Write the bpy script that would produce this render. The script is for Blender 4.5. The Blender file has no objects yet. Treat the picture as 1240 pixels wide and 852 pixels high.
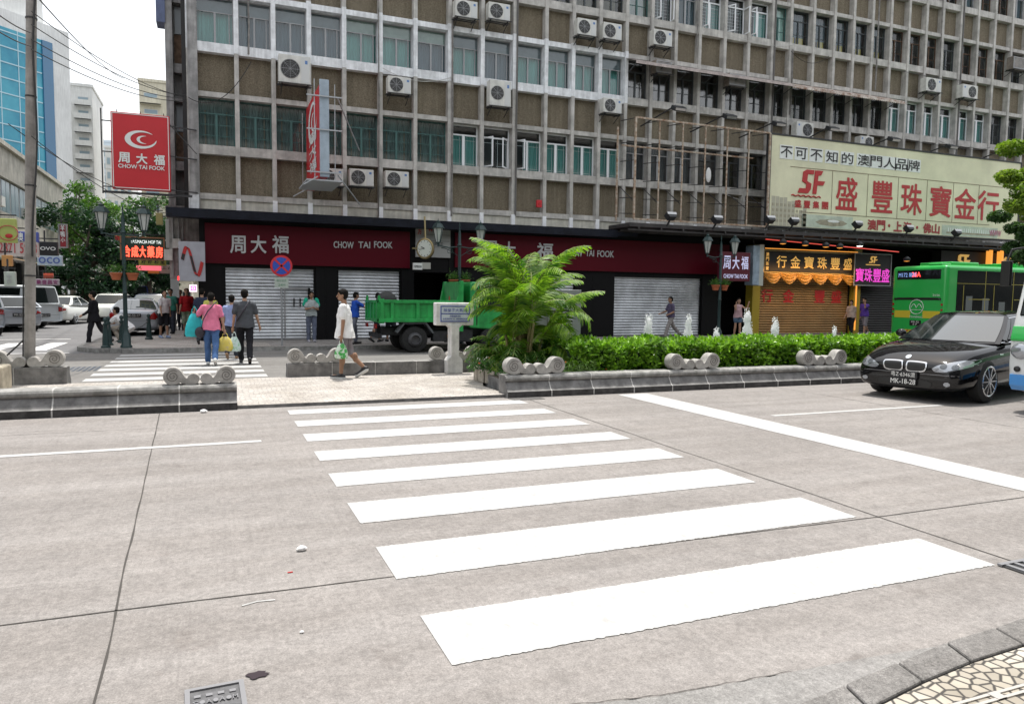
import bpy, bmesh, math, random
import numpy as np
from mathutils import Vector, Matrix, noise
from mathutils.bvhtree import BVHTree
rad=math.radians; pi=math.pi
random.seed(7)
scene=bpy.context.scene
# ------------------------------------------------------------ camera
F_PX=893.; YAW=rad(22.15); PIT=rad(4.255); ROL=rad(.668); EYE=1.65; D=25.81
cam=bpy.data.objects.new('camera',bpy.data.cameras.new('camera')); scene.collection.objects.link(cam)
cam.data.sensor_width=36; cam.data.lens=F_PX/1240*36; cam.data.clip_start=.05; cam.data.clip_end=3000
cam.location=(0,0,EYE)
cam.rotation_euler=(Matrix.Rotation(-YAW,3,'Z')@Matrix.Rotation(pi/2-PIT,3,'X')@Matrix.Rotation(ROL,3,'Z')).to_euler()
scene.camera=cam
# ------------------------------------------------------------ sky, sun, exposure
SUN_EL=rad(75); SUN_AZ=rad(22)      # azimuth from +Y towards +X
w=bpy.data.worlds.new('World'); scene.world=w; w.use_nodes=True
nt=w.node_tree; nt.nodes.clear()
out=nt.nodes.new('ShaderNodeOutputWorld'); bg=nt.nodes.new('ShaderNodeBackground')
sky=nt.nodes.new('ShaderNodeTexSky'); sky.sky_type='NISHITA'; sky.sun_disc=False
sky.sun_elevation=SUN_EL; sky.sun_rotation=SUN_AZ; sky.air_density=1.6; sky.dust_density=5.; sky.ozone_density=1.
mx=nt.nodes.new('ShaderNodeMix'); mx.data_type='RGBA'; mx.inputs[0].default_value=.66
mx.inputs[7].default_value=(12.5,12.7,13.0,1)     # bright thin summer overcast veil
nt.links.new(sky.outputs[0],mx.inputs[6]); nt.links.new(mx.outputs[2],bg.inputs[0]); bg.inputs[1].default_value=.12
nt.links.new(bg.outputs[0],out.inputs[0])
sun=bpy.data.objects.new('sun',bpy.data.lights.new('sun','SUN')); scene.collection.objects.link(sun)
sun.data.energy=4.0; sun.data.angle=rad(1.2); sun.data.color=(1,.96,.9)
sd=Vector((math.sin(SUN_AZ)*math.cos(SUN_EL),math.cos(SUN_AZ)*math.cos(SUN_EL),math.sin(SUN_EL)))
sun.rotation_euler=sd.to_track_quat('Z','Y').to_euler()
scene.view_settings.view_transform='Standard'; scene.view_settings.look='None'
scene.view_settings.exposure=0.29; scene.view_settings.gamma=1; scene.view_settings.use_curve_mapping=False
scene.cycles.max_bounces=6; scene.cycles.transparent_max_bounces=12; scene.cycles.caustics_reflective=False; scene.cycles.caustics_refractive=False
# ------------------------------------------------------------ where a thing seen in the photo stands
def _ray(u,v):
    X=(u-620)/F_PX;Y=(v-426)/F_PX
    c,s=math.cos(ROL),math.sin(ROL); X,Y=X*c+Y*s,-X*s+Y*c
    a=-Y; c,s=math.cos(PIT),math.sin(PIT); y=c+a*s; z=-s+a*c
    c,s=math.cos(YAW),math.sin(YAW); return (X*c+y*s,-X*s+y*c,z)
def G(u,v,z=0):
    r=_ray(u,v);t=(z-EYE)/r[2];return Vector((r[0]*t,r[1]*t,z))
def W(u,v,Y=D):
    r=_ray(u,v);t=Y/r[1];return Vector((r[0]*t,Y,EYE+r[2]*t))
# ------------------------------------------------------------ materials
MATS={}
def hexc(h):
    h=h.lstrip('#'); c=[int(h[i:i+2],16)/255 for i in (0,2,4)]
    return tuple((x/12.92 if x<=.04045 else ((x+.055)/1.055)**2.4) for x in c)
def mat(name,col,rough=.6,metal=0,var=0,vs=3.,bump=0,bs=30.,col2=None,emit=None,es=0,spec=.5,coat=0,streak=0,trans=0,stretch=(1,1,1),lo=.38,hi=.62):
    if name in MATS: return MATS[name]
    if isinstance(col,str): col=hexc(col)
    if isinstance(col2,str): col2=hexc(col2)
    m=bpy.data.materials.new(name); m.use_nodes=True; t=m.node_tree; N=t.nodes; L=t.links
    b=N['Principled BSDF']; b.inputs['Base Color'].default_value=(*col,1); b.inputs['Roughness'].default_value=rough
    b.inputs['Metallic'].default_value=metal; b.inputs['Specular IOR Level'].default_value=spec; b.inputs['Coat Weight'].default_value=coat
    b.inputs['Coat Roughness'].default_value=.04
    if trans:
        b.inputs['Subsurface Weight'].default_value=0
    if var or bump or col2:
        tc=N.new('ShaderNodeTexCoord'); mp=N.new('ShaderNodeMapping'); mp.inputs['Scale'].default_value=stretch
        L.new(tc.outputs['Object'],mp.inputs[0])
    if var or col2:
        n=N.new('ShaderNodeTexNoise'); n.inputs['Scale'].default_value=vs; n.inputs['Detail'].default_value=8; n.inputs['Roughness'].default_value=.65
        L.new(mp.outputs[0],n.inputs[0])
        r=N.new('ShaderNodeValToRGB'); r.color_ramp.elements[0].position=lo; r.color_ramp.elements[1].position=hi
        c2=col2 or tuple(x*(1-var) for x in col); c1=col if col2 else tuple(min(1,x*(1+var*.5)) for x in col)
        r.color_ramp.elements[0].color=(*c2,1); r.color_ramp.elements[1].color=(*c1,1)
        L.new(n.outputs[0],r.inputs[0]); last=r.outputs[0]
        if streak:
            mp2=N.new('ShaderNodeMapping'); mp2.inputs['Scale'].default_value=(9,9,.7); L.new(tc.outputs['Object'],mp2.inputs[0])
            n2=N.new('ShaderNodeTexNoise'); n2.inputs['Scale'].default_value=1.; n2.inputs['Detail'].default_value=6; L.new(mp2.outputs[0],n2.inputs[0])
            r2=N.new('ShaderNodeValToRGB'); r2.color_ramp.elements[0].position=.42; r2.color_ramp.elements[1].position=.6
            r2.color_ramp.elements[0].color=(1-streak,)*3+(1,); L.new(n2.outputs[0],r2.inputs[0])
            q=N.new('ShaderNodeMix'); q.data_type='RGBA'; q.blend_type='MULTIPLY'; q.inputs[0].default_value=1
            L.new(last,q.inputs[6]); L.new(r2.outputs[0],q.inputs[7]); last=q.outputs[2]
        L.new(last,b.inputs['Base Color'])
    if bump:
        n=N.new('ShaderNodeTexNoise'); n.inputs['Scale'].default_value=bs; n.inputs['Detail'].default_value=5; L.new(mp.outputs[0],n.inputs[0])
        bp=N.new('ShaderNodeBump'); bp.inputs['Strength'].default_value=bump; bp.inputs['Distance'].default_value=.02
        L.new(n.outputs[0],bp.inputs['Height']); L.new(bp.outputs[0],b.inputs['Normal'])
    if emit is not None:
        if isinstance(emit,str): emit=hexc(emit)
        b.inputs['Emission Color'].default_value=(*emit,1); b.inputs['Emission Strength'].default_value=es
    MATS[name]=m; return m
def leafmat(name,c1,c2,rough=.4,vs=6.,tr=.35):
    if name in MATS: return MATS[name]
    m=bpy.data.materials.new(name); m.use_nodes=True; t=m.node_tree; N=t.nodes; L=t.links; b=N['Principled BSDF']; o=N['Material Output']
    g=N.new('ShaderNodeNewGeometry'); tc=N.new('ShaderNodeTexCoord'); n=N.new('ShaderNodeTexNoise'); n.inputs['Scale'].default_value=vs; n.inputs['Detail'].default_value=4
    L.new(tc.outputs['Object'],n.inputs[0])
    ad=N.new('ShaderNodeMath'); ad.operation='MULTIPLY_ADD'; ad.inputs[1].default_value=.45; L.new(g.outputs['Random Per Island'],ad.inputs[0]); 
    sb=N.new('ShaderNodeMath'); sb.operation='SUBTRACT'; sb.inputs[1].default_value=.2; L.new(n.outputs[0],sb.inputs[0]); L.new(sb.outputs[0],ad.inputs[2])
    r=N.new('ShaderNodeValToRGB'); r.color_ramp.elements[0].position=.25; r.color_ramp.elements[1].position=.8
    r.color_ramp.elements[0].color=(*c1,1); r.color_ramp.elements[1].color=(*c2,1); L.new(ad.outputs[0],r.inputs[0])
    L.new(r.outputs[0],b.inputs['Base Color']); b.inputs['Roughness'].default_value=rough; b.inputs['Specular IOR Level'].default_value=.4
    tl=N.new('ShaderNodeBsdfTranslucent'); hs=N.new('ShaderNodeMix'); hs.data_type='RGBA'; hs.blend_type='MULTIPLY'; hs.inputs[0].default_value=1; hs.inputs[7].default_value=(1.3,1.5,.5,1) if c1[1]<.6 else (1,1,1,1)
    L.new(r.outputs[0],hs.inputs[6]); L.new(hs.outputs[2],tl.inputs[0])
    mxs=N.new('ShaderNodeMixShader'); mxs.inputs[0].default_value=tr; L.new(b.outputs[0],mxs.inputs[1]); L.new(tl.outputs[0],mxs.inputs[2]); L.new(mxs.outputs[0],o.inputs[0])
    MATS[name]=m; return m
def glassmat(name,tint=(.8,.95,.95),refl=.35,rough=.03):
    if name in MATS: return MATS[name]
    m=bpy.data.materials.new(name); m.use_nodes=True; t=m.node_tree; N=t.nodes; L=t.links; N.remove(N['Principled BSDF']); o=N['Material Output']
    tr=N.new('ShaderNodeBsdfTransparent'); tr.inputs[0].default_value=(*tint,1); gl=N.new('ShaderNodeBsdfGlossy'); gl.inputs['Roughness'].default_value=rough
    lw=N.new('ShaderNodeLayerWeight'); lw.inputs[0].default_value=.35; mr=N.new('ShaderNodeMapRange'); mr.inputs[3].default_value=refl*.35; mr.inputs[4].default_value=min(1,refl*2.2)
    L.new(lw.outputs['Fresnel'],mr.inputs[0]); mxs=N.new('ShaderNodeMixShader'); L.new(mr.outputs[0],mxs.inputs[0]); L.new(tr.outputs[0],mxs.inputs[1]); L.new(gl.outputs[0],mxs.inputs[2]); L.new(mxs.outputs[0],o.inputs[0])
    MATS[name]=m; return m
# ------------------------------------------------------------ mesh builder
class M:
    def __init__(s): s.v=[]; s.f=[]; s.m=[]; s.cur=0
    def add(s,vs,fs,mi=None):
        o=len(s.v); s.v+= [tuple(p) for p in vs]; s.f+=[tuple(i+o for i in f) for f in fs]; s.m+=[s.cur if mi is None else mi]*len(fs); return s
    def box(s,x0,x1,y0,y1,z0,z1,mi=None,mt=None):
        vs=[(x0,y0,z0),(x1,y0,z0),(x1,y1,z0),(x0,y1,z0),(x0,y0,z1),(x1,y0,z1),(x1,y1,z1),(x0,y1,z1)]
        if mt is not None: vs=[mt@Vector(p) for p in vs]
        return s.add(vs,[(0,3,2,1),(4,5,6,7),(0,1,5,4),(1,2,6,5),(2,3,7,6),(3,0,4,7)],mi)
    def bar(s,p0,p1,w=.03,h=None,mi=None):
        p0=Vector(p0);p1=Vector(p1);d=p1-p0
        if d.length<1e-6: return s
        q=d.to_track_quat('Z','Y').to_matrix().to_4x4(); q.translation=p0; h=h or w
        return s.box(-w/2,w/2,-h/2,h/2,0,d.length,mi,q)
    def cyl(s,p0,p1,r0,r1=None,n=12,mi=None,cap=True):
        r1=r0 if r1 is None else r1; p0=Vector(p0);p1=Vector(p1);d=p1-p0
        q=d.to_track_quat('Z','Y').to_matrix(); vs=[]
        for p,r in ((p0,r0),(p1,r1)):
            for i in range(n):
                a=2*pi*i/n; vs.append(p+q@Vector((r*math.cos(a),r*math.sin(a),0)))
        fs=[(i,(i+1)%n,n+(i+1)%n,n+i) for i in range(n)]
        if cap: fs+=[tuple(range(n-1,-1,-1)),tuple(range(n,2*n))]
        return s.add(vs,fs,mi)
    def tube(s,pts,r,n=6,mi=None):
        pts=[Vector(p) for p in pts]; k=len(pts); rr=r if isinstance(r,(list,tuple)) else [r]*k; vs=[]
        up=Vector((0,0,1))
        for i,p in enumerate(pts):
            d=(pts[min(i+1,k-1)]-pts[max(i-1,0)]).normalized(); u=up if abs(d.z)<.95 else Vector((1,0,0))
            a=d.cross(u).normalized(); b=a.cross(d)
            for j in range(n):
                t=2*pi*j/n; vs.append(p+(a*math.cos(t)+b*math.sin(t))*rr[i])
        fs=[(i*n+j,i*n+(j+1)%n,(i+1)*n+(j+1)%n,(i+1)*n+j) for i in range(k-1) for j in range(n)]
        fs+=[tuple(range(n-1,-1,-1)),tuple(range((k-1)*n,k*n))]
        return s.add(vs,fs,mi)
    def lathe(s,prof,o=(0,0,0),n=16,mi=None,rot=None,sx=1,sy=1):
        o=Vector(o); vs=[]; k=len(prof)
        for r,z in prof:
            for i in range(n):
                a=2*pi*i/n; p=Vector((r*math.cos(a)*sx,r*math.sin(a)*sy,z))
                if rot: p=rot@p
                vs.append(o+p)
        fs=[(i*n+j,i*n+(j+1)%n,(i+1)*n+(j+1)%n,(i+1)*n+j) for i in range(k-1) for j in range(n)]
        fs+=[tuple(range(n-1,-1,-1)),tuple(range((k-1)*n,k*n))]
        return s.add(vs,fs,mi)
    def ell(s,c,rx,ry,rz,n=12,k=8,mi=None,rot=None):
        pr=[(math.sin(pi*i/k)+1e-4,-math.cos(pi*i/k)) for i in range(k+1)]
        c=Vector(c); vs=[]
        for r,z in pr:
            for i in range(n):
                a=2*pi*i/n; p=Vector((r*math.cos(a)*rx,r*math.sin(a)*ry,z*rz))
                if rot: p=rot@p
                vs.append(c+p)
        fs=[(i*n+j,i*n+(j+1)%n,(i+1)*n+(j+1)%n,(i+1)*n+j) for i in range(k) for j in range(n)]
        return s.add(vs,fs,mi)
    def cap(s,p0,p1,r0,r1,n=12,mi=None):
        p0=Vector(p0);p1=Vector(p1);d=p1-p0
        if d.length<1e-5: return s.ell(p0,r0,r0,r0,n,6,mi)
        pr=[(r0*math.cos(t),-r0*math.sin(t)) for t in (1.5,1.05,.5,0)]+[(r1*math.cos(t),d.length+r1*math.sin(t)) for t in (0,.5,1.05,1.5)]
        return s.lathe(pr,p0,n,mi,d.to_track_quat('Z','Y').to_matrix())
    def prism(s,poly,y0,y1,mi=None,ax='y',mt=None):      # poly in (x,z), from y0 to y1
        n=len(poly); f={'y':lambda a,b,c:(a,c,b),'x':lambda a,b,c:(c,a,b),'z':lambda a,b,c:(a,b,c)}[ax]
        vs=[f(a,b,y0) for a,b in poly]+[f(a,b,y1) for a,b in poly]
        if mt is not None: vs=[mt@Vector(p) for p in vs]
        return s.add(vs,[tuple(range(n)),tuple(range(2*n-1,n-1,-1))]+[(i,n+i,n+(i+1)%n,(i+1)%n) for i in range(n)],mi)
    def quad(s,a,b,c,d,mi=None): return s.add([a,b,c,d],[(0,1,2,3)],mi)
    def grid(s,P,mi=None,lab=None,close=False):
        r=len(P);c=len(P[0]); vs=[p for row in P for p in row]
        fs=[(i*c+j,i*c+j+1,(i+1)*c+j+1,(i+1)*c+j) for i in range(r-1) for j in range(c-1)]
        return s.add(vs,fs,mi)
    def build(s,name,mats,parent=None,smooth=False,bevel=0,fix=True,bseg=2,auto=None):
        me=bpy.data.meshes.new(name); me.from_pydata(s.v,[],s.f)
        if not isinstance(mats,(list,tuple)): mats=[mats]
        for q in mats: me.materials.append(q)
        if len(mats)>1: me.polygons.foreach_set('material_index',s.m)
        if fix:
            bm=bmesh.new(); bm.from_mesh(me); bmesh.ops.recalc_face_normals(bm,faces=bm.faces); bm.to_mesh(me); bm.free()
        if smooth: me.polygons.foreach_set('use_smooth',[True]*len(me.polygons))
        o=bpy.data.objects.new(name,me); scene.collection.objects.link(o)
        if bevel:
            b=o.modifiers.new('b','BEVEL'); b.width=bevel; b.segments=bseg; b.limit_method='ANGLE'; b.angle_limit=rad(35)
        if auto or (bevel and smooth): me.set_sharp_from_angle(angle=rad(auto or 40))
        if parent is not None: o.parent=parent
        return o
def tag(o,label,cat,group=None,kind=None):
    o['label']=label
    if cat: o['category']=cat
    if group: o['group']=group
    if kind: o['kind']=kind
    return o
def thing(name,label,cat,loc=(0,0,0),rz=0,group=None,kind=None,rot=None):
    o=bpy.data.objects.new(name,None); scene.collection.objects.link(o); o.location=loc; o.rotation_euler=rot or (0,0,rz)
    o.empty_display_size=.1
    return tag(o,label,cat,group,kind)
def struct(o): o['kind']='structure'; return o
def dup(o,parent=None,loc=None,rz=None,label=None):
    c=o.copy(); scene.collection.objects.link(c)
    if parent is not None: c.parent=parent
    if loc is not None: c.location=loc
    if rz is not None: c.rotation_euler=(0,0,rz)
    if label: c['label']=label
    for ch in list(o.children): dup(ch,c)
    return c
_gc={}
def _prefetch(strs):
    obs=[]
    for sx in strs:
        if sx in _gc: continue
        cu=bpy.data.curves.new('t','FONT'); cu.body=sx; cu.size=1; cu.resolution_u=3; cu.fill_mode='FRONT'
        ob=bpy.data.objects.new('t',cu); scene.collection.objects.link(ob); obs.append((sx,ob,cu)); _gc[sx]=None
    dg=bpy.context.evaluated_depsgraph_get()
    for sx,ob,cu in obs:
        me=bpy.data.meshes.new_from_object(ob.evaluated_get(dg)); v=[tuple(p.co) for p in me.vertices]; f=[tuple(p.vertices) for p in me.polygons]
        if not v: v=[(0,0,0)]
        xs=[p[0] for p in v]; ys=[p[1] for p in v]; _gc[sx]=(v,f,min(xs),max(xs),min(ys),max(ys)); bpy.data.meshes.remove(me)
    for sx,ob,cu in obs: bpy.data.objects.remove(ob); bpy.data.curves.remove(cu)
_prefetch(list('周大福不可知的澳門人品牌盛豐珠寶金行集團上海佛山東方')+['CHOW','TAI','FOOK','CHOW TAI FOOK','WWW','Windsor','RONDA','GERALD','OMEGA','每日全天','24H','殷皇子大馬路','AVENIDA DO','INFANTE D. HENRIQUE','粤Z·6346澳','MK-18-28','MK-52-17','26A','M172','關閘','TRANSMAC','2656','MR-92','57','2871 5923','OVO'])
def glyph(sx):
    if sx not in _gc: _prefetch([sx])
    return _gc[sx]
def put_text(m,sx,x0,x1,z0,z1,y,bold=0.0,mi=None,mt=None,th=0):
    """lettering filling the box x0..x1, z0..z1 on the plane y (seen from -y)"""
    v,f,a,b,c,d=glyph(sx)
    kx=(x1-x0)/max(b-a,1e-6); kz=(z1-z0)/max(d-c,1e-6); w=bold*min(x1-x0,z1-z0)*1.1
    for q,(ox,oz) in enumerate([(0,0)] if not bold else [(0,0)]+[(w*math.cos(t),w*math.sin(t)) for t in (0,.8,1.57,2.36,3.14,3.93,4.71,5.5)]):
        vs=[(x0+ox+(p[0]-a)*kx,y-.0006*q,z0+oz+(p[1]-c)*kz) for p in v]
        if mt is not None: vs=[mt@Vector(p) for p in vs]
        m.add(vs,f,mi)
def chars(m,sx,xs,z0,z1,y,w,bold=0.0,mi=None,mt=None):
    for c,x in zip(sx,xs): put_text(m,c,x-w/2,x+w/2,z0,z1,y,bold,mi,mt)
def remesh(m,name,mt,parent,vox=.014,sm=4,wob=0,seed=0,zmin=None):
    o=m.build(name,mt,parent,smooth=True)
    r=o.modifiers.new('r','REMESH'); r.mode='VOXEL'; r.voxel_size=vox; r.use_smooth_shade=True
    s=o.modifiers.new('s','SMOOTH'); s.iterations=sm; s.factor=.5
    REM.append((o,name,mt,wob,seed,zmin)); return o
REM=[]
def finish_remesh():
    bpy.context.view_layer.update(); dg=bpy.context.evaluated_depsgraph_get(); L=[(q,bpy.data.meshes.new_from_object(q[0].evaluated_get(dg))) for q in REM]
    for (o,name,mt,wob,seed,zmin),me in L:
        if wob:
            n=len(me.vertices); co=np.empty(n*3,'f'); no=np.empty(n*3,'f'); me.vertices.foreach_get('co',co); me.vertex_normals.foreach_get('vector',no); co=co.reshape(-1,3); no=no.reshape(-1,3); x,y,z=co.T
            d=.4*np.sin(x*19+z*11+seed)*np.sin(z*17+y*13+seed*2)+.35*np.sin(x*31-z*23+y*9+seed)+.25*np.sin(z*47+x*17+seed*3)*np.sin(y*37)
            me.vertices.foreach_set('co',(co+no*(d*wob)[:,None]).ravel())
        if zmin is not None:
            n=len(me.vertices); co=np.empty(n*3,'f'); me.vertices.foreach_get('co',co); co=co.reshape(-1,3); co[:,2]=np.maximum(co[:,2],zmin+.012*np.sin(co[:,0]*23+co[:,1]*17)); me.vertices.foreach_set('co',co.ravel())
        old=o.data; o.modifiers.clear(); o.data=me; bpy.data.meshes.remove(old); me.name=name
        if len(me.materials)==0: me.materials.append(mt)
    REM.clear()
def evalmesh(o):
    dg=bpy.context.evaluated_depsgraph_get(); me=bpy.data.meshes.new_from_object(o.evaluated_get(dg)); o.modifiers.clear(); o.data=me; return o
def px(u,v,Y): return W(u,v,Y)
# ================================================================ SETTING
def groundmat(name,c1,c2,dirt=.25,speck=.35,big=.35,bump=.25,rough=.85,spk=220.,sand=None):
    m=bpy.data.materials.new(name); m.use_nodes=True; t=m.node_tree; N=t.nodes; L=t.links; b=N['Principled BSDF']
    tc=N.new('ShaderNodeTexCoord'); 
    def nz(sc,det=6,ro=.6,st=None):
        n=N.new('ShaderNodeTexNoise'); n.inputs['Scale'].default_value=sc; n.inputs['Detail'].default_value=det; n.inputs['Roughness'].default_value=ro
        if st:
            mp=N.new('ShaderNodeMapping'); mp.inputs['Scale'].default_value=st; L.new(tc.outputs['Object'],mp.inputs[0]); L.new(mp.outputs[0],n.inputs[0])
        else: L.new(tc.outputs['Object'],n.inputs[0])
        return n
    def ramp(s,p0,p1,a,c):
        r=N.new('ShaderNodeValToRGB'); r.color_ramp.elements[0].position=p0; r.color_ramp.elements[1].position=p1
        r.color_ramp.elements[0].color=(*a,1); r.color_ramp.elements[1].color=(*c,1); L.new(s.outputs[0],r.inputs[0]); return r
    def mul(a,bb,f=1):
        q=N.new('ShaderNodeMix'); q.data_type='RGBA'; q.blend_type='MULTIPLY'; q.inputs[0].default_value=f; L.new(a,q.inputs[6]); L.new(bb,q.inputs[7]); return q.outputs[2]
    base=ramp(nz(big,7,.7),.35,.65,c2,c1)
    sp0=ramp(nz(spk*.22,9,.88),.36,.64,(1-speck*.75,)*3,(1+speck*.42,)*3); sp1=ramp(nz(spk,4,.8),.34,.66,(1-speck*.6,)*3,(1+speck*.45,)*3); gv=ramp(nz(1.,3,.6,(70,1.2,1)),.35,.65,(.94,.94,.94),(1.02,1.02,1.02))
    mid=ramp(nz(6.,8,.75),.34,.6,(1-dirt,)*3,(1,1,1))
    st=ramp(nz(1.,6,.6,(.25,2.2,1)),.40,.62,(1-dirt*.8,1-dirt*.85,1-dirt*.9),(1,1,1))
    o=mul(mul(mul(mul(mul(base.outputs[0],sp0.outputs[0]),sp1.outputs[0]),gv.outputs[0]),mid.outputs[0]),st.outputs[0])
    blot=ramp(nz(2.3,4,.7),.31,.38,(.80,.78,.77),(1,1,1)); o=mul(o,blot.outputs[0],.7)
    L.new(o,b.inputs['Base Color']); b.inputs['Roughness'].default_value=rough; b.inputs['Specular IOR Level'].default_value=.3
    bp=N.new('ShaderNodeBump'); bp.inputs['Strength'].default_value=bump; bp.inputs['Distance'].default_value=.006; L.new(nz(120.,4,.7).outputs[0],bp.inputs['Height']); L.new(bp.outputs[0],b.inputs['Normal'])
    return m
def cobblemat(name,c1,c2,mortar,scale=14.,rough=.75,edge=.06):
    m=bpy.data.materials.new(name); m.use_nodes=True; t=m.node_tree; N=t.nodes; L=t.links; b=N['Principled BSDF']
    tc=N.new('ShaderNodeTexCoord'); v=N.new('ShaderNodeTexVoronoi'); v.voronoi_dimensions='2D'; v.inputs['Scale'].default_value=scale; v.inputs['Randomness'].default_value=.8
    v2=N.new('ShaderNodeTexVoronoi'); v2.voronoi_dimensions='2D'; v2.feature='DISTANCE_TO_EDGE'; v2.inputs['Scale'].default_value=scale; v2.inputs['Randomness'].default_value=.8
    L.new(tc.outputs['Object'],v.inputs[0]); L.new(tc.outputs['Object'],v2.inputs[0])
    sx=N.new('ShaderNodeSeparateColor'); L.new(v.outputs['Color'],sx.inputs[0])
    r=N.new('ShaderNodeValToRGB'); r.color_ramp.elements[0].color=(*c2,1); r.color_ramp.elements[1].color=(*c1,1); L.new(sx.outputs[0],r.inputs[0])
    e=N.new('ShaderNodeMapRange'); e.inputs[1].default_value=edge*.4; e.inputs[2].default_value=edge; L.new(v2.outputs['Distance'],e.inputs[0])
    q=N.new('ShaderNodeMix'); q.data_type='RGBA'; L.new(e.outputs[0],q.inputs[0]); q.inputs[6].default_value=(*mortar,1); L.new(r.outputs[0],q.inputs[7])
    n=N.new('ShaderNodeTexNoise'); n.inputs['Scale'].default_value=1.3; n.inputs['Detail'].default_value=6; L.new(tc.outputs['Object'],n.inputs[0])
    r2=N.new('ShaderNodeValToRGB'); r2.color_ramp.elements[0].position=.35; r2.color_ramp.elements[1].position=.6; r2.color_ramp.elements[0].color=(.75,.73,.7,1); L.new(n.outputs[0],r2.inputs[0])
    q2=N.new('ShaderNodeMix'); q2.data_type='RGBA'; q2.blend_type='MULTIPLY'; q2.inputs[0].default_value=1; L.new(q.outputs[2],q2.inputs[6]); L.new(r2.outputs[0],q2.inputs[7])
    L.new(q2.outputs[2],b.inputs['Base Color']); b.inputs['Roughness'].default_value=rough
    bp=N.new('ShaderNodeBump'); bp.inputs['Strength'].default_value=.5; bp.inputs['Distance'].default_value=.012; L.new(e.outputs[0],bp.inputs['Height']); L.new(bp.outputs[0],b.inputs['Normal'])
    return m
ROAD=groundmat('road_concrete',(.335,.312,.295),(.285,.267,.254),dirt=.2,speck=.5,spk=120.)
ROAD2=groundmat('far_road_concrete',(.25,.242,.23),(.205,.20,.19),dirt=.22)
ASPH=groundmat('side_asphalt',(.24,.24,.245),(.19,.19,.195),dirt=.2)
COB=cobblemat('cobbles_pale',(.50,.465,.425),(.37,.345,.32),(.19,.18,.17),13.)
COBN=cobblemat('cobbles_near',(.50,.46,.39),(.34,.31,.26),(.055,.05,.045),17.,edge=.13)
COBG=cobblemat('cobbles_grey',(.37,.35,.33),(.27,.255,.245),(.14,.13,.12),10.)
def sheet(name,x0,x1,y0,y1,z,m,kind='structure'):
    o=M().quad((x0,y0,z),(x1,y0,z),(x1,y1,z),(x0,y1,z)).build(name,m,fix=False); o['kind']=kind; return o
sheet('ground',-500,600,-300,800,-.03,ASPH)
sheet('main_road',-120,160,2.4,11.3,0,ROAD)
sheet('far_road',-3.6,160,14.9,22.7,0,ROAD2); sheet('side_street',-120,-3.6,14.9,22.7,-.002,ROAD2)
sheet('side_street_lane',-14,-3.0,22.7,140,.002,ASPH)
def slab(name,poly,z,mats,zb=-.02):
    m=M(); n=len(poly); m.add([(x,y,zb) for x,y in poly]+[(x,y,z) for x,y in poly],[tuple(range(n,2*n))],0)
    m.add([(x,y,zb) for x,y in poly]+[(x,y,z) for x,y in poly],[(i,(i+1)%n,n+(i+1)%n,n+i) for i in range(n)],1)
    return struct(m.build(name,mats))
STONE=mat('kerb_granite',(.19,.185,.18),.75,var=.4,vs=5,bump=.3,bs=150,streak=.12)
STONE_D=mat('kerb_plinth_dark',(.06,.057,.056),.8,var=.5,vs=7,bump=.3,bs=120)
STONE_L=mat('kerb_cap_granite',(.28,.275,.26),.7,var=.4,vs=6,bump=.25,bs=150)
MORT=mat('white_mortar',(.50,.49,.47),.85,var=.2,vs=20)
# near pavement and kerb
slab('near_pavement',[(-2,-6),(14,-6),(14,2.28),(6.9,2.28),(5.3,2.28),(4.6,2.26),(3.95,2.24),(3.546,2.21),(3.154,2.187),(2.792,2.14),(2.40,2.065),(1.9,1.99),(-2,1.9)],.03,[COBN,STONE])
KO=[(1.9,2.16),(2.451,2.247),(2.826,2.308),(3.215,2.368),(3.59,2.392),(3.95,2.43),(4.6,2.46),(5.3,2.48),(6.1,2.48),(6.9,2.48)]
KI=[(1.9,2.0),(2.40,2.075),(2.792,2.150),(3.154,2.197),(3.546,2.220),(3.95,2.25),(4.6,2.27),(5.3,2.29),(6.1,2.29),(6.9,2.29)]
KM=groundmat('near_kerb_granite',(.275,.265,.255),(.24,.23,.22),dirt=.2,speck=.75,spk=170.,big=1.5)
for k in range(len(KO)-1):
    a,b_,c,d=[Vector((*q,0)) for q in (KI[k],KI[k+1],KO[k+1],KO[k])]; g_=.007; e1=(b_-a).normalized()*g_
    M().prism([tuple((a+e1).xy),tuple((b_-e1).xy),tuple((c-e1).xy),tuple((d+e1).xy)],-.02,.038+.002*(k%2),ax='z').build('near_kerb_block',KM,bevel=.01)['kind']='structure'
o=M(); gp=[(-4,2.2),(1.0,2.62),(1.703,2.50),(2.088,2.475),(2.361,2.46),(2.767,2.44),(3.2,2.40),(3.9,2.44),(9,2.49),(9,2.3),(3.95,2.3),(2.4,2.1),(-4,2.0)]; o.add([(x,y,.003) for x,y in gp],[tuple(range(len(gp)))]); struct(o.build('gutter_strip',groundmat('gutter_concrete',(.31,.30,.29),(.27,.265,.255),dirt=.15,speck=.5,spk=130.),fix=False))
m=M()   # thin utility strip set into the near pavement
for off in (0,.035): m.box(2.55,9,1.93+off,1.945+off,.03,.036)
m.box(2.95,3.0,1.93,1.98,.03,.038); m.box(3.42,3.47,1.93,1.98,.03,.038)
tag(m.build('pavement_strip',mat('strip_metal',(.45,.43,.40),.5,metal=.3)),'narrow pale metal strip set in the yellowish cobbles by the near kerb','metal strip')
# refuge and island
slab('refuge_paving',[(.32,11.22),(4.5,11.22),(4.5,12.4),(4.9,13.6),(5.2,14.85),(-2.4,14.85),(-12,14.85),(-12,11.5),(.32,11.5)],.05,[COB,STONE])
slab('island_soil',[(4.6,11.45),(22,11.45),(22,14.95),(5.4,14.95),(4.75,13.4)],.22,[mat('soil',(.07,.055,.04),.95,var=.4,vs=8,bump=.5),STONE])
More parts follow.
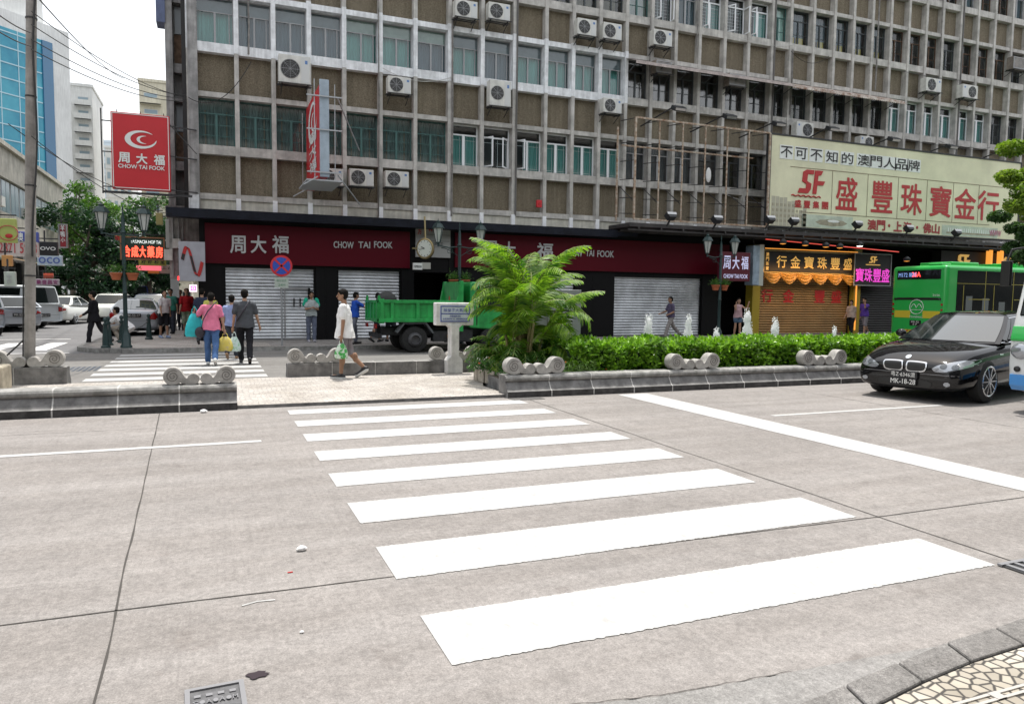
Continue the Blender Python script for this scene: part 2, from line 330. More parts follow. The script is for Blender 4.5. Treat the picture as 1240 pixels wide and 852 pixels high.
# building pavement with rounded corner
pv=[(-1.7,140),(-1.7,29.4),(-3.5,28.3),(-3.5,26)]+[(-2.0-1.5*math.cos(t),24.1-1.5*math.sin(t)*1.0) for t in [i*pi/2/8 for i in range(9)]]+[(70,22.6),(70,26.2),(-.4,26.2),(-.4,140)]
slab('building_pavement',pv,.12,[COBG,STONE_L])
CO2=M(); CO2.add([(-1.9,22.75,.124),(1.6,22.75,.124),(1.6,24.4,.124),(-.45,25.8,.124),(-.45,90,.124),(-1.6,90,.124),(-1.6,29.1,.124),(-3.3,28.1,.124),(-3.3,24.2,.124),(-2.9,23.2,.124)],[tuple(range(10))]); struct(CO2.build('corner_cobbles',COB,fix=False))
m=M(); 
for i in range(len(pv)-6): 
    a,b=pv[i+1],pv[i+2]; 
    if a[1]>100: continue
    m.bar((a[0],a[1],.06),(b[0],b[1],.06),.14,.135)
struct(m.build('pavement_kerb',STONE_L))
# paint
PAINT=mat('road_paint_white',(.425,.425,.418),.75,col2=(.345,.338,.328),vs=16,bump=.2,bs=90,lo=.30,hi=.47,stretch=(1,.5,1))
PAINT2=mat('road_paint_worn',(.66,.66,.65),.75,var=.3,vs=9,lo=.3,hi=.55)
def stripe(m,x0,x1,y0,y1,z=.004,rag=.006,n=260,seed=0):
    r=random.Random(seed); a=[];b=[]
    for i in range(n+1):
        x=x0+(x1-x0)*i/n; a.append((x,y0+r.uniform(-rag,rag),z)); b.append((x,y1+r.uniform(-rag,rag),z))
    m.grid([a,b])
m=M()
for k,(y0,y1) in enumerate([(3.05,3.60),(4.13,4.72),(5.26,5.82),(6.36,6.86),(7.42,7.90),(8.46,8.93),(9.46,9.90),(10.46,10.86)]):
    stripe(m,.97,4.55,y0,y1,seed=k)
struct(m.build('crosswalk_stripes',PAINT,fix=False))
m=M(); stripe(m,-2.2,1.0,0,0.01,n=2); m=M()
for k in range(7):
    y=15.5+k*1.0; m.quad((-2.25,y,.004),(1.02,y,.004),(1.02,y+.5,.004),(-2.25,y+.5,.004))
struct(m.build('far_crosswalk_stripes',PAINT,fix=False))
m=M()
for k in range(7):
    x=-4.35-k*1.15; m.quad((x-.5,24.1,.006),(x,24.1,.006),(x,27.6,.006),(x-.5,27.6,.006))
m.quad((-9,22.9,.006),(-3.6,22.9,.006),(-3.6,23.05,.006),(-9,23.05,.006)); m.quad((-14,29.6,.006),(-4.6,29.6,.006),(-4.6,29.8,.006),(-14,29.8,.006))
struct(m.build('side_crosswalk_stripes',PAINT2,fix=False))
m=M(); stripe(m,0,1,0,.4,n=2); m=M()
R=[]; 
a=[(6.42,10.95),(6.75,4.25)]; b=[(7.0,10.9),(7.12,4.25)]
P0=[];P1=[]
for i in range(41):
    t=i/40; y=10.95-t*10.2; P0.append((6.42+.02*random.uniform(-.3,.3)+(.25*t),y,.004)); P1.append((7.0+(.12*t),y,.004))
m.grid([P0,P1]); struct(m.build('stop_line',PAINT,fix=False))
m=M(); stripe(m,-14,.49,8.60,8.72,seed=3,n=60); stripe(m,7.4,10.8,8.22,8.32,seed=4); stripe(m,13,17,8.22,8.32,seed=5)
struct(m.build('lane_lines',PAINT,fix=False))
# joints between the concrete slabs (dark sealed cracks)
def crack(m,pts,w=.014,amp=.012,z=.003,n=50,seed=0):
    r=random.Random(seed)
    for (a,b) in zip(pts,pts[1:]):
        A=[];B=[]; d=Vector((b[0]-a[0],b[1]-a[1],0)); q=Vector((-d.y,d.x,0)).normalized()
        for i in range(n+1):
            t=i/n; p=Vector((a[0],a[1],z))+d*t+q*(noise.noise(Vector((t*9,seed,0)))*amp); ww=w*(.6+.6*r.random()); A.append(p-q*ww/2); B.append(p+q*ww/2)
        m.grid([A,B])
m=M()
crack(m,[(-.44,2.45),(-.69,11.15)],.012,.015,seed=1); crack(m,[(4.72,2.45),(4.72,11.15)],.013,.02,seed=2)
crack(m,[(-9,4.28),(-.5,4.22),(4.72,4.08),(14,4.06)],.012,.01,seed=3); crack(m,[(-9,9.95),(-.62,9.9)],.01,.03,seed=4)
crack(m,[(9.9,2.45),(9.9,11.1)],.012,.02,seed=5); crack(m,[(-.4,2.52),(1.0,2.63),(1.703,2.50),(2.361,2.46)],.006,.008,z=.006,seed=7)
struct(m.build('slab_joints',mat('joint_dark',(.055,.05,.045),.9),fix=False))
# ---------------------------------------------------------------- kerb walls (battered plinth, slope, torus cap)
KP=[(-.10,0),(-.10,.10),(-.06,.115),(.02,.235),(.03,.245),(.012,.262),(.0,.285),(-.002,.315),(.015,.345),(.05,.36),(.32,.36),(.32,0)]
def kerbwall(name,label,x0,x1,y,sgn=1,hz=1.,seg=.78,drain=None,grp=None):
    t=thing(name,label,'stone wall',(x0,y,0),group=grp); n=max(1,round((x1-x0)/seg)); s=(x1-x0)/n
    mats=[STONE,STONE_D,STONE_L]
    for i in range(n):
        m=M(); a=i*s+.006; b=(i+1)*s-.006; P=[(sgn*p,q*hz) for p,q in KP]; k=len(P)
        for j in range(k):
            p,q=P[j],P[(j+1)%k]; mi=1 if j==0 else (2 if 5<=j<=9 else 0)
            m.add([(a,p[0],p[1]),(b,p[0],p[1]),(b,q[0],q[1]),(a,q[0],q[1])],[(0,1,2,3)],mi)
        m.add([(a,p[0],p[1]) for p in P],[tuple(range(k))],0); m.add([(b,p[0],p[1]) for p in P],[tuple(range(k))],0)
        m.build('kerb_block',mats,t)
    m=M(); P=[(sgn*(p-.002 if p<.3 else p),q*hz+.002) for p,q in KP]; k=len(P)
    for i in range(1,n):
        a=i*s-.009; b=i*s+.009
        m.add([(a,p,q) for p,q in P]+[(b,p,q) for p,q in P],[tuple(range(k)),tuple(range(2*k-1,k-1,-1))]+[(j,(j+1)%k,k+(j+1)%k,k+j) for j in range(k)])
    m.build('mortar_joint',MORT,t)
    return t
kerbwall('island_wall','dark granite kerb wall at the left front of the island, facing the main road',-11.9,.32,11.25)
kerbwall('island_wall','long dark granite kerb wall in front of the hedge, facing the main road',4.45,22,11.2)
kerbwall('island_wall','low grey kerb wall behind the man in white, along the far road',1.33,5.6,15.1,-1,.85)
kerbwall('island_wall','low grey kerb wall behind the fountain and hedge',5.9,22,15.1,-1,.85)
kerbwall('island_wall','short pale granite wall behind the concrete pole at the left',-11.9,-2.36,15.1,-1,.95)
# stone scroll ornaments
def volute_profile():
    """outline of one half: big volute (outer) sweeping down to a small one at the middle; returns (polys)"""
    c1=Vector((.155,.145)); R1=.145; c2=Vector((.462,.092)); R2=.092
    o=[]
    # top sweep from the big volute down to the valley and up over the small one
    top=[]
    for i in range(25): a=pi*1.5-(i/24)*(pi*1.5-rad(38)); top.append(c1+R1*Vector((math.cos(a),math.sin(a))))
    p0=top[-1]; d0=Vector((math.sin(rad(38)),-math.cos(rad(38)))); p3=c2+R2*Vector((math.cos(rad(165)),math.sin(rad(165)))); d3=Vector((.15,1)).normalized()
    p1=p0+d0*.07; p2=p3-d3*.012+Vector((-.03,-.012))
    for i in range(1,12):
        t=i/12; top.append(p0*(1-t)**3+p1*3*t*(1-t)**2+p2*3*t*t*(1-t)+p3*t**3)
    for i in range(14): a=rad(165)-i/13*rad(165); top.append(c2+R2*Vector((math.cos(a),math.sin(a))))
    for i in range(1,8): a=-i/7*rad(90); top.append(c2+R2*Vector((math.cos(a),math.sin(a))))
    b=top[-1]
    for i in range(1,10):
        t=i/10; top.append(Vector((b.x+(.27-b.x)*t, .0+ (0 if t<.55 else (t-.55)*.07))))
    top.append(Vector((.262,.042))); top.append(Vector((.25,.02)))
    return top
VP=volute_profile()
SC=mat('carved_stone',(.40,.385,.36),.8,var=.3,vs=6,bump=.35,bs=140)
SCD=mat('carved_groove',(.16,.15,.14),.9)
def scroll(label,x0,x1,y,z,grp):
    L=x1-x0; t=thing('scroll_ornament',label,'stone scroll',(x0+L/2,y,z),group=grp)
    k=L/2/.56; m=M(); dp=.10
    for s in (-1,1):
        P=[(s*(.56-p.x)*k*1.0,p.y*k) for p in VP]; n=len(P)
        vs=[];rings=[(-dp,.93),(-dp-.0,1.0)]
        pl=P if s>0 else P
        cx=s*(.56-.3)*k; 
        m.add([(a,-dp,b) for a,b in pl]+[(a,dp,b) for a,b in pl],[tuple(range(n)),tuple(range(2*n-1,n-1,-1))]+[(i,n+i,n+(i+1)%n,(i+1)%n) for i in range(n)])
    o=m.build('scroll_body',SC,t,bevel=.014); 
    g=M()
    for s in (-1,1):
        for (c,R) in ((( .155,.145),.10),):
            for sd in (-1,1):
                pts=[]
                for i in range(48):
                    a=rad(50)+i/47*pi*4.2; r=R*(1-.86*i/47); pts.append((s*(.56-c[0]-r*math.cos(a))*k,sd*(dp+.003),(c[1]+r*math.sin(a))*k))
                g.tube(pts,.0055*k,5)
    g.build('spiral_carving',SCD,t)
    return t
SG='carved stone scrolls on the island walls'
scroll('stone scroll at the right end of the left front wall',-.66,.31,11.42,.36,SG)
scroll('stone scroll on the front wall before the palm and marigolds',4.48,5.58,11.37,.36,SG)
scroll('stone scroll on the front wall before the middle of the hedge',7.68,8.80,11.37,.36,SG)
scroll('stone scroll on the front wall just left of the black car',10.78,11.95,11.37,.36,SG)
scroll('stone scroll half behind the walking man in white',1.34,2.44,14.93,.31,SG)
scroll('stone scroll behind the white street-name pillar',4.2,5.3,14.93,.31,SG)
scroll('stone scroll behind the concrete pole at the left edge',-3.55,-2.40,14.93,.34,SG)
# ================================================================ MAIN BUILDING
CONC=mat('weathered_concrete',(.50,.485,.455),.85,var=.25,vs=2.2,bump=.3,bs=40,streak=.15)
CONCW=mat('white_painted_concrete',(.80,.82,.84),.7,var=.18,vs=3,bump=.15,bs=40,streak=.16)
PEB=mat('brown_pebbledash',(.225,.190,.135),.95,var=.42,vs=38,bump=.8,bs=110,streak=.15)
CREAM=mat('cream_beam',(.62,.60,.52),.8,var=.2,vs=2,streak=.15)
BLK=mat('black_cladding',(.010,.010,.011),.3,spec=.14)
DARKIN=mat('dark_interior',(.010,.010,.011),.8,spec=.1)
NAVY=mat('dark_canopy',(.010,.012,.02),.5,var=.3,vs=4,spec=.2)
bt=thing('office_building','long grey concrete office block with brown panels and a grid of windows above the shops','building',(0,D,0))
def B(v): return v    # building root sits at (0,D,0): parts are built in world space then shifted
def bput(m,name,mats,**k):
    m.v=[(x,y-D,z) for x,y,z in m.v]; return m.build(name,mats,bt,**k)
MU=[(245.6,200),(291,200),(335.3,200),(378,200),(420,200),(463.5,200),(505.3,200),(546.5,200),(585.6,200),(624,200),(662,200),(694.5,200),(726.6,200),(758,200),(788.2,200),(816.8,200),(845.3,200),(875.3,200),(903.7,200),(932,200),(959,68),(986.5,68),(1011.5,68),(1034.7,68),(1057.3,68),(1079.5,68),(1101.3,68),(1122.3,68),(1142,68),(1163.9,68),(1184.6,68),(1205,68),(1226,68)]
MX=[W(u,v).x for u,v in MU]; MX[0]=MX[1]-1.25
b=(MX[-1]-MX[20])/12
while MX[-1]<54: MX.append(MX[-1]+b)
SILL=[6.09,9.27,12.42,15.58,18.74]; TOPZ=20.6
MWD=.135
for i,x in enumerate(MX):
    m=M(); wd=MWD if i else .3
    m.box(x-wd,x,D,D+.42,4.62,TOPZ,0)
    if i<=13: m.box(x-wd-.004,x+.004,D-.006,D+.3,9.3,11.28,1)      # white-painted stretch on the third storey
    # white cap foot
    m.box(x-wd-.006,x+.006,D-.03,D+.3,4.31,4.72,3)
    if i%10==9: m.box(x-.01,x+.04,D-.05,D+.05,4.7,TOPZ,2)
    bput(m,'mullion',[CONC,CONCW,mat('drain_pipe',(.12,.115,.11),.7),mat('white_cap_paint',(.85,.86,.88),.6,var=.1,vs=4)])
X0,X1=MX[0],MX[-1]
for k,z in enumerate(SILL):
    m=M(); wl=MX[13]
    if k==1:
        m.box(X0,wl,D+.035,D+.34,z,z+.3,1); m.box(wl,X1,D+.035,D+.34,z,z+.28,0)
        m.box(X0,wl,D+.035,D+.34,z+1.78,z+1.96,1); m.box(wl,X1,D+.035,D+.34,z+1.78,z+1.95,0)
    else:
        m.box(X0,X1,D+.035,D+.34,z,z+.29,0); m.box(X0,X1,D+.035,D+.34,z+1.79,z+1.95,0)
    bput(m,'floor_band',[CONC,CONCW])
m=M(); m.box(X0,X1,D+.02,D+.3,4.66,4.85); bput(m,'floor_band',CONC)
m=M(); m.box(X0,X1,D+.07,D+.4,4.36,4.66); bput(m,'edge_beam',CREAM)
m=M(); zs=[4.85]+[z+1.95 for z in SILL]; ze=SILL+[TOPZ]
for a,bb in zip(zs,ze): m.box(X0,X1,D+.28,D+.5,a,bb)
bput(m,'brown_panel',PEB)
m=M(); m.box(X0-.45,X1+1,D+.5+.35,D+14,4.36,TOPZ); bput(m,'rear_wall',mat('inner_wall',(.05,.05,.05),.9))
m=M(); m.box(X0-1.2,X1+1,D-.3,D+14,TOPZ,TOPZ+.6); bput(m,'roof',CONC)
m=M(); m.box(X0-.1,X1+1,D+2.0,D+14,0.1,4.2); bput(m,'ground_floor_wall',DARKIN)
# corner column and the set-back bay beyond it
PG=mat('grey_column',(.33,.325,.32),.8,var=.3,vs=2.5,bump=.2,bs=30,streak=.3)
xc=W(228.7,150).x; xd=W(240.5,150).x
m=M(); m.box(xc,xd,D-.08,D+.6,4.3,TOPZ,0); m.box(xc-.008,X0+.0,D-.1,D+.3,4.31,4.78,1); pass
bput(m,'corner_column',[PG,CONCW])
Yw=27.3; xa=W(201,100,Yw).x; xb=W(210,100,Yw).x; xe=xc+.02
m=M(); m.box(xa,xb,Yw-.05,Yw+1.2,4.3,TOPZ); m.box(xa,xe,Yw+.45,Yw+1.2,4.3,TOPZ)
for k,z in enumerate(SILL[:4]): m.box(xb,xe,Yw+.1,Yw+.6,z-.35,z-.05); m.box(xb,xe,Yw+.1,Yw+.6,z+1.9,z+2.05)
m.box(xa-.1,xe,Yw-.1,Yw+1.2,4.2,4.55)
bput(m,'corner_bay',PG)
m=M()
for k,z in enumerate(SILL[:4]):
    m.box(xb+.03,xe-.02,Yw+.36,Yw+.46,z+.0,z+.95,0); m.box(xb+.06,xe-.06,Yw+.38,Yw+.44,z+.98,z+1.86,1)
bput(m,'bay_infill',[mat('rusty_infill',(.17,.11,.075),.9,var=.5,vs=4),mat('bay_glass',(.28,.31,.33),.3)])
m=M(); m.box(W(189,20,27.3).x,xa+.02,27.2,27.9,W(189,27,27.3).z,W(189,27,27.3).z+3.2)
bput(m,'blue_box_window',mat('blue_bay',(.10,.13,.24),.5,var=.2))
# ---- windows
FRW=mat('white_frame',(.78,.8,.82),.45); FRG=mat('green_steel_frame',(.05,.13,.12),.55); FRA=mat('grey_alu_frame',(.33,.34,.35),.45); FRD=mat('dark_frame',(.06,.07,.075),.5)
GL=glassmat('window_glass',(.86,.95,.95),.22); GLD=glassmat('window_glass_dusty',(.55,.62,.62),.42,.12)
CT=mat('teal_curtain',(.16,.40,.37),.9,var=.2,vs=2,stretch=(14,1,.5)); CB=mat('beige_curtain',(.22,.19,.14),.9,var=.4,vs=2,stretch=(14,1,.5)); CGY=mat('grey_green_curtain',(.17,.23,.22),.9,var=.4,vs=1.5,stretch=(9,1,.6))
BLIND=mat('grey_blind',(.16,.185,.205),.8,var=.15); BLG=mat('pale_green_blind',(.30,.36,.32),.8,var=.15); CBR=mat('pale_reflection',(.55,.75,.68),.9,var=.1); CYL=mat('yellow_reflection',(.62,.47,.12),.8); CWB=mat('blue_grey_curtain',(.12,.17,.21),.9,var=.3,vs=2,stretch=(12,1,.5))
RI=mat('rust_frame',(.12,.075,.05),.8,var=.4)
rnd=random.Random(3)
def curtain(parent,x0,x1,z0,z1,y,mt,amp=.018,gaps=False,name='curtain'):
    n=max(8,int((x1-x0)/.03)); A=[];Bv=[];ph=rnd.random()*6
    for i in range(n+1):
        x=x0+(x1-x0)*i/n; yy=y+amp*math.sin(i*1.7+ph)+amp*.5*math.sin(i*.6+ph*2); A.append((x,yy,z0)); Bv.append((x,yy,z1))
    return M().grid([A,Bv]).build(name,mt,parent,fix=False)
def fr(m,x0,x1,z0,z1,w,y,d=.05,mi=None):
    m.box(x0,x0+w,y,y+d,z0,z1,mi); m.box(x1-w,x1,y,y+d,z0,z1,mi); m.box(x0+w,x1-w,y,y+d,z0,z0+w,mi); m.box(x0+w,x1-w,y,y+d,z1-w,z1,mi)
def window(i,k,kind,label=None,rec=.30,**kw):
    """bay i lies between mullion i-1 and mullion i; storey k"""
    x0=MX[i-1]+.004; x1=MX[i]-MWD-.004; z0=SILL[k]+.293 if not(k==1 and i<=13) else SILL[k]+.303; z1=SILL[k]+1.786 if k!=1 else SILL[k]+1.776
    w_=x1-x0; h=z1-z0; ox,oz=x0,z0; y=rec; cx=w_/2
    f=M(); g=[]; yy=y
    if kind=='old':
        th=h*.68; fr(f,0,w_,0,h,.035,yy); f.box(.035,w_-.035,yy,yy+.05,th,th+.035); f.box(cx-.035,cx+.035,yy-.005,yy+.05,.035,th)
        for q in (1,2): f.box(.035,w_-.035,yy+.01,yy+.035,th*q/3,th*q/3+.018)
        fm=FRG
    elif kind in('case','open','open1'):
        th=h*.74; fr(f,0,w_,0,h,.045,yy); f.box(.045,w_-.045,yy,yy+.05,th,th+.05)
        if kind=='case': f.box(cx-.05,cx+.05,yy-.01,yy+.05,.045,th)
        elif kind=='open1': f.box(cx-.02,cx+.05,yy-.01,yy+.05,.045,th)
        fm=FRW
    elif kind=='slide':
        th=h*.68; fr(f,0,w_,0,h,.03,yy); f.box(.03,w_-.03,yy,yy+.05,th,th+.03); f.box(cx-.03,cx+.03,yy-.008,yy+.05,.03,th); f.box(w_-.14,w_-.11,yy,yy+.05,.03,th)
        fm=FRA
    elif kind in('dark','lit','pale','rust'):
        th=h*.7; fr(f,0,w_,0,h,.04,yy); f.box(.04,w_-.04,yy,yy+.05,th,th+.04); f.box(cx-.03,cx+.03,yy-.008,yy+.05,.04,th); f.box(.04,w_-.04,yy+.01,yy+.035,th*.45,th*.45+.02)
        fm=RI if kind=='rust' else (FRG if kind=='pale' else FRD)
    elif kind=='light':
        th=h*.7; fr(f,0,w_,0,h,.035,yy); f.box(.035,w_-.035,yy,yy+.05,th,th+.035); f.box(cx-.04,cx+.04,yy-.008,yy+.05,.035,th); fm=FRA
    f.v=[(a+ox,bb,c+oz) for a,bb,c in f.v]
    fo=f.build('window',fm,bt)
    if label: fo['label']=label
    M().quad((x0,y+.03,z0),(x1,y+.03,z0),(x1,y+.03,z1),(x0,y+.03,z1)).build('pane',kw.get('glass',GL),fo,fix=False)
    if kind in('open','open1'):
        s=M(); sw=w_*.46
        for sd in ((-1,1) if kind=='open' else (-1,)):
            hx=x0+.045 if sd<0 else x1-.045; an=kw.get('ang',(62,48))[0 if sd<0 else 1]
            mt=Matrix.Translation((hx,y-.01,z0+.03))@Matrix.Rotation(rad(-an if sd<0 else an),4,'Z')
            q=M(); a,b_=(0,sw) if sd<0 else (-sw,0); fr(q,a,b_,0,h*.72,.045,0,.035); s.v+=[]; s.add([mt@Vector(p) for p in q.v],q.f)
        s.build('casement',FRW,fo)
    c=kw.get('cur',None); yc=y+.16
    if kind=='old':
        curtain(fo,x0,x1,z0,z1,yc,CGY)
        sp=M()
        for t in (.2,.78): sp.box(x0+w_*t-.02,x0+w_*t+.02,yc-.07,yc-.06,z0,z1-.35)
        sp.build('curtain_strip',CB,fo)
    elif kind in('case','open','open1'):
        if kind=='case': curtain(fo,x0,x1,z0,z0+h*.76,yc,CT)
        elif kind=='open1': curtain(fo,x0+w_*.45,x1,z0,z0+h*.76,yc,CT)
        r=M()
        for (a,bb) in ((.07,cx-.07),(cx+.07,w_-.07)):
            for q in (a+.05,bb-.05): r.box(x0+q-.006,x0+q+.006,y+.07,y+.08,z0+.03,z0+h*.72)
            for t in (.08,.64): r.box(x0+a,x0+bb,y+.07,y+.08,z0+h*t-.006,z0+h*t+.006)
        r.build('grille',FRW,fo)
    elif kind=='slide':
        curtain(fo,x0,x1,z0,z0+h*.72,yc,CT if rnd.random()<.7 else CWB); M().quad((x0,yc-.1,z0+h*.69),(x1,yc-.1,z0+h*.69),(x1,yc-.1,z1),(x0,yc-.1,z1)).build('blind',c or BLIND,fo,fix=False)
    elif kind=='pale': curtain(fo,x0,x1,z0,z1,yc,CBR)  # pale sheet behind the glass imitates a bright reflection
    elif kind=='light': curtain(fo,x0,x1,z0,z1,yc,CWB)
    elif kind=='lit':  # yellow blocks imitate reflections in the dark panes
        curtain(fo,x0,x1,z0+h*.3,z1,yc+.1,CWB); q=M()
        for (a,bb) in ((.1,cx-.06),(cx+.08,w_-.12)): q.box(x0+a,x0+bb,yc+.02,yc+.06,z0+.02,z0+h*.3)
        q.build('reflection_block',CYL,fo)
    elif kind in('dark','rust'):
        if rnd.random()<.75: curtain(fo,x0+w_*.05,x0+w_*(.5+.45*rnd.random()),z0,z0+h*.7,yc+.1,CB if kind=='dark' or rnd.random()<.5 else CGY)
    return fo
for i in range(1,7+1): window(i,0,'old')
for i in range(8,14): window(i,0,{9:'open',10:'open1'}.get(i,'case'))
for i in range(14,20): window(i,0,'light' if i in(14,15,16) else 'dark',glass=GLD)
for i in range(1,14): window(i,1,'slide',cur=BLG if i in(5,6,7) else None)
for i in range(14,20): window(i,1,'dark',glass=GLD)
for i in range(20,26): window(i,1,'dark')
for i in range(26,32): window(i,1,'case')
for i in range(32,37): window(i,1,'dark')
for i in range(7,10): window(i,2,'slide')
for i in range(10,14): window(i,2,'dark')
window(14,2,'pale',glass=GLD); window(15,2,'open',ang=(70,75)); window(16,2,'light'); window(17,2,'open1',ang=(80,70)); window(18,2,'open',ang=(60,85)); window(19,2,'open1',ang=(85,60))
window(20,2,'pale'); 
for i in range(21,26): window(i,2,'lit')  # dark windows with yellow reflections put in as colour
for i in range(26,33): window(i,2,'rust' if i!=29 else 'dark')
for i in range(33,37): window(i,2,'dark')
for i in range(24,37): window(i,3,'rust' if i%3 else 'light')
# grilles in the open windows of the fourth storey
m=M()
for i in (15,17,18):
    x0=MX[i-1]+.05; x1=MX[i]-MWD-.05; z0=SILL[2]+.3
    for q in range(9): m.box(x0,x1,D+.4,D+.412,z0+q*.13,z0+q*.13+.014)
    for q in range(5): x=x0+(x1-x0)*(q+.5)/5; m.box(x,x+.014,D+.4,D+.412,z0,z0+1.1)
bput(m,'window_grille',FRA)
# awnings over the storey-three windows
AW=mat('old_tin_awning',(.42,.36,.34),.7,var=.3,vs=5); AWL=mat('rusty_corrugated_tin',(.60,.55,.50),.65,var=.45,vs=4,col2=(.22,.12,.08))
def awning(label,x0,x1,zt,zb,out,mt,corr=False):
    t=thing('awning',label,'awning',(x0,D,zt)); n=int((x1-x0)/(.06 if corr else .4)); A=[];Bv=[];C_=[]
    for i in range(n+1):
        x=(x1-x0)*i/n; wv=.018*math.sin(i*pi/1.0+.5) if corr else 0; wv=(.018 if i%2 else -.018) if corr else 0
        A.append((x,.04,wv)); Bv.append((x,-out,zb-zt+wv)); C_.append((x,-out-.002,zb-zt-.10+wv))
    m=M().grid([A,Bv,C_]); o=m.build('sheet',mt,t,fix=False); s=o.modifiers.new('s','SOLIDIFY'); s.thickness=.012
    for i in range(int((x1-x0)/1.2)+1):
        m=M(); x=min(i*1.2+.1,x1-x0-.05); m.bar((x,.02,-.55),(x,-out+.05,zb-zt-.02),.025)
        m.bar((x,.02,-.02),(x,-out+.05,zb-zt-.03),.02); m.build('strut',FRD,t)
    return t
awning('long plain brownish tin awning over dark third-storey windows, mid facade',MX[13]-.1,MX[19]+.5,11.02,10.72,.75,AW)
awning('rusty corrugated awning with ragged edge above the yellow billboard',MX[19]+.42,MX[25]+.12,11.0,10.68,.75,AWL,True)
# ground-floor canopy, signs and shutters
m=M(); m.box(W(201,256,25.2).x-D*0,14.6,-.62,.1,4.02,4.25,0); m.box(W(201,256,25.2).x,14.6,-.66,-.62,4.0,4.28,0)
for x in range(0,15,2): m.box(x+.3,x+1.5,-.668,-.66,4.05,4.2,0)
m.box(-1.2,X1,.1,2.0,4.2,4.34,1)
c_=m.build('canopy',[NAVY,DARKIN],bt,bevel=.02)
m=M(); m.box(14.6,X1,-1.5,.4,4.36,4.5,0)
for x in range(15,54,1): m.box(x,x+.06,-1.5,.2,4.28,4.36,0)
for y in (-1.45,-.9,-.4): m.box(14.6,X1,y,y+.06,4.22,4.28,0)
m.build('service_deck',mat('rusty_steel_dark',(.045,.04,.04),.7,var=.4),bt)
CTF=mat('deep_red_sign',(.085,.003,.010),.35,spec=.2); SLV=mat('silver_lettering',(.62,.63,.64),.3,metal=.5)
SH=mat('steel_shutter',(.66,.68,.70),.34,metal=.6,var=.3,vs=.9)
def fascia(label,x0,x1,z0,z1,y=D-.05):
    t=thing('fascia_sign',label,'shop sign',(x0,y,z0)); m=M(); m.box(0,x1-x0,-.06,.2,0,z1-z0); m.build('sign_board',CTF,t,bevel=.01); return t
def shutter(name,label,x0,x1,z1,y,mt,z0=.13,pitch=.11,cat='roller shutter',grp=None):
    t=thing(name,label,cat,(x0,y,z0),group=grp); P=[]; n=int((z1-z0)/pitch)
    for i in range(n):
        z=i*pitch
        for (dy,dz) in ((0,0),(-.006,.006),(-.03,.03),(-.042,.055),(-.03,.08),(-.006,.100)): P.append([(0,dy,z+dz),(x1-x0,dy,z+dz)])
    M().grid(P).build('slats',mt,t,fix=False)
    m=M(); m.box(-.07,0,-.05,.03,0,z1-z0); m.box(x1-x0,x1-x0+.07,-.05,.03,0,z1-z0); m.build('guide_rail',BLK,t)
    m=M(); m.box(0,x1-x0,-.045,.02,-.02,.06); m.build('bottom_rail',mat('shutter_rail',(.2,.2,.2),.5,metal=.4),t)
    return t
f1=fascia('dark red jeweller fascia at the corner, left of the clock',-.17,6.52,2.62,3.9)
def facelet(t,txt,us,v0,v1,w,ox,oz,bold=.02,y=-.075):
    m=M()
    return m
def sign_text(t,items,y=-.066,mt=SLV,name='lettering',th=.02):
    m=M()
    for (s,x0,x1,z0,z1,b_) in items: put_text(m,s,x0,x1,z0,z1,y-.01,b_)
    o=m.build(name,mt,t,fix=False); sol=o.modifiers.new('s','SOLIDIFY'); sol.thickness=th; sol.offset=0; return o
def pz(u,v,t,Y=D): p=W(u,v,Y); return p.x-t.location.x,p.z-t.location.z
def tx(t,s,u0,u1,v0,v1,b_=.01,Y=D-.11):
    a=W(u0,v1,Y);c=W(u1,v0,Y); return (s,a.x-t.location.x,c.x-t.location.x,a.z-t.location.z,c.z-t.location.z,b_)
sign_text(f1,[tx(f1,'周',279,297,286,306,.02),tx(f1,'大',304,322,286,306,.02),tx(f1,'福',330,349,286,306,.02),tx(f1,'CHOW',404,428,293,300,.015),tx(f1,'TAI',434,448,293,300,.015),tx(f1,'FOOK',453,475,293,300,.015)])
f2=fascia('dark red jeweller fascia behind the palm, right of the clock',8.2,20.35,2.70,3.95)
sign_text(f2,[tx(f2,'周',585,601,292,311,.02),tx(f2,'大',608,624,293,312,.02),tx(f2,'福',650,669,295,313,.02),tx(f2,'CHOW',684,705,303,310,.015),tx(f2,'TAI',709,719,303,310,.015),tx(f2,'FOOK',723,743,304,311,.015)])
shutter('roller_shutter','wide closed steel shutter with a small door, at the building corner',.43,3.22,2.55,D+.15,SH)
shutter('roller_shutter','closed steel shutter behind the green truck tailgate',4.06,6.18,2.55,D+.15,SH)
shutter('roller_shutter','partly hidden steel shutter behind the palm and utility cabinet',11.9,13.1,2.62,D+.15,SH)
shutter('roller_shutter','wide closed steel shutter behind the fountain, man walking past it',14.94,19.05,2.62,D+.15,SH)
dr=thing('shutter_door','narrow wicket door with twin handles in the corner shutter','door',(2.25,D+.1,.13)); m=M(); fr(m,0,.85,0,1.75,.05,-.02,.04); m.build('door_frame',mat('door_frame_grey',(.35,.35,.36),.4,metal=.5),dr); m=M(); m.box(.3,.34,-.06,-.02,1.1,1.4); m.box(.5,.54,-.06,-.02,1.1,1.4); m.box(.78,.86,-.05,.02,0,1.75); m.build('handle',BLK,dr)
m=M()
for (a,bb) in ((-.34,.36),(3.29,3.99),(6.25,6.7),(8.0,11.83),(13.17,14.87),(19.12,19.9)): m.box(a,bb,.0,.9,.12,4.2)
m.box(-.34,19.9,.03,.5,2.5,4.2); 
for x in (3.6,9.2,10.4,13.9): m.box(x,x+.02,-.01,0,.15,2.6)
m.build('shop_cladding',BLK,bt)
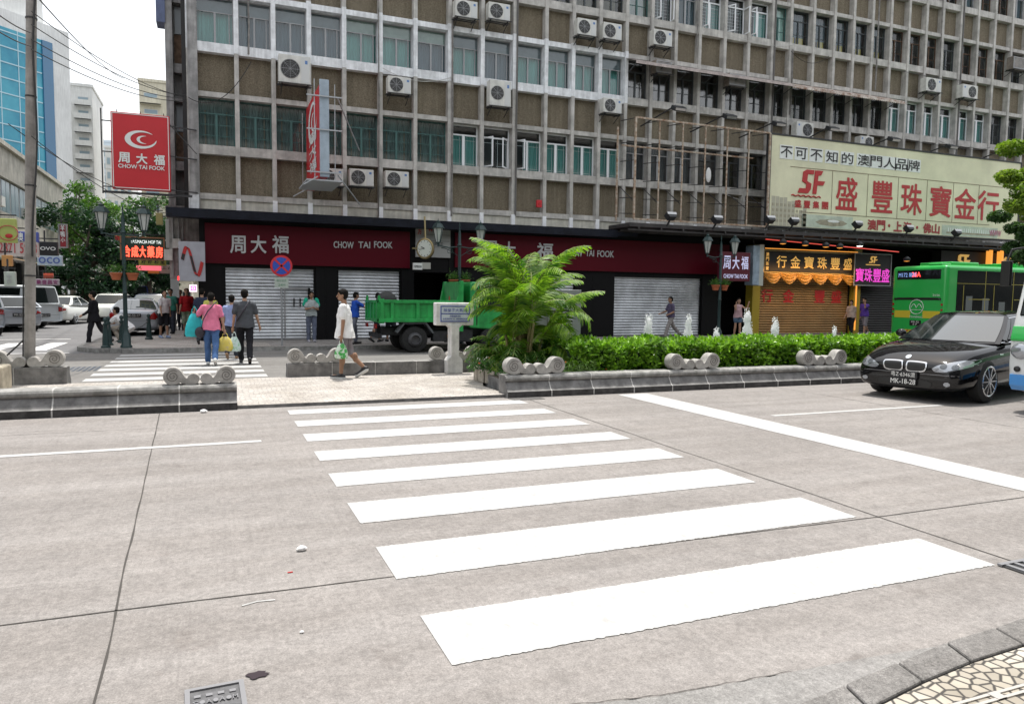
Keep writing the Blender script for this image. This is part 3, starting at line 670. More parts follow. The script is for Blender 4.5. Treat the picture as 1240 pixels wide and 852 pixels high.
for (a,b_,c) in ((6.7,8.0,1.6),(19.9,22.0,1.6),(27.9,54,1.2)): M().box(a,b_,c,1.95,.12,4.2).build('entrance_wall',mat('entrance_dark',(.012,.011,.012),.7,var=.3,spec=.1),bt)

# pipes and loose cables on the facade
for k,(u,v0,v1) in enumerate([(458,0,262),(548,20,262),(788,20,262),(1065,0,110),(1142,0,118),(300,0,66),(845,0,60),(960,60,140)]):
    a=W(u,v0,D-.04); c=W(u,v1,D-.04); m=M(); m.tube([(a.x,a.y,a.z+(2 if v0==0 else 0)),(a.x+.02,a.y,(a.z+c.z)/2),(a.x,a.y,c.z)],.022+.012*(k%2),6); bput(m,'drain_pipe',mat('old_pipe',(.20,.19,.18),.7,var=.4,vs=6))
r=random.Random(17)
for k in range(9):
    i=r.randrange(1,30); j=i+r.randint(2,4); z=SILL[r.randrange(4)]+r.uniform(-.1,.2); m=M(); a=MX[i]; c=MX[min(j,len(MX)-1)]; sg=r.uniform(.05,.5)
    m.tube([(a+(c-a)*t/16,D-.03,z-sg*4*(t/16)*(1-t/16)) for t in range(17)],.011,4); bput(m,'loose_cable',mat('cable_grey',(.10,.10,.10),.6) if k%2 else mat('cable_white',(.5,.5,.48),.6))
# ================================================================ THINGS ON THE FACADE
ACW=mat('ac_white',(.62,.62,.58),.5,var=.15,vs=4,streak=.1); ACG=mat('ac_grille',(.13,.13,.13),.6); IRON=mat('iron_bracket',(.03,.03,.032),.6)
def ac(label,u,v,w=.82,h=.55,dep=.34,Y=D-.12,big=False,side='l',old=False):
    p=W(u,v,Y-dep); t=thing('air_conditioner',label,'air conditioner',(p.x,Y,p.z-h/2),group='air conditioners on the facade')
    m=M(); m.box(-w/2,w/2,-dep,0,0,h); m.build('body',ACW if not old else mat('ac_old_brown',(.22,.19,.16),.7,var=.4,vs=5),t,bevel=.015)
    if old: 
        m=M(); fr(m,-w/2+.03,w/2-.03,.03,h-.03,.03,-dep-.015,.015)
        for q in range(9): m.box(-w/2+.06,w/2-.06,-dep-.01,-dep-.002,.07+q*(h-.14)/9,.085+q*(h-.14)/9)
        m.build('front_grille',FRA,t)
    else:
        cx=-w*.14 if side=='l' else w*.14; r=min(w*.3,h*.42)
        m=M(); m.cyl((cx,-dep-.012,h/2),(cx,-dep+.002,h/2),r,n=24); m.build('fan_opening',mat('fan_dark',(.025,.025,.025),.7),t)
        m=M()
        for q in range(1,6): 
            rr=r*q/5.3; m.tube([(cx+rr*math.cos(a),-dep-.016,h/2+rr*math.sin(a)) for a in [2*pi*j/20 for j in range(21)]],.004,4)
        for a in range(4): m.bar((cx-r*math.cos(a*pi/4),-dep-.018,h/2-r*math.sin(a*pi/4)),(cx+r*math.cos(a*pi/4),-dep-.018,h/2+r*math.sin(a*pi/4)),.008)
        m.build('fan_grille',FRA,t)
        m=M(); s=1 if side=='l' else -1
        m.box(min(s*w*.2,s*w*.46),max(s*w*.2,s*w*.46),-dep-.006,-dep,.03,h-.03); m.build('side_panel',mat('ac_panel',(.55,.56,.55),.45),t)
        m=M(); m.box(s*w*.36-.04,s*w*.36+.04,-dep-.01,-dep-.005,h*.72,h*.85); m.build('badge',mat('ac_badge',(.10,.2,.42) if big else (.3,.32,.33),.4),t)
    m=M()
    for x in (-w*.4,w*.4): m.bar((x,-dep-.08,-.03),(x,.14,-.03),.03); m.bar((x,-dep,-.04),(x,.14,-.28),.022)
    for y in (-dep-.06,-dep/2,-.03): m.bar((-w/2-.04,y,-.03),(w/2+.04,y,-.03),.028)
    m.build('bracket',IRON,t)
    return t
ACS=[('large white outdoor unit with blue badge under the third-storey windows, far left',357,84,1.0,.88,{'big':1}),
('white outdoor unit left of the largest square unit, under the third-storey windows',484,103,.8,.55,{}),
('big square white unit with open fan above the white casement windows',606,113,.82,.9,{'big':1}),
('upper-edge white unit, left one of the top pair near the centre',565,11,.82,.58,{}),
('upper-edge white unit, right one of the top pair near the centre',605,14,.82,.58,{}),
('white unit just left of the rust-stained one, high on the facade',711,33,.8,.6,{}),
('rust-stained white unit high on the facade',742,38,.8,.6,{}),
('white unit under the bushy ledge beside the scaffold corner',742,128,.8,.55,{}),
('white unit above the long brown awning',803,46,.85,.6,{}),
('old box unit stuck through the window under the left part of the awning',804,81,.75,.5,{'old':1}),
('old box unit stuck through the window under the right part of the awning',893,97,.85,.5,{'old':1}),
('white unit half hidden by the narrow vertical sign',401,214,.8,.55,{}),
('white unit right of the vertical sign, below the green windows',438,215,.82,.56,{}),
('low white unit between the vertical sign and the white casements',481,217,.82,.54,{}),
('white unit just above the left end of the yellow billboard',975,157,.95,.62,{'side':'r'}),
('small unit peeping over the billboard beside the second lamp arm',1050,172,.8,.5,{'side':'r'}),
('grey sooty unit with shiny fan hub, upper right',1131,103,1.0,.62,{}),
('pale unit with fan at its right, upper right of the facade',1175,111,1.05,.62,{'side':'r'}),
('old unit in a window cage at the right edge',1236,77,1.1,.6,{'old':1})]
for a in ACS: ac(a[0],a[1],a[2],a[3],a[4],**a[5])
# sign lamp arms
LB=mat('lamp_black',(.02,.022,.025),.5); HOT=mat('lamp_glint',(1,1,.95),.3,emit=(1,.95,.8),es=6)
def spot_arm(label,u0,v0,u1,v1):
    a=W(u0,v0,D); b_=W(u1,v1,23.6); t=thing('spotlight',label,'lamp',a,group='arm spotlights above the billboard and scaffold'); v=b_-a
    M().cyl((0,0,0),v,.03,n=8).build('arm',IRON,t)
    m=M(); q=Matrix.Translation(v)@Matrix.Rotation(rad(25),4,'X'); m.box(-.1,.42,-.16,.14,-.17,.0,0,q); m.build('lamp_head',LB,t,bevel=.03)
    m=M(); m.box(-.06,.38,-.165,-.16,-.13,-.04,0,q); m.build('lens',mat('lens_glass',(.4,.4,.4),.1,metal=.6),t)
for k,(a,b_,c,d) in enumerate([(776,153,818,128),(836,160,880,138),(895,167,940,147),(965,175,1005,153),(1038,184,1080,166),(1103,192,1150,175),(1175,198,1210,183)]):
    spot_arm(['first','second','third','fourth','fifth','sixth','seventh'][k]+' long-armed spotlight from the left, reaching out over the '+('scaffold' if k<3 else 'yellow billboard'),a,b_,c,d)
def flood(label,u,v,grp='black floodlights along the billboard foot'):
    p=W(u,v,23.9); t=thing('floodlight',label,'floodlight',p,group=grp); q=Matrix.Rotation(rad(-35),4,'X')
    m=M(); m.prism([(-.22,.1),(.22,.1),(.15,-.14),(-.15,-.14)],-.14,.1,mt=q); m.build('housing',LB,t,bevel=.02)
    m=M(); m.box(-.2,.2,-.15,-.14,-.02,.09,0,q); m.build('front_glass',mat('lens_glass',(.4,.4,.4),.1),t)
    m=M(); m.bar((0,0,-.1),(0,.25,-.35),.05); m.build('stand',IRON,t)
for k,(u,v) in enumerate([(812,262),(868,266),(932,266),(961,268),(1038,272),(1100,277),(1158,282)]):
    flood(['leftmost','second','third','fourth','fifth','sixth','rightmost'][k]+' of the black floodlights, '+('below the scaffold' if k<2 else 'below the yellow billboard'),u,v)
# scaffold sign frame
SB=24.5; sx0,sx1=14.9,21.25; sz0,sz1=4.66,8.44
RU=mat('rusty_white_steel',(.50,.44,.36),.6,var=.5,vs=8,col2=(.25,.14,.08)); 
t=thing('sign_frame','empty rusty steel lattice frame left of the yellow billboard','metal frame',(sx0,SB,sz0)); h=sz1-sz0; wd=sx1-sx0
m=M(); 
for x in (0,wd): m.bar((x,0,0),(x,0,h),.07); 
m.bar((-.25,.9,0),(-.25,.9,h-.2),.06)
for z in (0,h): m.bar((0,0,z),(wd,0,z),.065)
m.bar((.0,1.0,h-.85),(wd,1.0,h-.85),.06)
m.build('outer_frame',RU,t)
m=M()
for i in range(1,6): m.bar((wd*i/6,0,0),(wd*i/6,0,h),.045)
m.build('upright',RU,t)
m=M()
for i in range(7):
    for z in (.2,.8,1.5,2.2,2.9,h-.02): m.bar((wd*i/6,0,z),(wd*i/6,1.1,z+.12),.028)
    m.bar((wd*i/6,0,.65),(wd*i/6,1.1,1.35),.025)
m.build('tie_rod',IRON,t)
tag(M().ell(W(858,212,25.0),.13,.05,.3,8,6).build('plastic_bag',mat('bag_white',(.7,.7,.7),.5)),'white plastic bag caught in the rusty sign frame','plastic bag')
# billboard
YB=mat('billboard_yellow',(.70,.68,.48),.6,var=.12,vs=.6); BR_=mat('sign_red',(.42,.02,.02),.5); INK=mat('sign_black',(.02,.02,.02),.6); WH=mat('sign_white',(.72,.74,.72),.6)
FAD=mat('faded_print',(.44,.42,.33),.7,var=.1); MAP=mat('faded_print_dark',(.33,.30,.22),.7,var=.3,vs=5); PGN=mat('faded_green_print',(.50,.56,.46),.7,var=.2,vs=2)
bx0,bx1,bz0,bz1=21.32,36.6,4.72,8.40
t=thing('billboard','big yellow billboard with red jewellery shop characters and black top line','billboard',(bx0,SB,bz0)); 
bw=bx1-bx0; bh=bz1-bz0
M().box(0,bw,0,.18,0,bh).build('panel',YB,t,bevel=.01)
m=M(); 
for (a,c,e,f) in ((0,bw,bh,bh+.06),(0,bw,-.06,0),(-.06,0,-.06,bh+.06),(bw,bw+.06,-.06,bh+.06)): m.box(a,c,-.03,.22,e,f)
m.build('border_frame',IRON,t)
def U(u,v): p=W(u,v,SB); return p.x-bx0,p.z-bz0
# local ruler on the panel: x positions of the lettering
m=M(); m2=M()
for i,u in enumerate([952,970,988,1007,1026]+[1045.5,1061,1077,1092,1107]):
    x,_=U(u,190); w_=.245 if i<5 else .26; x1,_=U(u+8.2,190); w_=(x1-x); z=bh-.66; m.box(x-w_*.98,x+w_*.98,-.012,-.004,z-.27,z+.29,0)
    put_text(m2,'不可不知的澳門人品牌'[i],x-w_*.84,x+w_*.84,z-.21,z+.24,-.02,.012)
m.build('white_tile',WH,t); m2.build('lettering',INK,t,fix=False)
m=M()
for u,c in ((1025,'盛'),(1068,'豐'),(1104,'珠'),(1139,'寶'),(1169,'金'),(1197,'行')):
    x,_=U(u,240); x1,_=U(u+14.5,240); w_=x1-x; put_text(m,c,x-w_*.86,x+w_*.86,.86,2.22,-.012,.016)
m.build('lettering',BR_,t,fix=False)
m=M(); 
for u,c in ((966,'盛'),(977,'豐'),(988,'集'),(999,'團')):
    x,_=U(u,246); w_=.17; put_text(m,c,x-w_,x+w_,.82,1.12,-.012,.03)
pts=[(U(958,240)[0]+i*.049,-.02,1.30+.025*math.sin(i*1.1)) for i in range(33)]; m.tube(pts,.028,5)
m.build('lettering',BR_,t,fix=False)
m=M(); x,_=U(966,222); x2,_=U(998,222)
k=(x2-x)/1.0; sf=[[(0,0),(.38,0),(.47,.18),(.47,.42),(.30,.52),(.30,.82),(.52,.82),(.52,1),(.24,1),(.12,.9),(.12,.5),(.29,.38),(.29,.2),(.05,.2)],[(.56,0),(.70,0),(.70,.38),(.92,.38),(.98,.56),(.70,.56),(.70,.8),(.80,.8),(.86,1),(.56,1)]]
for p in sf: m.prism([(x+a*k+.10*b_,1.42+b_*.98) for a,b_ in p],-.03,-.005)
m.build('emblem',BR_,t)
m=M()
for u in (1007,1050,1087,1122,1154,1185): x,_=U(u,240); m.box(x-.012,x+.012,-.008,-.003,.62,2.46)
m.box(U(962,250)[0]-.3,bw-1.2,-.008,-.003,2.45,2.475); m.box(1.7,bw-2,-.008,-.003,.62,.645)
m.build('rule_line',mat('rule_brown',(.18,.13,.08),.7),t)
m=M(); x,_=U(1052,262)
for c,u in (('澳',1056),('門',1067),('上',1087.5),('海',1099),('佛',1123),('山',1133.5)): x,_=U(u,265); put_text(m,c,x-.24,x+.24,.08,.5,-.012,.045)
for u in (1077,1111): x,_=U(u,265); m.ell((x,-.01,.3),.07,.01,.07)
m.build('lettering',mat('sign_red_dark',(.33,.03,.03),.5),t,fix=False)
m=M(); put_text(m,'WWW',U(1198,280)[0],U(1212,280)[0],.12,.4,-.012,.02); m.build('lettering',mat('sign_pink',(.5,.15,.25),.5),t,fix=False)
# faded townscape print at the left and bottom of the panel
m=M(); r=random.Random(5)
for i in range(9):
    x=.12+i*.21; hh=.9+.5*r.random()-.06*i; m.box(x,x+.19,-.004,-.001,.02,hh,0)
    for q in range(4): m.box(x+.04,x+.08,-.007,-.004,.15+q*.22,.27+q*.22,1); m.box(x+.11,x+.15,-.007,-.004,.15+q*.22,.27+q*.22,1)
m.build('printed_townscape',[FAD,MAP],t)
m=M(); m.box(1.75,4.6,-.004,-.001,.03,.56,0); m.ell((3.4,-.004,.26),.9,.004,.15,24,4,1); m.ell((3.5,-.01,.33),.35,.003,.06,16,4,2)
m.box(10.1,13.9,-.004,-.001,.03,.5,0); m.box(10.4,13.7,-.007,-.004,.12,.2,1)
for i in range(22): m.box(10.5+i*.15,10.55+i*.15,-.008,-.004,.2,.38,2)
m.build('printed_scenery',[PGN,MAP,WH],t)
# scrap of purple sign behind the tree
tag(M().box(W(1217,220).x+5.2,W(1217,220).x+6.5,SB,SB+.15,6.6,7.7).build('small_sign',mat('purple_sign',(.12,.04,.16),.5)),'small purple sign panel peeping beside the tree at the right edge','sign')
# corner red sign on brackets
SR=mat('bright_red_sign',(.52,.022,.03),.45,var=.06,vs=1)
def logo(m,cx,cz,s,y,mi=0):
    n=40; o=[];i_=[]
    for k in range(n+1):
        a=rad(-20)+k/n*rad(320)+rad(60); th=.34*math.sin(pi*(k/n))**.8+.02; o.append((cx+s*math.cos(a),y,cz+s*.62*math.sin(a))); i_.append((cx+s*(1-th)*math.cos(a)+.0,y,cz+s*.62*(1-th)*math.sin(a)))
    m.grid([o,i_],mi)
    o=[];i_=[]
    for k in range(n+1):
        a=rad(70)+k/n*rad(220); th=.42*math.sin(pi*(k/n))**.8+.02; q=.46; o.append((cx+.2*s+s*q*math.cos(a),y,cz+s*.6*q*math.sin(a))); i_.append((cx+.2*s+s*q*(1-th)*math.cos(a),y,cz+s*.6*q*(1-th)*math.sin(a)))
    m.grid([o,i_],mi)
YC=25.3; a=W(136,228,YC); c=W(205,141,YC)
t=thing('jeweller_sign','bright red jeweller sign with white swirl hung off the building corner','sign',(a.x,YC,a.z)); ww=c.x-a.x; hh=c.z-a.z
M().box(0,ww,0,.22,0,hh).build('sign_board',SR,t,bevel=.02)
m=M(); fr(m,.03,ww-.03,.03,hh-.03,.02,-.012,.01); m.build('sign_border',WH,t)
m=M(); logo(m,ww*.5,hh*.66,ww*.27,-.015); m.build('emblem',WH,t,fix=False)
m=M()
for i,s in enumerate('周大福'): put_text(m,s,ww*(.12+.3*i),ww*(.30+.3*i),hh*.345,hh*.475,-.015,.03)
put_text(m,'CHOW TAI FOOK',ww*.11,ww*.90,hh*.275,hh*.325,-.015,.03); m.build('lettering',WH,t,fix=False)
m=M(); x=-.26
m.bar((x,.1,-.15),(x,.1,hh+.08),.035)
for z in (0.06,hh*.48,hh*.88): m.bar((x,.1,z),(0,.1,z),.03); m.bar((ww,.1,z),(ww+.75,.4,z),.035)
m.bar((x,.02,-.12),(ww+.6,.02,-.12),.04); m.bar((x,.25,-.06),(ww+.6,.25,-.06),.03)
for q in range(6): m.bar((x+.35*q,.02,-.12),(x+.35*q+.1,.25,-.06),.02)
for q in (.1,.5,.9): m.bar((ww*q,.1,hh),(ww*q,.05,hh+.07),.02)
m.bar((ww,.1,hh*.9),(ww+.75,.3,hh*.55),.02)
m.build('steel_frame',IRON,t)
# narrow sign standing out from the wall
xr=_ray(371,150); XV=xr[0]/xr[1]*25.55; r2=_ray(387.5,150); Yn=XV/(r2[0]/r2[1]); za=W(388,213,Yn).z; zb=W(388,101,Yn).z; hh=zb-za
BG=mat('blue_grey_metal',(.33,.40,.47),.5,var=.15)
t=thing('projecting_sign','tall narrow red sign sticking out of the wall, blue-grey edge towards the road','sign',(XV,Yn,za)); dd=25.6-Yn
m=M(); m.box(0,.24,.05,dd,0,hh); m.build('sign_board',SR,t)
m=M(); m.box(-.01,.26,-.02,.05,-.02,hh+.12); m.build('edge_panel',BG,t,bevel=.015)
mt=Matrix(((0,1,0,-.012),(-1,0,0,dd*.95),(0,0,1,0),(0,0,0,1)))
m=M(); 
q=M(); logo(q,dd*.45,hh*.70,dd*.30,0); m.add([mt@Vector(p) for p in q.v],q.f)
for i,s in enumerate('周大福'): put_text(m,s,dd*.22,dd*.72,hh*(.46-.16*i),hh*(.59-.16*i),0,.02,mt=mt)
m.build('lettering',WH,t,fix=False)
m=M()
for z in (.1,hh*.5,hh*.86): m.bar((-.38,-.06,z),(.62,-.06,z),.035); m.bar((.1,0,z),(.1,dd+.2,z),.03)
m.bar((-.16,-.03,-.1),(-.16,-.03,hh+.1),.025); m.bar((.42,-.03,-.1),(.42,-.03,hh),.02); m.bar((-.16,dd*.9,-.1),(-.16,dd*.9,hh-.2),.02)
m.box(-.4,.62,-.15,dd*.6,-.16,-.12); m.bar((-.5,-.2,-.3),(-.1,-.2,-.05),.03); m.bar((-.5,dd*.8,-.3),(-.1,dd*.8,-.05),.03)
m.bar((.5,-.02,hh*.86),(1.75,dd,hh*.55),.03); m.bar((.5,-.02,.05),(1.75,dd,-.35),.03); m.bar((.4,-.03,hh*.6),(1.0,dd,hh*.58),.02)
m.build('steel_frame',mat('galv_steel',(.40,.42,.44),.5,metal=.2),t)
rb=thing('alarm_box','small red box on the mullion above the second fascia','alarm box',W(652,247,D-.05)); M().box(-.11,.11,-.1,.0,-.14,.14).build('box_case',SR,rb,bevel=.02); m=M(); m.cyl((0,-.12,0),(0,-.1,0),.05); m.build('bell',BR_,rb)
# directory board, clock and small sign
t=thing('directory_board','pale building directory board behind the round clock','sign board',W(503,311,D-.02)); a=W(545,269,D-.02); ww=a.x-t.location.x; hh=a.z-t.location.z
M().box(0,ww,-.06,.05,0,hh).build('board',mat('board_grey',(.34,.345,.335),.5),t)
m=M(); put_text(m,'Windsor',ww*.35,ww*.78,hh*.70,hh*.84,-.07,.01); put_text(m,'東',ww*.05,ww*.16,hh*.8,hh*.95,-.07,.03); put_text(m,'方',ww*.05,ww*.16,hh*.62,hh*.77,-.07,.03); m.build('lettering',BR_,t,fix=False)
m=M()
for z in (.62,.45,.28): m.box(ww*.25,ww*.97,-.066,-.062,hh*z,hh*z+.012)
put_text(m,'RONDA',ww*.3,ww*.62,hh*.88,hh*.96,-.07,.01); put_text(m,'GERALD',ww*.5,ww*.78,hh*.34,hh*.42,-.07,.01)
m.build('lettering',mat('board_ink',(.08,.08,.08),.6),t,fix=False)
p=W(515,301,24.9); t=thing('wall_clock','round gold-rimmed double-faced clock hanging by the entrance','clock',p); R_=Matrix.Rotation(rad(-28),3,'Z')
GO=mat('dull_gold',(.30,.24,.12),.35,metal=.7)
def disk(m,r,y0,y1,n=32,sx=1,sz=1): m.add([R_@Vector((r*sx*math.cos(2*pi*i/n),y,r*sz*math.sin(2*pi*i/n))) for y in (y0,y1) for i in range(n)],[tuple(range(n)),tuple(range(2*n-1,n-1,-1))]+[(i,n+i,n+(i+1)%n,(i+1)%n) for i in range(n)])
m=M(); disk(m,.36,-.10,.12,sx=.85); m.build('case',GO,t,smooth=True,bevel=.03)
m=M(); disk(m,.29,-.112,-.10,sx=.85); m.build('dial',mat('clock_dial',(.62,.66,.60),.4),t)
m=M()
for k in range(12):
    a=k*pi/6; m.bar(R_@Vector((.20*math.sin(a),-.118,.235*math.cos(a))),R_@Vector((.225*math.sin(a),-.118,.265*math.cos(a))),.018)
m.bar(R_@Vector((0,-.12,0)),R_@Vector((-.12,-.12,.06)),.02); m.bar(R_@Vector((0,-.12,0)),R_@Vector((-.19,-.12,-.04)),.014); m.build('hand',INK,t)
m=M(); m.bar((.0,0,.33),(.0,.1,1.1),.05); m.bar((-.45,.05,0),(-.25,.05,0),.05); m.build('hanger',GO,t)
p=W(511,322,24.9); t=thing('small_sign','tiny white two-sided sign hanging below the clock','sign',p); M().box(-.32,-.0,-.06,.05,-.13,.10).build('sign_board',WH,t); M().box(.0,.3,-.03,.08,-.1,.12).build('sign_side',mat('board_grey2',(.4,.4,.36),.5),t)
m=M(); put_text(m,'OMEGA',-.29,-.03,-.06,.02,-.066,.01); m.build('lettering',INK,t,fix=False)
# small jeweller box sign beside the gold shop and a pale light box
p=W(873,340,24.6); q=W(909,306,24.6); t=thing('box_sign','small dark purple-red jeweller box sign behind the right street lamp','sign',p); ww=q.x-p.x; hh=q.z-p.z
M().box(0,ww,0,.25,0,hh).build('sign_board',mat('purple_red',(.09,.006,.018),.4),t,bevel=.01)
m=M(); 
for i,s in enumerate('周大福'): put_text(m,s,ww*(.06+.31*i),ww*(.30+.31*i),hh*.42,hh*.86,-.01,.02)
put_text(m,'CHOW TAI FOOK',ww*.08,ww*.92,hh*.1,hh*.24,-.01,.02); m.build('lettering',mat('lit_letter',(.6,.6,.8),.4,emit=(.5,.5,.7),es=.35),t,fix=False)
p=W(911,345,24.9); t=thing('light_box','pale blue double light box next to the small red sign','light box',p); m=M(); m.box(0,.35,0,.5,0,1.65); m.build('case',mat('lightbox_blue',(.30,.38,.46),.4,var=.3,vs=3),t,bevel=.02); m=M(); m.box(.36,.6,.05,.5,-.02,1.7); m.build('side_panel',mat('pale_panel',(.45,.47,.42),.5),t); m=M(); m.bar((.2,.2,1.6),(.2,.4,2.4),.04); m.build('hanger',IRON,t)
# gold shop
ORG=mat('amber_glow',(.9,.35,.05),.5,emit=(1,.38,.06),es=.8); GLT=mat('gold_lettering',(.70,.42,.10),.35,emit=(1,.58,.15),es=.35)
gx0,gx1=22.1,27.4
t=thing('gold_shop_front','gold jeweller front with amber-lit black sign and yellow posts','shop front',(gx0,D,.12)); w_=gx1-gx0
YC_=mat('yellow_post',(.34,.26,.03),.4)
for x in (-.28,w_+.22): M().box(x-.2,x+.2,-.15,.3,0,3.9).build('post',YC_,t)
M().box(-.02,w_,-.22,.1,2.78,3.62).build('sign_board',INK,t)
m=M(); fr(m,-.05,w_+.03,2.7,3.7,.06,-.26,.05); m.build('sign_frame',GO,t)
m=M(); 
for i,c in enumerate('行金寶珠豐盛'): x=w_*(.2+.145*i)-.1; put_text(m,c,x-.27,x+.27,2.95,3.46,-.235,.014)
for i,c in enumerate('澳門珠寶'): put_text(m,c,.1,.26,3.42-.2*i,3.58-.2*i,-.235,.02)
m.build('lettering',GLT,t,fix=False)
shutter('roller_shutter','amber-lit golden shutter with red characters, under the swagged curtain',gx0+.05,gx1-.1,2.85,D+.12,mat('gold_shutter',(.30,.19,.075),.45,metal=.3,var=.2,vs=1))
m=M()
for c,x in (('行',.5),('金',1.7),('豐',3.5),('盛',4.5)): put_text(m,c,x-.3,x+.3,1.45,2.0,.075,.03)
m.build('lettering',BR_,t,fix=False)
sw=M(); n=6
for i in range(n):
    a=i*w_/n; P=[]
    for j in range(9):
        row=[]
        for k in range(17):
            u_=k/16; x=a+w_/n*(u_*1.12-.06); sag=(.06+.30*(j/8))*math.sin(pi*u_)+.06*(j/8); row.append((x,-.30-.05*math.sin(j*2.4)-.05*math.sin(pi*u_),2.74-sag-.01*j))
        P.append(row)
    sw.grid(P)
sw.build('swag_curtain',mat('gold_satin_glow',(.50,.27,.06),.35,var=.45,vs=8,emit=(1,.42,.05),es=.03),t,smooth=True,fix=False)  # faint emission in the satin stands in for amber light falling on it
m=M(); m.bar((w_+.0,-.3,.2),(w_+.0,-.3,3.6),.045); m.bar((0,-.28,3.75),(w_,-.28,3.75),.03); m.build('neon_tube',ORG,t)
m=M(); m.bar((-.7,-1.1,4.05),(6.9,-1.1,3.78),.035); m.build('neon_tube',mat('red_neon',(1,.1,.1),.4,emit=(1,.12,.08),es=.5),t)
L=bpy.data.lights.new('amber_sign_light','AREA'); L.shape='RECTANGLE'; L.size=4.6; L.size_y=.15; L.energy=26; L.color=(1,.5,.15)
lo=bpy.data.objects.new('amber_sign_light',L); scene.collection.objects.link(lo); lo.location=(gx0+w_/2,D-.75,3.0); lo.rotation_euler=(rad(35),0,0)
for k,(u,v,e) in enumerate([(948,295,ORG),(975,297,ORG),(1000,299,ORG),(1017,300,ORG),(1041,298,HOT),(1098,316,ORG)]):
    p=W(u,v,24.3); o=thing('downlight',['small amber','second amber','third amber','fourth amber','bright white glaring','far amber'][k]+' downlight under the deck by the gold shop'+(' sign' if k<4 else (' next to the neon sign' if k==4 else ' above the green bus')),'lamp',p,group='downlights under the deck')
    M().lathe([(.13,0),(.16,.1),(.05,.2)],(0,0,0),12).build('housing',LB,o); M().lathe([(.001,-.03),(.11,-.01),(.12,.0)],(0,0,0),12).build('bulb',e,o)
# neon sign with black shutter under it
p=W(1034,342,25.4); q=W(1079,309,25.4); t=thing('neon_sign','magenta neon characters with small amber emblem on a black board','neon sign',p); ww=q.x-p.x; hh=q.z-p.z
M().box(0,ww,0,.25,-.1,hh).build('sign_board',INK,t)
m=M(); 
for i,c in enumerate('寶珠豐盛'): put_text(m,c,ww*(.03+.24*i),ww*(.25+.24*i),hh*.04,hh*.50,-.02,.012)
m.build('lettering',mat('magenta_neon',(1,.1,.8),.4,emit=(1,.08,.7),es=.45),t,fix=False)
m=M(); 
for pl in sf: m.prism([(ww*.38+a*.5+.05*b_,hh*.7+b_*.3) for a,b_ in pl],-.03,-.01)
m.box(ww*.3,ww*.7,-.02,-.01,hh*.62,hh*.65); m.build('emblem',GLT,t)
m=M(); fr(m,-.04,ww+.04,-.14,hh+.04,.04,-.03,.03); m.build('sign_frame',FRA,t)
shutter('roller_shutter','nearly black closed shutter under the magenta neon sign',28.0,32.4,2.9,D+.2,mat('black_shutter',(.03,.028,.028),.5))
# lit signs beyond the bus
t=thing('lit_shop_sign','black fascia with amber emblem and characters above the green bus','shop sign',(32.9,D,3.2))
M().box(0,9,-.2,.3,-.2,.95).build('sign_board',INK,t); m=M()
for pl in sf: m.prism([(1.0+a*1.0+.05*b_,.2+b_*.6) for a,b_ in pl],-.25,-.21)
for i,c in enumerate('行金寶'): put_text(m,c,4.4+1.2*i,5.2+1.2*i,.1,.75,-.22,.05)
m.build('lettering',GLT,t,fix=False)
for x in (3.1,3.9): M().box(x,x+.14,-.5,-.25,-.2,1.1).build('light_column',ORG,t)
# corner: banner and the side-street screens
YBn=25.3; a=W(217,340,YBn); c=W(248,293,YBn); t=thing('ribbon_banner','grey banner with a red and black ribbon wave at the shop corner','banner',a); ww=c.x-a.x; hh=c.z-a.z
M().box(0,ww,0,.06,0,hh).build('cloth',mat('banner_grey',(.36,.36,.40),.6,var=.1),t)
def ribbon(m,y0,w0,t0,t1,mi):
    A=[];B_=[]
    for i in range(31):
        u_=t0+(t1-t0)*i/30; x=ww*(.14+.76*u_); z=hh*(.5+.36*math.sin(u_*2*pi*1.0+.1)); A.append((x-w0/2,y0,z+w0*.3)); B_.append((x+w0/2,y0,z-w0*.3))
    m.grid([A,B_],mi)
m=M(); ribbon(m,-.02,.09,0,.98,0); ribbon(m,-.026,.075,.42,.62,1); ribbon(m,-.026,.08,0,.07,1); m.build('ribbon_print',[BR_,INK],t,fix=False)
wl=thing('corner_wall','whitish stained wall with pipes under the corner canopy','wall',(W(205,300,26.8).x,26.8,.12)); m=M(); m.box(0,.95,0,.3,2.0,4.0); m.build('plaster',mat('dirty_white_wall',(.42,.41,.39),.8,var=.4,vs=2,streak=.3),wl)
m=M(); 
for x in (.12,.3,.42): m.cyl((x,-.06,2.1),(x,-.06,4.0),.025,n=6)
m.build('pipe',PG,wl); m=M(); m.box(.1,.35,-.2,-.02,3.0,3.3); m.box(-.15,.1,-.2,.1,2.6,2.95); m.build('meter_box',ACW,wl)
p=W(216,337,25.9); t=thing('red_screen','small glowing red sign strip under the ribbon banner','lit sign',p); M().box(-.02,.47,0,.1,-.06,.07).build('glow_strip',mat('red_led',(1,.05,.05),.4,emit=(1,.04,.04),es=2),t)
p=W(234,349,25.9); t=thing('pink_lit_square','small glowing white and magenta square sign near the corner','lit sign',p); M().box(-.09,.09,0,.1,-.09,.09).build('sign_board',mat('mag_led',(1,.05,.5),.4,emit=(1,.03,.45),es=1.5),t); m=M(); fr(m,-.11,.11,-.11,.11,.03,-.02,.02); fr(m,-.045,.045,-.045,.045,.02,-.02,.02); m.build('lit_frame',mat('white_led',(1,.8,.95),.4,emit=(1,.75,.9),es=1.5),t)
# fire extinguisher-like red cone etc. at the entrance are behind the truck
c=W(459*1.0+82,345,24.5)
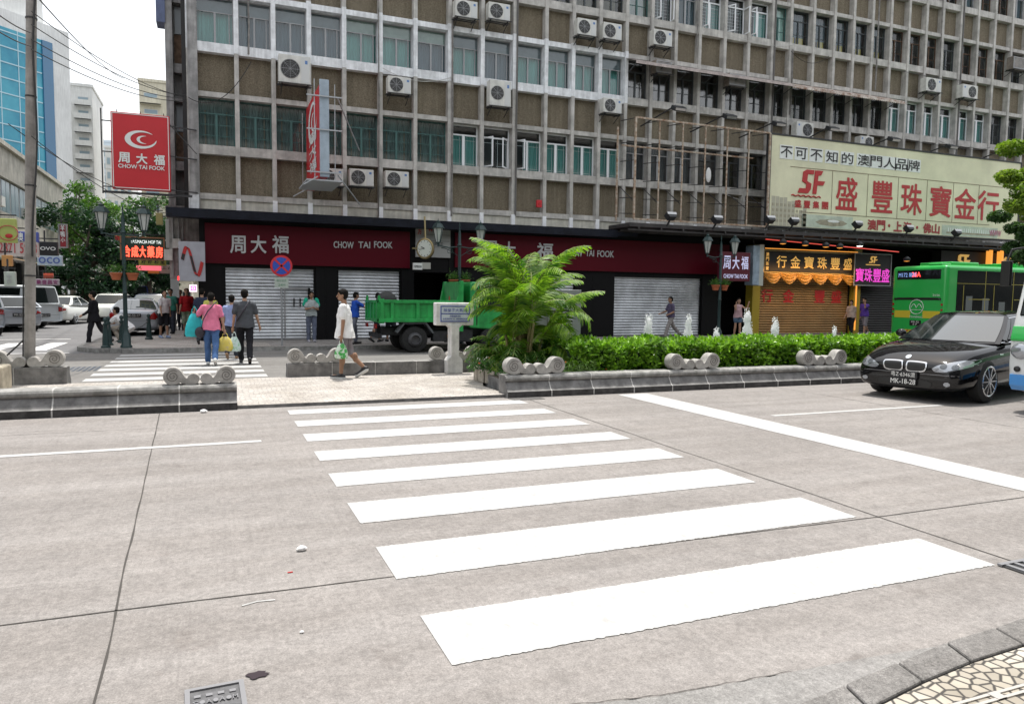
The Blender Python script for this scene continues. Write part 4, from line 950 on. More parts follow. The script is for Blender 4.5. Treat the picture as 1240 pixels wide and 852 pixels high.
# ================================================================ STREET FURNITURE
GRN=mat('dark_green_iron',(.012,.035,.035),.45,spec=.5); LGL=mat('lantern_glass',(.45,.47,.45),.25,var=.15); POT=mat('terracotta',(.42,.12,.05),.75,var=.2)
def leaves(m,pts,size,r,asp=.45,mi=None,up=.3,fold=.25,drp=0):
    for p in pts:
        n=Vector((r.gauss(0,1),r.gauss(0,1),r.gauss(0,1)+up*2)).normalized(); a=n.orthogonal().normalized(); a=Matrix.Rotation(r.random()*2*pi,3,n)@a; b_=n.cross(a); s=size*r.uniform(.65,1.25)
        p=Vector(p); a=a*s; b_=b_*s*asp; q=n*s*fold
        m.add([p-a*.5,p-b_*.5+q*.4,p+a*.5-q*drp,p+b_*.5+q*.4],[(0,1,2),(0,2,3)],mi)
LF1=leafmat('fern_green',(.03,.09,.02),(.12,.26,.05))
def lamp(label,x,y,z0,rz=0,baskets=True,wide=.52):
    t=thing('street_lamp',label,'street lamp',(x,y,z0),rz,group='twin-lantern street lamps'); H_=3.75
    m=M(); m.lathe([(.15,0),(.15,.06),(.12,.09),(.12,.34),(.08,.40),(.058,.52),(.055,1.5),(.07,1.52),(.055,1.56),(.05,H_-.6),(.08,H_-.58),(.05,H_-.5),(.045,H_-.2),(.012,H_+.0),(.025,H_+.05),(.003,H_+.18)],n=12); m.build('pole',GRN,t,smooth=True,auto=50)
    m=M()
    for s in (-1,1):
        m.tube([(0,0,H_-.62),(s*wide*.5,0,H_-.66),(s*wide,0,H_-.6)],.02,6); m.tube([(s*.03,0,H_-.9)]+[(s*(wide*.1+wide*.75*i/8),0,H_-.9+.22*math.sin(i/8*pi/2)) for i in range(9)],.012,5)
        m.tube([(s*(wide*.45+.09*math.cos(a)),0,H_-.77+.07*math.sin(a)) for a in [i*.5 for i in range(13)]],.009,4)
        m.cyl((s*wide,0,H_-.64),(s*wide,0,H_-.5),.03)
    m.build('arm',GRN,t)
    for s in (-1,1):
        cx=s*wide; m=M(); zb=H_-.5
        for k in range(6):
            a=k*pi/3; m.bar((cx+.075*math.cos(a),.075*math.sin(a),zb),(cx+.165*math.cos(a),.165*math.sin(a),zb+.44),.014)
        m.lathe([(.08,-.03),(.085,.0)],(cx,0,zb),6); m.lathe([(.215,0),(.20,.03),(.13,.14),(.06,.17),(.07,.21),(.01,.26),(.005,.32)],(cx,0,zb+.44),6)
        l=m.build('lantern',GRN,t); M().lathe([(.068,0.005),(.155,.435)],(cx,0,zb),6).build('lantern_glass',LGL,l)
    if baskets:
        r=random.Random(int(x*10))
        for s in (-1,1):
            cx=s*.2; zb=1.87; m=M(); m.lathe([(.10,0),(.15,.16),(.165,.17),(.165,.2),(.14,.2)],(cx,0,zb),14); b_=m.build('flower_pot',POT,t,smooth=True,auto=40)
            m=M(); leaves(m,[(cx+r.gauss(0,.09),r.gauss(0,.09),zb+.22+abs(r.gauss(0,.1))) for _ in range(260)],.09,r,.3); m.build('potted_fern',LF1,b_,fix=False)
            m=M(); m.bar((0,0,zb+.08),(cx,0,zb+.02),.02); m.build('pot_bracket',GRN,b_)
    return t
lamp('green twin-lantern lamp with hanging pots on the pavement corner by the crossing',-2.22,22.95,.12)
lamp('twin-lantern lamp standing behind the green truck and the palm',7.45,22.9,.12,wide=.72)
lamp('twin-lantern lamp with hanging pots in front of the small red box sign',17.75,22.9,.12,wide=.62)
# bollards and chain
def bollard(label,x,y,k):
    t=thing('bollard',label,'bollard',(x,y,.12),group='green bollards at the pavement corner')
    M().lathe([(.125,0),(.125,.05),(.09,.08),(.08,.3),(.062,.5),(.052,.62),(.068,.64),(.068,.67),(.04,.69),(.036,.72),(.055,.75),(.06,.79),(.04,.83),(.005,.85)],n=12).build('post',GRN,t,smooth=True,auto=45)
bl=[(-2.72,22.95),(-2.78,24.1),(-2.55,25.2),(-1.93,26.9)]
for k,(x,y) in enumerate(bl): bollard(['nearest green bollard, left of the lamp pole at the kerb corner','second green bollard behind the suited man','third green bollard beside the crouching man','lone green bollard before the silver saloon'][k],x,y,k)
m=M()
for (a,b_) in zip(bl,bl[1:]):
    for i in range(26):
        t=i/26; t2=(i+1)/26; p=lambda q:(a[0]+(b_[0]-a[0])*q,a[1]+(b_[1]-a[1])*q,.12+.62-.22*math.sin(pi*q)); m.tube([p(t),p(t2)],.014 if i%2 else .009,4)
tag(m.build('chain',mat('chain_steel',(.12,.13,.13),.5,metal=.4)),'sagging chain linking the green bollards','chain')
# no-stopping sign
t=thing('no_stopping_sign','round red and blue no-stopping sign on a grey post before the corner shutter','road sign',(1.93,23.0,.12))
M().cyl((0,0,0),(0,0,2.6),.032,n=10).build('post',mat('galv_post',(.28,.29,.3),.5,metal=.2),t)
m=M(); R0=.315; c0=(0,-.05,2.37)
def dsk(m,r,y,mi,n=40,c=c0): m.add([(c[0]+r*math.cos(2*pi*i/n),y,c[2]+r*math.sin(2*pi*i/n)) for i in range(n)],[tuple(range(n))],mi)
m.cyl((0,-.05,2.37),(0,-.035,2.37),R0,n=40,mi=0)
dsk(m,R0*.8,-.056,1)
for a in (45,135):
    q=Matrix.Translation((0,-.06,2.37))@Matrix.Rotation(rad(a),4,'Y'); m.box(-R0*.86,R0*.86,0,.003,-.028,.028,0,q)
m.build('sign_face',[mat('traffic_red',(.55,.03,.04),.4),mat('traffic_blue',(.03,.08,.42),.4)],t,fix=False)
m=M(); m.box(-.2,.2,-.05,-.035,1.72,2.03,0); put_text(m,'每日全天',-.14,.14,1.9,1.98,-.054,.0,1); put_text(m,'24H',-.1,.1,1.77,1.85,-.054,.0,1); m.build('plate',[mat('plate_pale',(.42,.47,.42),.5),mat('plate_green',(.1,.25,.15),.5)],t)
# street-name pillar
t=thing('street_name_sign','white concrete street-name pillar with blue tile lettering on the refuge','street sign',(4.66,14.7,.05))
CW=mat('painted_white_concrete',(.74,.73,.71),.7,var=.2,vs=4,bump=.15,bs=60,streak=.12)
m=M(); m.prism([(-.17,0),(.17,0),(.17,.27),(.13,.33),(.088,.36),(.088,.95),(.15,1.0),(.15,1.03),(-.15,1.03),(-.15,1.0),(-.088,.95),(-.088,.36),(-.13,.33),(-.17,.27)],-.13,.13); m.build('pedestal',CW,t,bevel=.015)
m=M(); m.box(-.41,.41,-.1,.1,1.0,1.47); m.build('sign_block',CW,t,bevel=.02)
m=M(); m.box(-.32,.32,-.108,-.1,1.07,1.41,0); m.build('tile_panel',mat('tile_white',(.60,.66,.72),.25),t)
m=M(); fr(m,-.315,.315,1.075,1.405,.018,-.115,.006); m.box(-.3,.3,-.115,-.109,1.235,1.25)
put_text(m,'殷皇子大馬路',-.25,.25,1.28,1.35,-.116,.0); put_text(m,'AVENIDA DO',-.12,.12,1.175,1.21,-.116,.01); put_text(m,'INFANTE D. HENRIQUE',-.26,.26,1.115,1.15,-.116,.01); m.build('lettering',mat('tile_blue',(.03,.05,.33),.3),t,fix=False)
# utility cabinet with louvres
t=thing('utility_cabinet','grey metal utility cabinet with louvred front behind the palm','utility cabinet',(6.30,14.3,.2))
GM=mat('cabinet_grey',(.30,.31,.31),.45,var=.12,metal=.1)
m=M(); m.box(0,1.13,0,.5,0,1.62); m.build('case',GM,t,bevel=.01)
m=M(); m.box(.36,.92,-.004,.02,.35,1.18); m.build('louvre_back',INK,t); m=M()
for i in range(11): q=Matrix.Translation((0,-.02,.38+i*.075))@Matrix.Rotation(rad(35),4,'X'); m.box(.37,.91,-.03,.03,0,.012,0,q)
m.build('louvre',mat('louvre_grey',(.42,.43,.42),.4,metal=.2),t); m=M(); fr(m,.33,.95,.32,1.21,.035,-.03,.03); m.build('louvre_frame',GM,t)
m=M(); m.box(.82,.93,-.01,0,1.27,1.33); m.build('orange_sticker',mat('orange_label',(.6,.16,.05),.5),t)
# concrete pole with cables, at the left
pb=G(36,464,.05); pt_=W(38,0,pb.y); t=thing('concrete_pole','tall round concrete utility pole with black cable, left side','utility pole',pb,rot=(0,math.atan2(pt_.x-pb.x,pt_.z-pb.z),0))
CP=mat('pole_concrete',(.31,.29,.27),.85,var=.3,vs=3,bump=.3,bs=60,streak=.2)
m=M(); m.lathe([(.088,0),(.085,.4),(.084,1.9),(.078,9.5)],n=18); m.build('shaft',CP,t,smooth=True,auto=50)
m=M()
for z in (1.86,3.4,4.9,6.2): m.lathe([(.09,0),(.09,.025)],(0,0,z),18)
m.build('strap',IRON,t)
m=M(); m.tube([(.075+.03*math.sin(z*1.9),-.08,z) for z in [2.2+.15*i for i in range(48)]],.016,6); m.tube([(-.095,-.03,z*.15) for z in range(13)],.012,5)
m.tube([(-.09,-.06,.75),(-.3,-.15,.5),(-.6,-.1,.38),(-1.0,0,.42),(-1.6,.1,.36)],.016,6); m.build('cable',INK,t)
# overhead wires
def wire(label,p,q,sag,rr=.009,n=30,off=0):
    p=Vector(p);q=Vector(q); m=M(); m.tube([tuple(p.lerp(q,i/n)-Vector((0,0,sag*4*(i/n)*(1-i/n)))) for i in range(n+1)],rr,4); return tag(m.build('overhead_wire',INK),label,'wire',group='overhead wires across the side street')
pw=lambda v:tuple(W(38,v,14.4))
wl_=[(14,118,'topmost'),(30,116,'second'),(48,119,'third from the top'),(60,122,'fourth')]
for k,(a,b_,nm) in enumerate(wl_): wire(nm+' wire from the concrete pole to the building corner column',pw(a),tuple(W(228,b_,26.2)),.25)
wire('wire from the left frame edge down to the concrete pole, upper',tuple(W(-30,-5,9)),pw(40),.05); wire('wire from the left frame edge down to the concrete pole, lower',tuple(W(-30,18,9)),pw(56),.05)
wire('low wire running from the left housing row to the corner bay',tuple(W(10,150,14.4)),tuple(W(226,236,27)),.5); wire('lowest wire sloping behind the red corner sign',tuple(W(38,165,14.5)),tuple(W(222,258,27)),.4); wire('thin wire looping across the second-storey brown panels',tuple(W(228,118,25.6)),tuple(W(304,75,25.7)),.6,.012)
wire('pale wire drooping over the upper right panels',tuple(W(958,62,25.6)),tuple(W(1004,68,25.6)),.4,.012); wire('thin wire from the top edge down to the centre of the sky',tuple(W(48,0,20)),tuple(W(150,95,60)),.3,.02)
# manhole covers, grates, litter
CI=mat('cast_iron',(.13,.13,.135),.55,var=.3,vs=12,metal=.3,bump=.3)
t=thing('utility_cover','small rectangular cast-iron cover with raised letters at the bottom left','manhole cover',(-.01,3.02,.004),rad(2)); m=M(); fr(m,-.115,.115,-.24,.21,.02,0,.012); m.v=[(a,c,b_) for a,b_,c in m.v]; m.build('frame',mat('iron_rim',(.24,.24,.25),.5,metal=.4),t)
m=M(); m.box(-.095,.095,-.22,.19,0,.004); m.build('plate',CI,t); m=M()
mt2=Matrix(((1,0,0,0),(0,0,1,0),(0,-1,0,0),(0,0,0,1)))
for i,c in enumerate('S.A.A.M'): put_text(m,c,-.085+i*.025,-.065+i*.025,.07,.1,-.006,.02,mt=Matrix(((1,0,0,0),(0,0,1,0),(0,-1,0,0),(0,0,0,1))))
for i in range(4): m.box(-.08+i*.045,-.055+i*.045,.13,.15,.004,.009)
m.build('raised_lettering',mat('iron_rim',(.24,.24,.25),.5),t)
m=M(); r=random.Random(2); n=18; P=[(.155+.045*math.cos(2*pi*i/n)*r.uniform(.7,1.2),3.27+.035*math.sin(2*pi*i/n)*r.uniform(.7,1.2)) for i in range(n)]; m.add([(x,y,.005) for x,y in P],[tuple(range(n))])
tag(m.build('pothole',mat('hole_dark',(.03,.02,.025),.95),fix=False),'small dark ragged hole in the concrete beside the iron cover','pothole')
t=thing('drain_grate','iron drain grate with dark slots at the right edge of the road','drain grate',(4.56,2.62,.004)); m=M(); m.box(0,1.3,-.02,.42,0,.003); m.build('recess',INK,t); m=M()
for i in range(16): m.box(.02+i*.08,.05+i*.08,0,.4,.0,.012)
for y in (-.02,.19,.39): m.box(-.01,1.3,y,y+.03,.001,.014)
m.build('grate_bars',mat('iron_rim',(.24,.24,.25),.5),t)
def ring(m,x,y,r,z): m.add([(x+r*math.cos(2*pi*i/20),y+r*math.sin(2*pi*i/20),z) for i in range(20)],[tuple(range(20))])
m=M(); 
for i in range(6):
    for j in range(10): m.box(-3.25+j*.10,-3.19+j*.10,17.6+i*.18,17.69+i*.18,.002,.008)
tag(m.build('road_grate',mat('grate_blue_grey',(.12,.14,.17),.6)),'flat grid of dark slots in the far road left of the far crossing','road grate')
m=M(); m.box(4.45,5.0,10.82,11.08,.001,.006); tag(m.build('gutter_grate',mat('gutter_dark',(.10,.095,.09),.8,var=.4,vs=40)),'worn flat gutter grate in front of the right kerb wall end','drain grate')
r=random.Random(4)
def litter(name,label,x,y,s,mt,z=.01):
    m=M(); m.ell((0,0,s*.4),s,s*.7,s*.5,8,6); m.v=[(a*(1+.3*noise.noise(Vector((a*60,b_*60,c*60)))),b_,c*(1+.4*noise.noise(Vector((b_*70,a*50,c*40))))) for a,b_,c in m.v]
    o=m.build(name,mt); o.location=(x,y,.002); return tag(o,label,'litter')
litter('crumpled_paper','small crumpled white paper lying on the open concrete road',.51,4.82,.035,mat('paper',(.8,.8,.8),.7)); litter('crumpled_paper','tiny white scrap by the foot of the left kerb wall',-.13,11.0,.05,mat('paper',(.8,.8,.8),.7)); litter('crumpled_paper','tiny white scrap on the road near the iron cover',.38,3.62,.012,mat('paper',(.8,.8,.8),.7))
m=M(); m.tube([(.12,4.05,.004),(.2,4.08,.004),(.29,4.07,.004)],.004,4); o=tag(m.build('road_mark_scrap',PAINT2),'short white scuff of paint on the road left of the crossing','paint scuff')
m=M(); m.box(0,.03,0,.012,0,.004); o=m.build('red_scrap',BR_); o.location=(.39,4.45,.001); tag(o,'tiny red scrap on the road left of the crossing','litter')
# planter box and post at the left edge of the island
t=thing('stone_planter','pale stone planter block with spiky green plant at the left edge','planter',(-3.05,13.9,.05)); M().box(-1.2,.0,-.3,.3,0,.42).build('planter_box',mat('planter_stone',(.45,.40,.31),.8,var=.3,vs=5),t,bevel=.03)
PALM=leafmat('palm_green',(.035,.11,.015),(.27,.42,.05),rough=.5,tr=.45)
def frond(m,o,az,el,L,r,droop=1.,nl=24,lw=.035,ll=.36,stem=None):
    o=Vector(o); d=Vector((math.cos(az)*math.cos(el),math.sin(az)*math.cos(el),math.sin(el))); side=Vector((-math.sin(az),math.cos(az),0)); pts=[]; p=o.copy(); e=el
    for i in range(nl+1):
        pts.append(p.copy()); e-=droop*(.6+1.6*i/nl)*(1.9/nl); d=Vector((math.cos(az)*math.cos(e),math.sin(az)*math.cos(e),math.sin(e))); p=p+d*(L/nl)
    for i in range(int(nl*.14),nl):
        p=pts[i]; d=(pts[i+1]-pts[i]).normalized(); up=side.cross(d).normalized(); s=math.sin(pi*min(1,(i/nl)*.82+.16))**.7*ll*r.uniform(.85,1.1)
        for sd in (-1,1):
            q=(d*.75+side*sd*.85+up*.28*r.uniform(.6,1.3)).normalized(); mid=p+q*s*.5; tip=p+q*s+Vector((0,0,-.22*s)); wv=d*lw*.5
            m.add([p-wv*.5,mid-wv+up*.005,tip,mid+wv,p+wv*.5],[(0,1,3,4),(1,2,3)],0)
    m.tube([tuple(q) for q in pts[::3]]+[tuple(pts[-1])],[.016*(1-.7*i/(len(pts[::3]))) for i in range(len(pts[::3])+1)],4,1)
r=random.Random(11); 
SPK=mat('palm_stem',(.22,.26,.07),.5,var=.4,vs=6)
m=M()
for i in range(16): frond(m,(-1.22+r.uniform(-.15,.15),r.uniform(-.1,.1),.95),r.uniform(-1.0,1.0),rad(r.uniform(50,86)),r.uniform(.8,1.25),r,.9,18,.04,.3)
m.build('spiky_leaves',[PALM,SPK],t,fix=False)
# ================================================================ VEHICLES
TYRE=mat('tyre_rubber',(.018,.018,.018),.85,var=.3,vs=20); RIM=mat('alloy_rim',(.55,.56,.58),.25,metal=.8); RIMD=mat('rim_dark',(.06,.06,.065),.5)
CGL=mat('car_glass',(.010,.014,.014),.03,spec=.3); CGB=mat('car_glass_sky',(.06,.08,.085),.04,spec=.9,coat=.6); TAIL=mat('tail_light_red',(.35,.01,.01),.15,coat=.6); HEADL=mat('headlight_glass',(.35,.37,.40),.06,metal=.5,coat=.8); CHR=mat('chrome',(.62,.63,.65),.1,metal=1); TRIM=mat('black_trim',(.012,.012,.012),.35); PLB=mat('plate_black',(.01,.01,.012),.4); PLW=mat('plate_letters',(.75,.75,.72),.4)
def catm(P,k):
    out=[]
    for i in range(len(P)-1):
        p0=P[max(i-1,0)];p1=P[i];p2=P[i+1];p3=P[min(i+2,len(P)-1)]
        for j in range(k):
            t=j/k; out.append([.5*((2*b_)+(-a+c)*t+(2*a-5*b_+4*c-d)*t*t+(-a+3*b_-3*c+d)*t**3) for a,b_,c,d in zip(p0,p1,p2,p3)])
    out.append(list(P[-1])); return out
def wheel(t,x,y,r,w,s,spokes=10,rimm=None,hub=.62,name='wheel',style='spoke'):
    R_=Matrix.Rotation(pi/2,3,'X'); m=M(); m.lathe([(r*hub,-w/2),(r*.86,-w/2),(r*.97,-w/2+.02),(r,-w/4),(r,w/4),(r*.97,w/2-.02),(r*.86,w/2),(r*hub,w/2)],(x,y,r),28,rot=R_)
    o=m.build(name,TYRE,t,smooth=True,auto=35); m=M(); yo=y+s*w*.5
    if style=='spoke':
        m.tube([(x+r*hub*.96*math.cos(2*pi*i/32),yo,r+r*hub*.96*math.sin(2*pi*i/32)) for i in range(33)],.016,6)
        for k in range(spokes):
            a=2*pi*k/spokes; d=Vector((math.cos(a),0,math.sin(a))); m.bar(Vector((x,yo-s*.005,r))+d*.02,Vector((x,yo-s*.01,r))+d*r*hub*.97,.042,.02)
        m.cyl((x,yo-.01,r),(x,yo+.012*s,r),r*.16,n=16); m.build('rim',rimm or RIM,o,smooth=False)
        M().cyl((x,yo-s*.06,r),(x,yo-s*.05,r),r*hub,n=24).build('brake_disc',RIMD,o)
    else:
        m.lathe([(r*hub,0),(r*hub*.9,-.05*s),(r*.35,-.09*s),(r*.3,-.02*s),(.001,-.0)],(x,yo,r),24,rot=Matrix.Rotation(-pi/2 ,3,'X') if False else R_); m.build('rim',rimm or RIMD,o,smooth=True,auto=40)
    return o
def lerp(a,b_,t): return a+(b_-a)*t
def project(bvh,poly,axis,off,origin,m,mi=None,rings=5):
    """radial patch of a 2-D outline projected on the body along an axis ('x' from the front/rear, 'y' from a side)"""
    n=len(poly); cx=sum(p[0] for p in poly)/n; cz=sum(p[1] for p in poly)/n; vs=[]
    def hit(a,b_):
        if axis[0]=='x': s=1 if axis[1]=='+' else -1; o=Vector((s*9,a,b_)); d=Vector((-s,0,0))
        elif axis[0]=='z': s=1; o=Vector((a,b_,5)); d=Vector((0,0,-1))
        else: s=1 if axis[1]=='+' else -1; o=Vector((a,s*9,b_)); d=Vector((0,-s,0))
        h=bvh.ray_cast(o,d)
        if h[0] is None: return None
        return h[0]-d*off
    last=None
    pts=[hit(cx,cz)]
    for r in range(1,rings+1):
        for p in poly: pts.append(hit(lerp(cx,p[0],r/rings),lerp(cz,p[1],r/rings)))
    good=[p for p in pts if p is not None]
    if not good: return
    for i,p in enumerate(pts):
        if p is None: pts[i]=min(good,key=lambda q:0) if i==0 else (pts[i-n] if i>n else good[0])
    fs=[(0,1+j,1+(j+1)%n) for j in range(n)]
    for r in range(rings-1):
        for j in range(n): a=1+r*n+j; b_=1+r*n+(j+1)%n; fs.append((a,a+n,b_+n,b_))
    m.add(pts,fs,mi)
def smoothpoly(P,k=5):
    Q=P+[P[0]]; return [tuple(q) for q in catm(Q,k)][:-1]
class Car:
    def __init__(s,name,label,cat,loc,rz,paint,L,Wd,H,st,cab,wb,fo,r=.33,group=None,rim=None,spokes=10,detail=True,glass=None,hub=.62):
        s.t=t=thing(name,label,cat,loc,rz,group); s.L=L; hw=Wd/2
        S=catm([list(q) for q in st],5 if detail else 3); P=[]
        for (x,zb,zm,zs,zc,w0,w1,w2) in S:
            half=[(0,zb),(w0*.7,zb),(w0,zb+.03),(lerp(w0,w1,.8),lerp(zb,zm,.5)),(w1,zm),(lerp(w1,w2,.35),lerp(zm,zs,.6)),(w2,zs),(w2*.93,lerp(zs,zc,.35)),(w2*.6,lerp(zs,zc,.85)),(0,zc)]
            row=[(x,-y*hw,z) for y,z in half]+[(x,y*hw,z) for y,z in reversed(half[:-1])]; P.append(row)
        m=M(); m.grid(P); c=len(P[0]); m.add(P[0],[tuple(range(c))]); m.add(P[-1],[tuple(range(c))])
        b_=m.build('body',paint,t,smooth=True); bm=bmesh.new(); bm.from_mesh(b_.data); bmesh.ops.remove_doubles(bm,verts=bm.verts,dist=.0005); bmesh.ops.recalc_face_normals(bm,faces=bm.faces); bm.to_mesh(b_.data); bm.free()
        xf=L/2-fo; xr=xf-wb; s.xf=xf; s.xr=xr
        if detail:
            sub=b_.modifiers.new('s','SUBSURF'); sub.levels=1; sub.render_levels=1
            evalmesh(b_)
        cu=M()
        for x in (xf,xr):
            for sd in (-1,1): cu.cyl((x,sd*(hw-.30),r*1.02),(x,sd*(hw+.2),r*1.02),r*1.17,n=32)
        co=cu.build('cut',TRIM); bo=b_.modifiers.new('b','BOOLEAN'); bo.object=co; bo.solver='EXACT'; evalmesh(b_); bpy.data.objects.remove(co)
        b_.data.set_sharp_from_angle(angle=rad(38)); s.body=b_
        bm=bmesh.new(); bm.from_mesh(b_.data); s.bvh=BVHTree.FromBMesh(bm); bm.free()
        m=M()
        for x in (xf,xr): m.box(x-r*1.3,x+r*1.3,-hw+.29,hw-.29,.22,r*2.1)
        m.build('underbody',TRIM,t)
        # greenhouse
        xfb,xfr,xrr,xrb,zbf,zbr,zt,wb_,wt=cab; gl=glass or CGL
        def zr(u): return zt-.035*(2*u-1)**2
        def sp(u,v,sd): 
            a=Vector((lerp(xfb,xrb,u),wb_,lerp(zbf,zbr,u))); b2=Vector((lerp(xfr,xrr,u),wt,zr(u)-.04)); p=a.lerp(b2,v); p.y+=.03*math.sin(pi*v); p.y*=sd; return p
        m=M()
        for sd in (-1,1): m.grid([[sp(i/12,j/5,sd) for j in range(6)] for i in range(13)])
        def rp(u,v): # roof
            a=sp(u,1,-1);b2=sp(u,1,1); p=a.lerp(b2,v); p.z+=.04+(.015*math.sin(pi*v)) if 0<v<1 else 0; p.z=p.z if 0<v<1 else a.z; return p
        vv=[0,.04,.12,.3,.5,.7,.88,.96,1]
        m.grid([[rp(i/12,v)+Vector((0,0,(-.012 if v in(.04,.96) else 0))) for v in vv] for i in range(13)])
        def wp(u,v,fr_,off=0): # front / rear screens; u up, v across
            a=sp(0 if fr_ else 1,u,-1); b2=sp(0 if fr_ else 1,u,1); p=a.lerp(b2,v); bl=.16*math.sin(pi*v)*(1-.4*u); d=1 if fr_ else -1; p.x+=d*bl; p.z+=(.04*u)*(1 if 0<v<1 else 0); p.x+=d*off*.6; p.z+=off; return p
        for fr_ in (True,False): m.grid([[wp(i/6,j/10,fr_) for j in range(11)] for i in range(7)])
        m.build('cabin',paint,t,smooth=True,auto=40)
        for fr_,nm in ((True,'windscreen'),(False,'rear_window')):
            M().grid([[wp(.05+.86*i/6,.045+.91*j/10,fr_,.006) for j in range(11)] for i in range(7)]).build(nm,(mat('windscreen_glass',(.012,.018,.018),.03,spec=1.,coat=1.) if fr_ and detail else gl),t,smooth=True)
        for sd in (-1,1):
            for (u0,u1) in ((.07,.48),(.53,.93)):
                q=M().grid([[sp(lerp(u0,u1,i/6),.07+.82*j/5,sd)+Vector((0,sd*.006,0)) for j in range(6)] for i in range(7)]); o=q.build('side_window',gl,t,smooth=True)
            m=M(); 
            for u in (.505,): 
                a=sp(u,.05,sd);b2=sp(u,.92,sd); m.bar(a+Vector((0,sd*.008,0)),b2+Vector((0,sd*.008,0)),.07,.01)
            m.tube([sp(i/12,.05,sd)+Vector((0,sd*.01,0)) for i in range(13)],.009,4); m.tube([sp(i/12,.93,sd)+Vector((0,sd*.008,0)) for i in range(13)],.008,4); m.build('window_trim',TRIM if not detail else CHR,t)
            p=sp(.1,0,sd); m=M(); m.ell((p.x-.02,p.y+sd*.12,p.z+.10),.07,.1,.075,12,8); m.bar((p.x,p.y,p.z+.05),(p.x,p.y+sd*.08,p.z+.07),.04); m.build('wing_mirror',paint,t,smooth=True)
        for x in (xf,xr):
            for sd in (-1,1): wheel(t,x,sd*(hw-.12),r,.22,sd,spokes,rim,hub)
        s.hw=hw
    def patch(s,name,polys,axis,mt,off=.006,rings=5,parent=None):
        m=M()
        for p in polys: project(s.bvh,p,axis,off,None,m,None,rings)
        return m.build(name,mt,parent or s.t,smooth=True)
# generic saloon stations: x, zbottom, zmid, zshoulder, zcentre, width factors
def saloon(L,hood=.88,deck=.98,nose=.62,belt=.88):
    h=L/2
    return [(-h,.36,.55,.80,.84,.70,.80,.76),(-h+.06,.28,.55,deck-.06,deck-.02,.84,.93,.86),(-h+.30,.22,.58,deck-.02,deck+.01,.92,.98,.90),(-h+.9,.19,.60,belt+.04,deck+.03,.95,1,.93),(-.3,.18,.60,belt,belt+.06,.96,1,.94),(.7,.18,.60,belt-.01,belt+.06,.96,1,.93),(h-1.15,.19,.58,hood-.06,hood+.03,.95,1,.90),(h-.45,.20,.54,hood-.16,hood-.06,.93,.97,.84),(h-.12,.22,.48,nose+.06,nose+.13,.86,.90,.74),(h,.27,.46,nose-.04,nose-.0,.74,.80,.66)]
# ---- black saloon (foreground right)
BPAINT=mat('black_car_paint',(.004,.004,.005),.06,spec=.55,coat=0)
st=[(-2.52,.36,.6,.88,.92,.7,.8,.76),(-2.44,.26,.6,1.0,1.04,.84,.93,.86),(-2.1,.2,.62,1.04,1.08,.92,.98,.9),(-1.3,.19,.64,.98,1.04,.95,1,.93),(-.2,.19,.64,.95,1.0,.96,1,.945),(.75,.19,.63,.94,1.0,.96,1,.94),(1.35,.19,.62,.90,.97,.95,1,.92),(1.9,.19,.59,.83,.91,.94,.985,.88),(2.25,.19,.55,.74,.83,.90,.95,.80),(2.45,.19,.50,.66,.72,.84,.88,.72),(2.54,.24,.46,.60,.635,.72,.76,.60)]
bm_=Car('black_saloon','glossy black saloon car heading left on the main road, beside the hedge','car',(13.22,9.46,0),rad(192.3),BPAINT,5.08,1.90,1.49,st,(1.18,.28,-1.15,-1.95,.955,1.02,1.485,.86,.60),2.99,.86,r=.36,spokes=10,hub=.70)
c=bm_
def mir(P): return [(-a,b_) for a,b_ in reversed(P)]
kid=smoothpoly([(.025,.53),(.03,.64),(.07,.675),(.31,.67),(.36,.645),(.355,.56),(.30,.50),(.08,.49)],4)
for K in (kid,mir(kid)):
    g=c.patch('grille_surround',[[(x*1.0,z) for x,z in K]],'x+',CHR,.02); cx=sum(p[0] for p in K)/len(K); cz=sum(p[1] for p in K)/len(K)
    K2=[(cx+(x-cx)*.86,cz+(z-cz)*.78) for x,z in K]; c.patch('grille_mesh',[K2],'x+',TRIM,.028,parent=g)
hl=smoothpoly([(.44,.565),(.52,.625),(.70,.69),(.90,.735),(.93,.69),(.86,.60),(.66,.53),(.50,.52)],4)
for K in (hl,mir(hl)):
    h_=c.patch('headlight',[K],'x+',HEADL,.008,8); cx=sum(p[0] for p in K)/len(K); cz=sum(p[1] for p in K)/len(K)-.005; s_=1 if cx>0 else -1
    for dx,rr in ((-.08,.045),(.07,.04)): c.patch('lamp_ring',[[(cx+dx*s_+rr*math.cos(a)*1.1,cz+rr*math.sin(a)) for a in [2*pi*i/16 for i in range(16)]]],'x+',mat('lamp_inner',(.08,.09,.10),.1,coat=1),.014,parent=h_)
c.patch('bumper_crease',[[(-.9,.465),(.9,.465),(.9,.475),(-.9,.475)]],'x+',mat('dull_chrome',(.2,.2,.2),.2,metal=1),.006,12)
c.patch('lower_intake',[smoothpoly([(-.42,.26),(-.38,.36),(.38,.36),(.42,.26),(.3,.24),(-.3,.24)],3)],'x+',TRIM,.008)
for s_ in (-1,1): c.patch('fog_lamp',[[(s_*.68+.05*math.cos(a),.33+.035*math.sin(a)) for a in [2*pi*i/14 for i in range(14)]]],'x+',HEADL,.01)
c.patch('round_badge',[[(.045*math.cos(a),.735+.03*math.sin(a)) for a in [2*pi*i/16 for i in range(16)]]],'x+',mat('badge_pale',(.5,.55,.6),.3),.012)
PR=Matrix(((0,-1,0,0),(1,0,0,0),(0,0,1,0),(0,0,0,1)))   # text plane facing +x
PRf=Matrix(((0,-1,0,2.60),(1,0,0,0),(0,0,1,0),(0,0,0,1)))
m=M(); m.box(2.52,2.585,-.21,.23,.385,.50); m.box(2.52,2.585,-.24,.22,.27,.38); p_=m.build('number_plate',PLB,c.t)
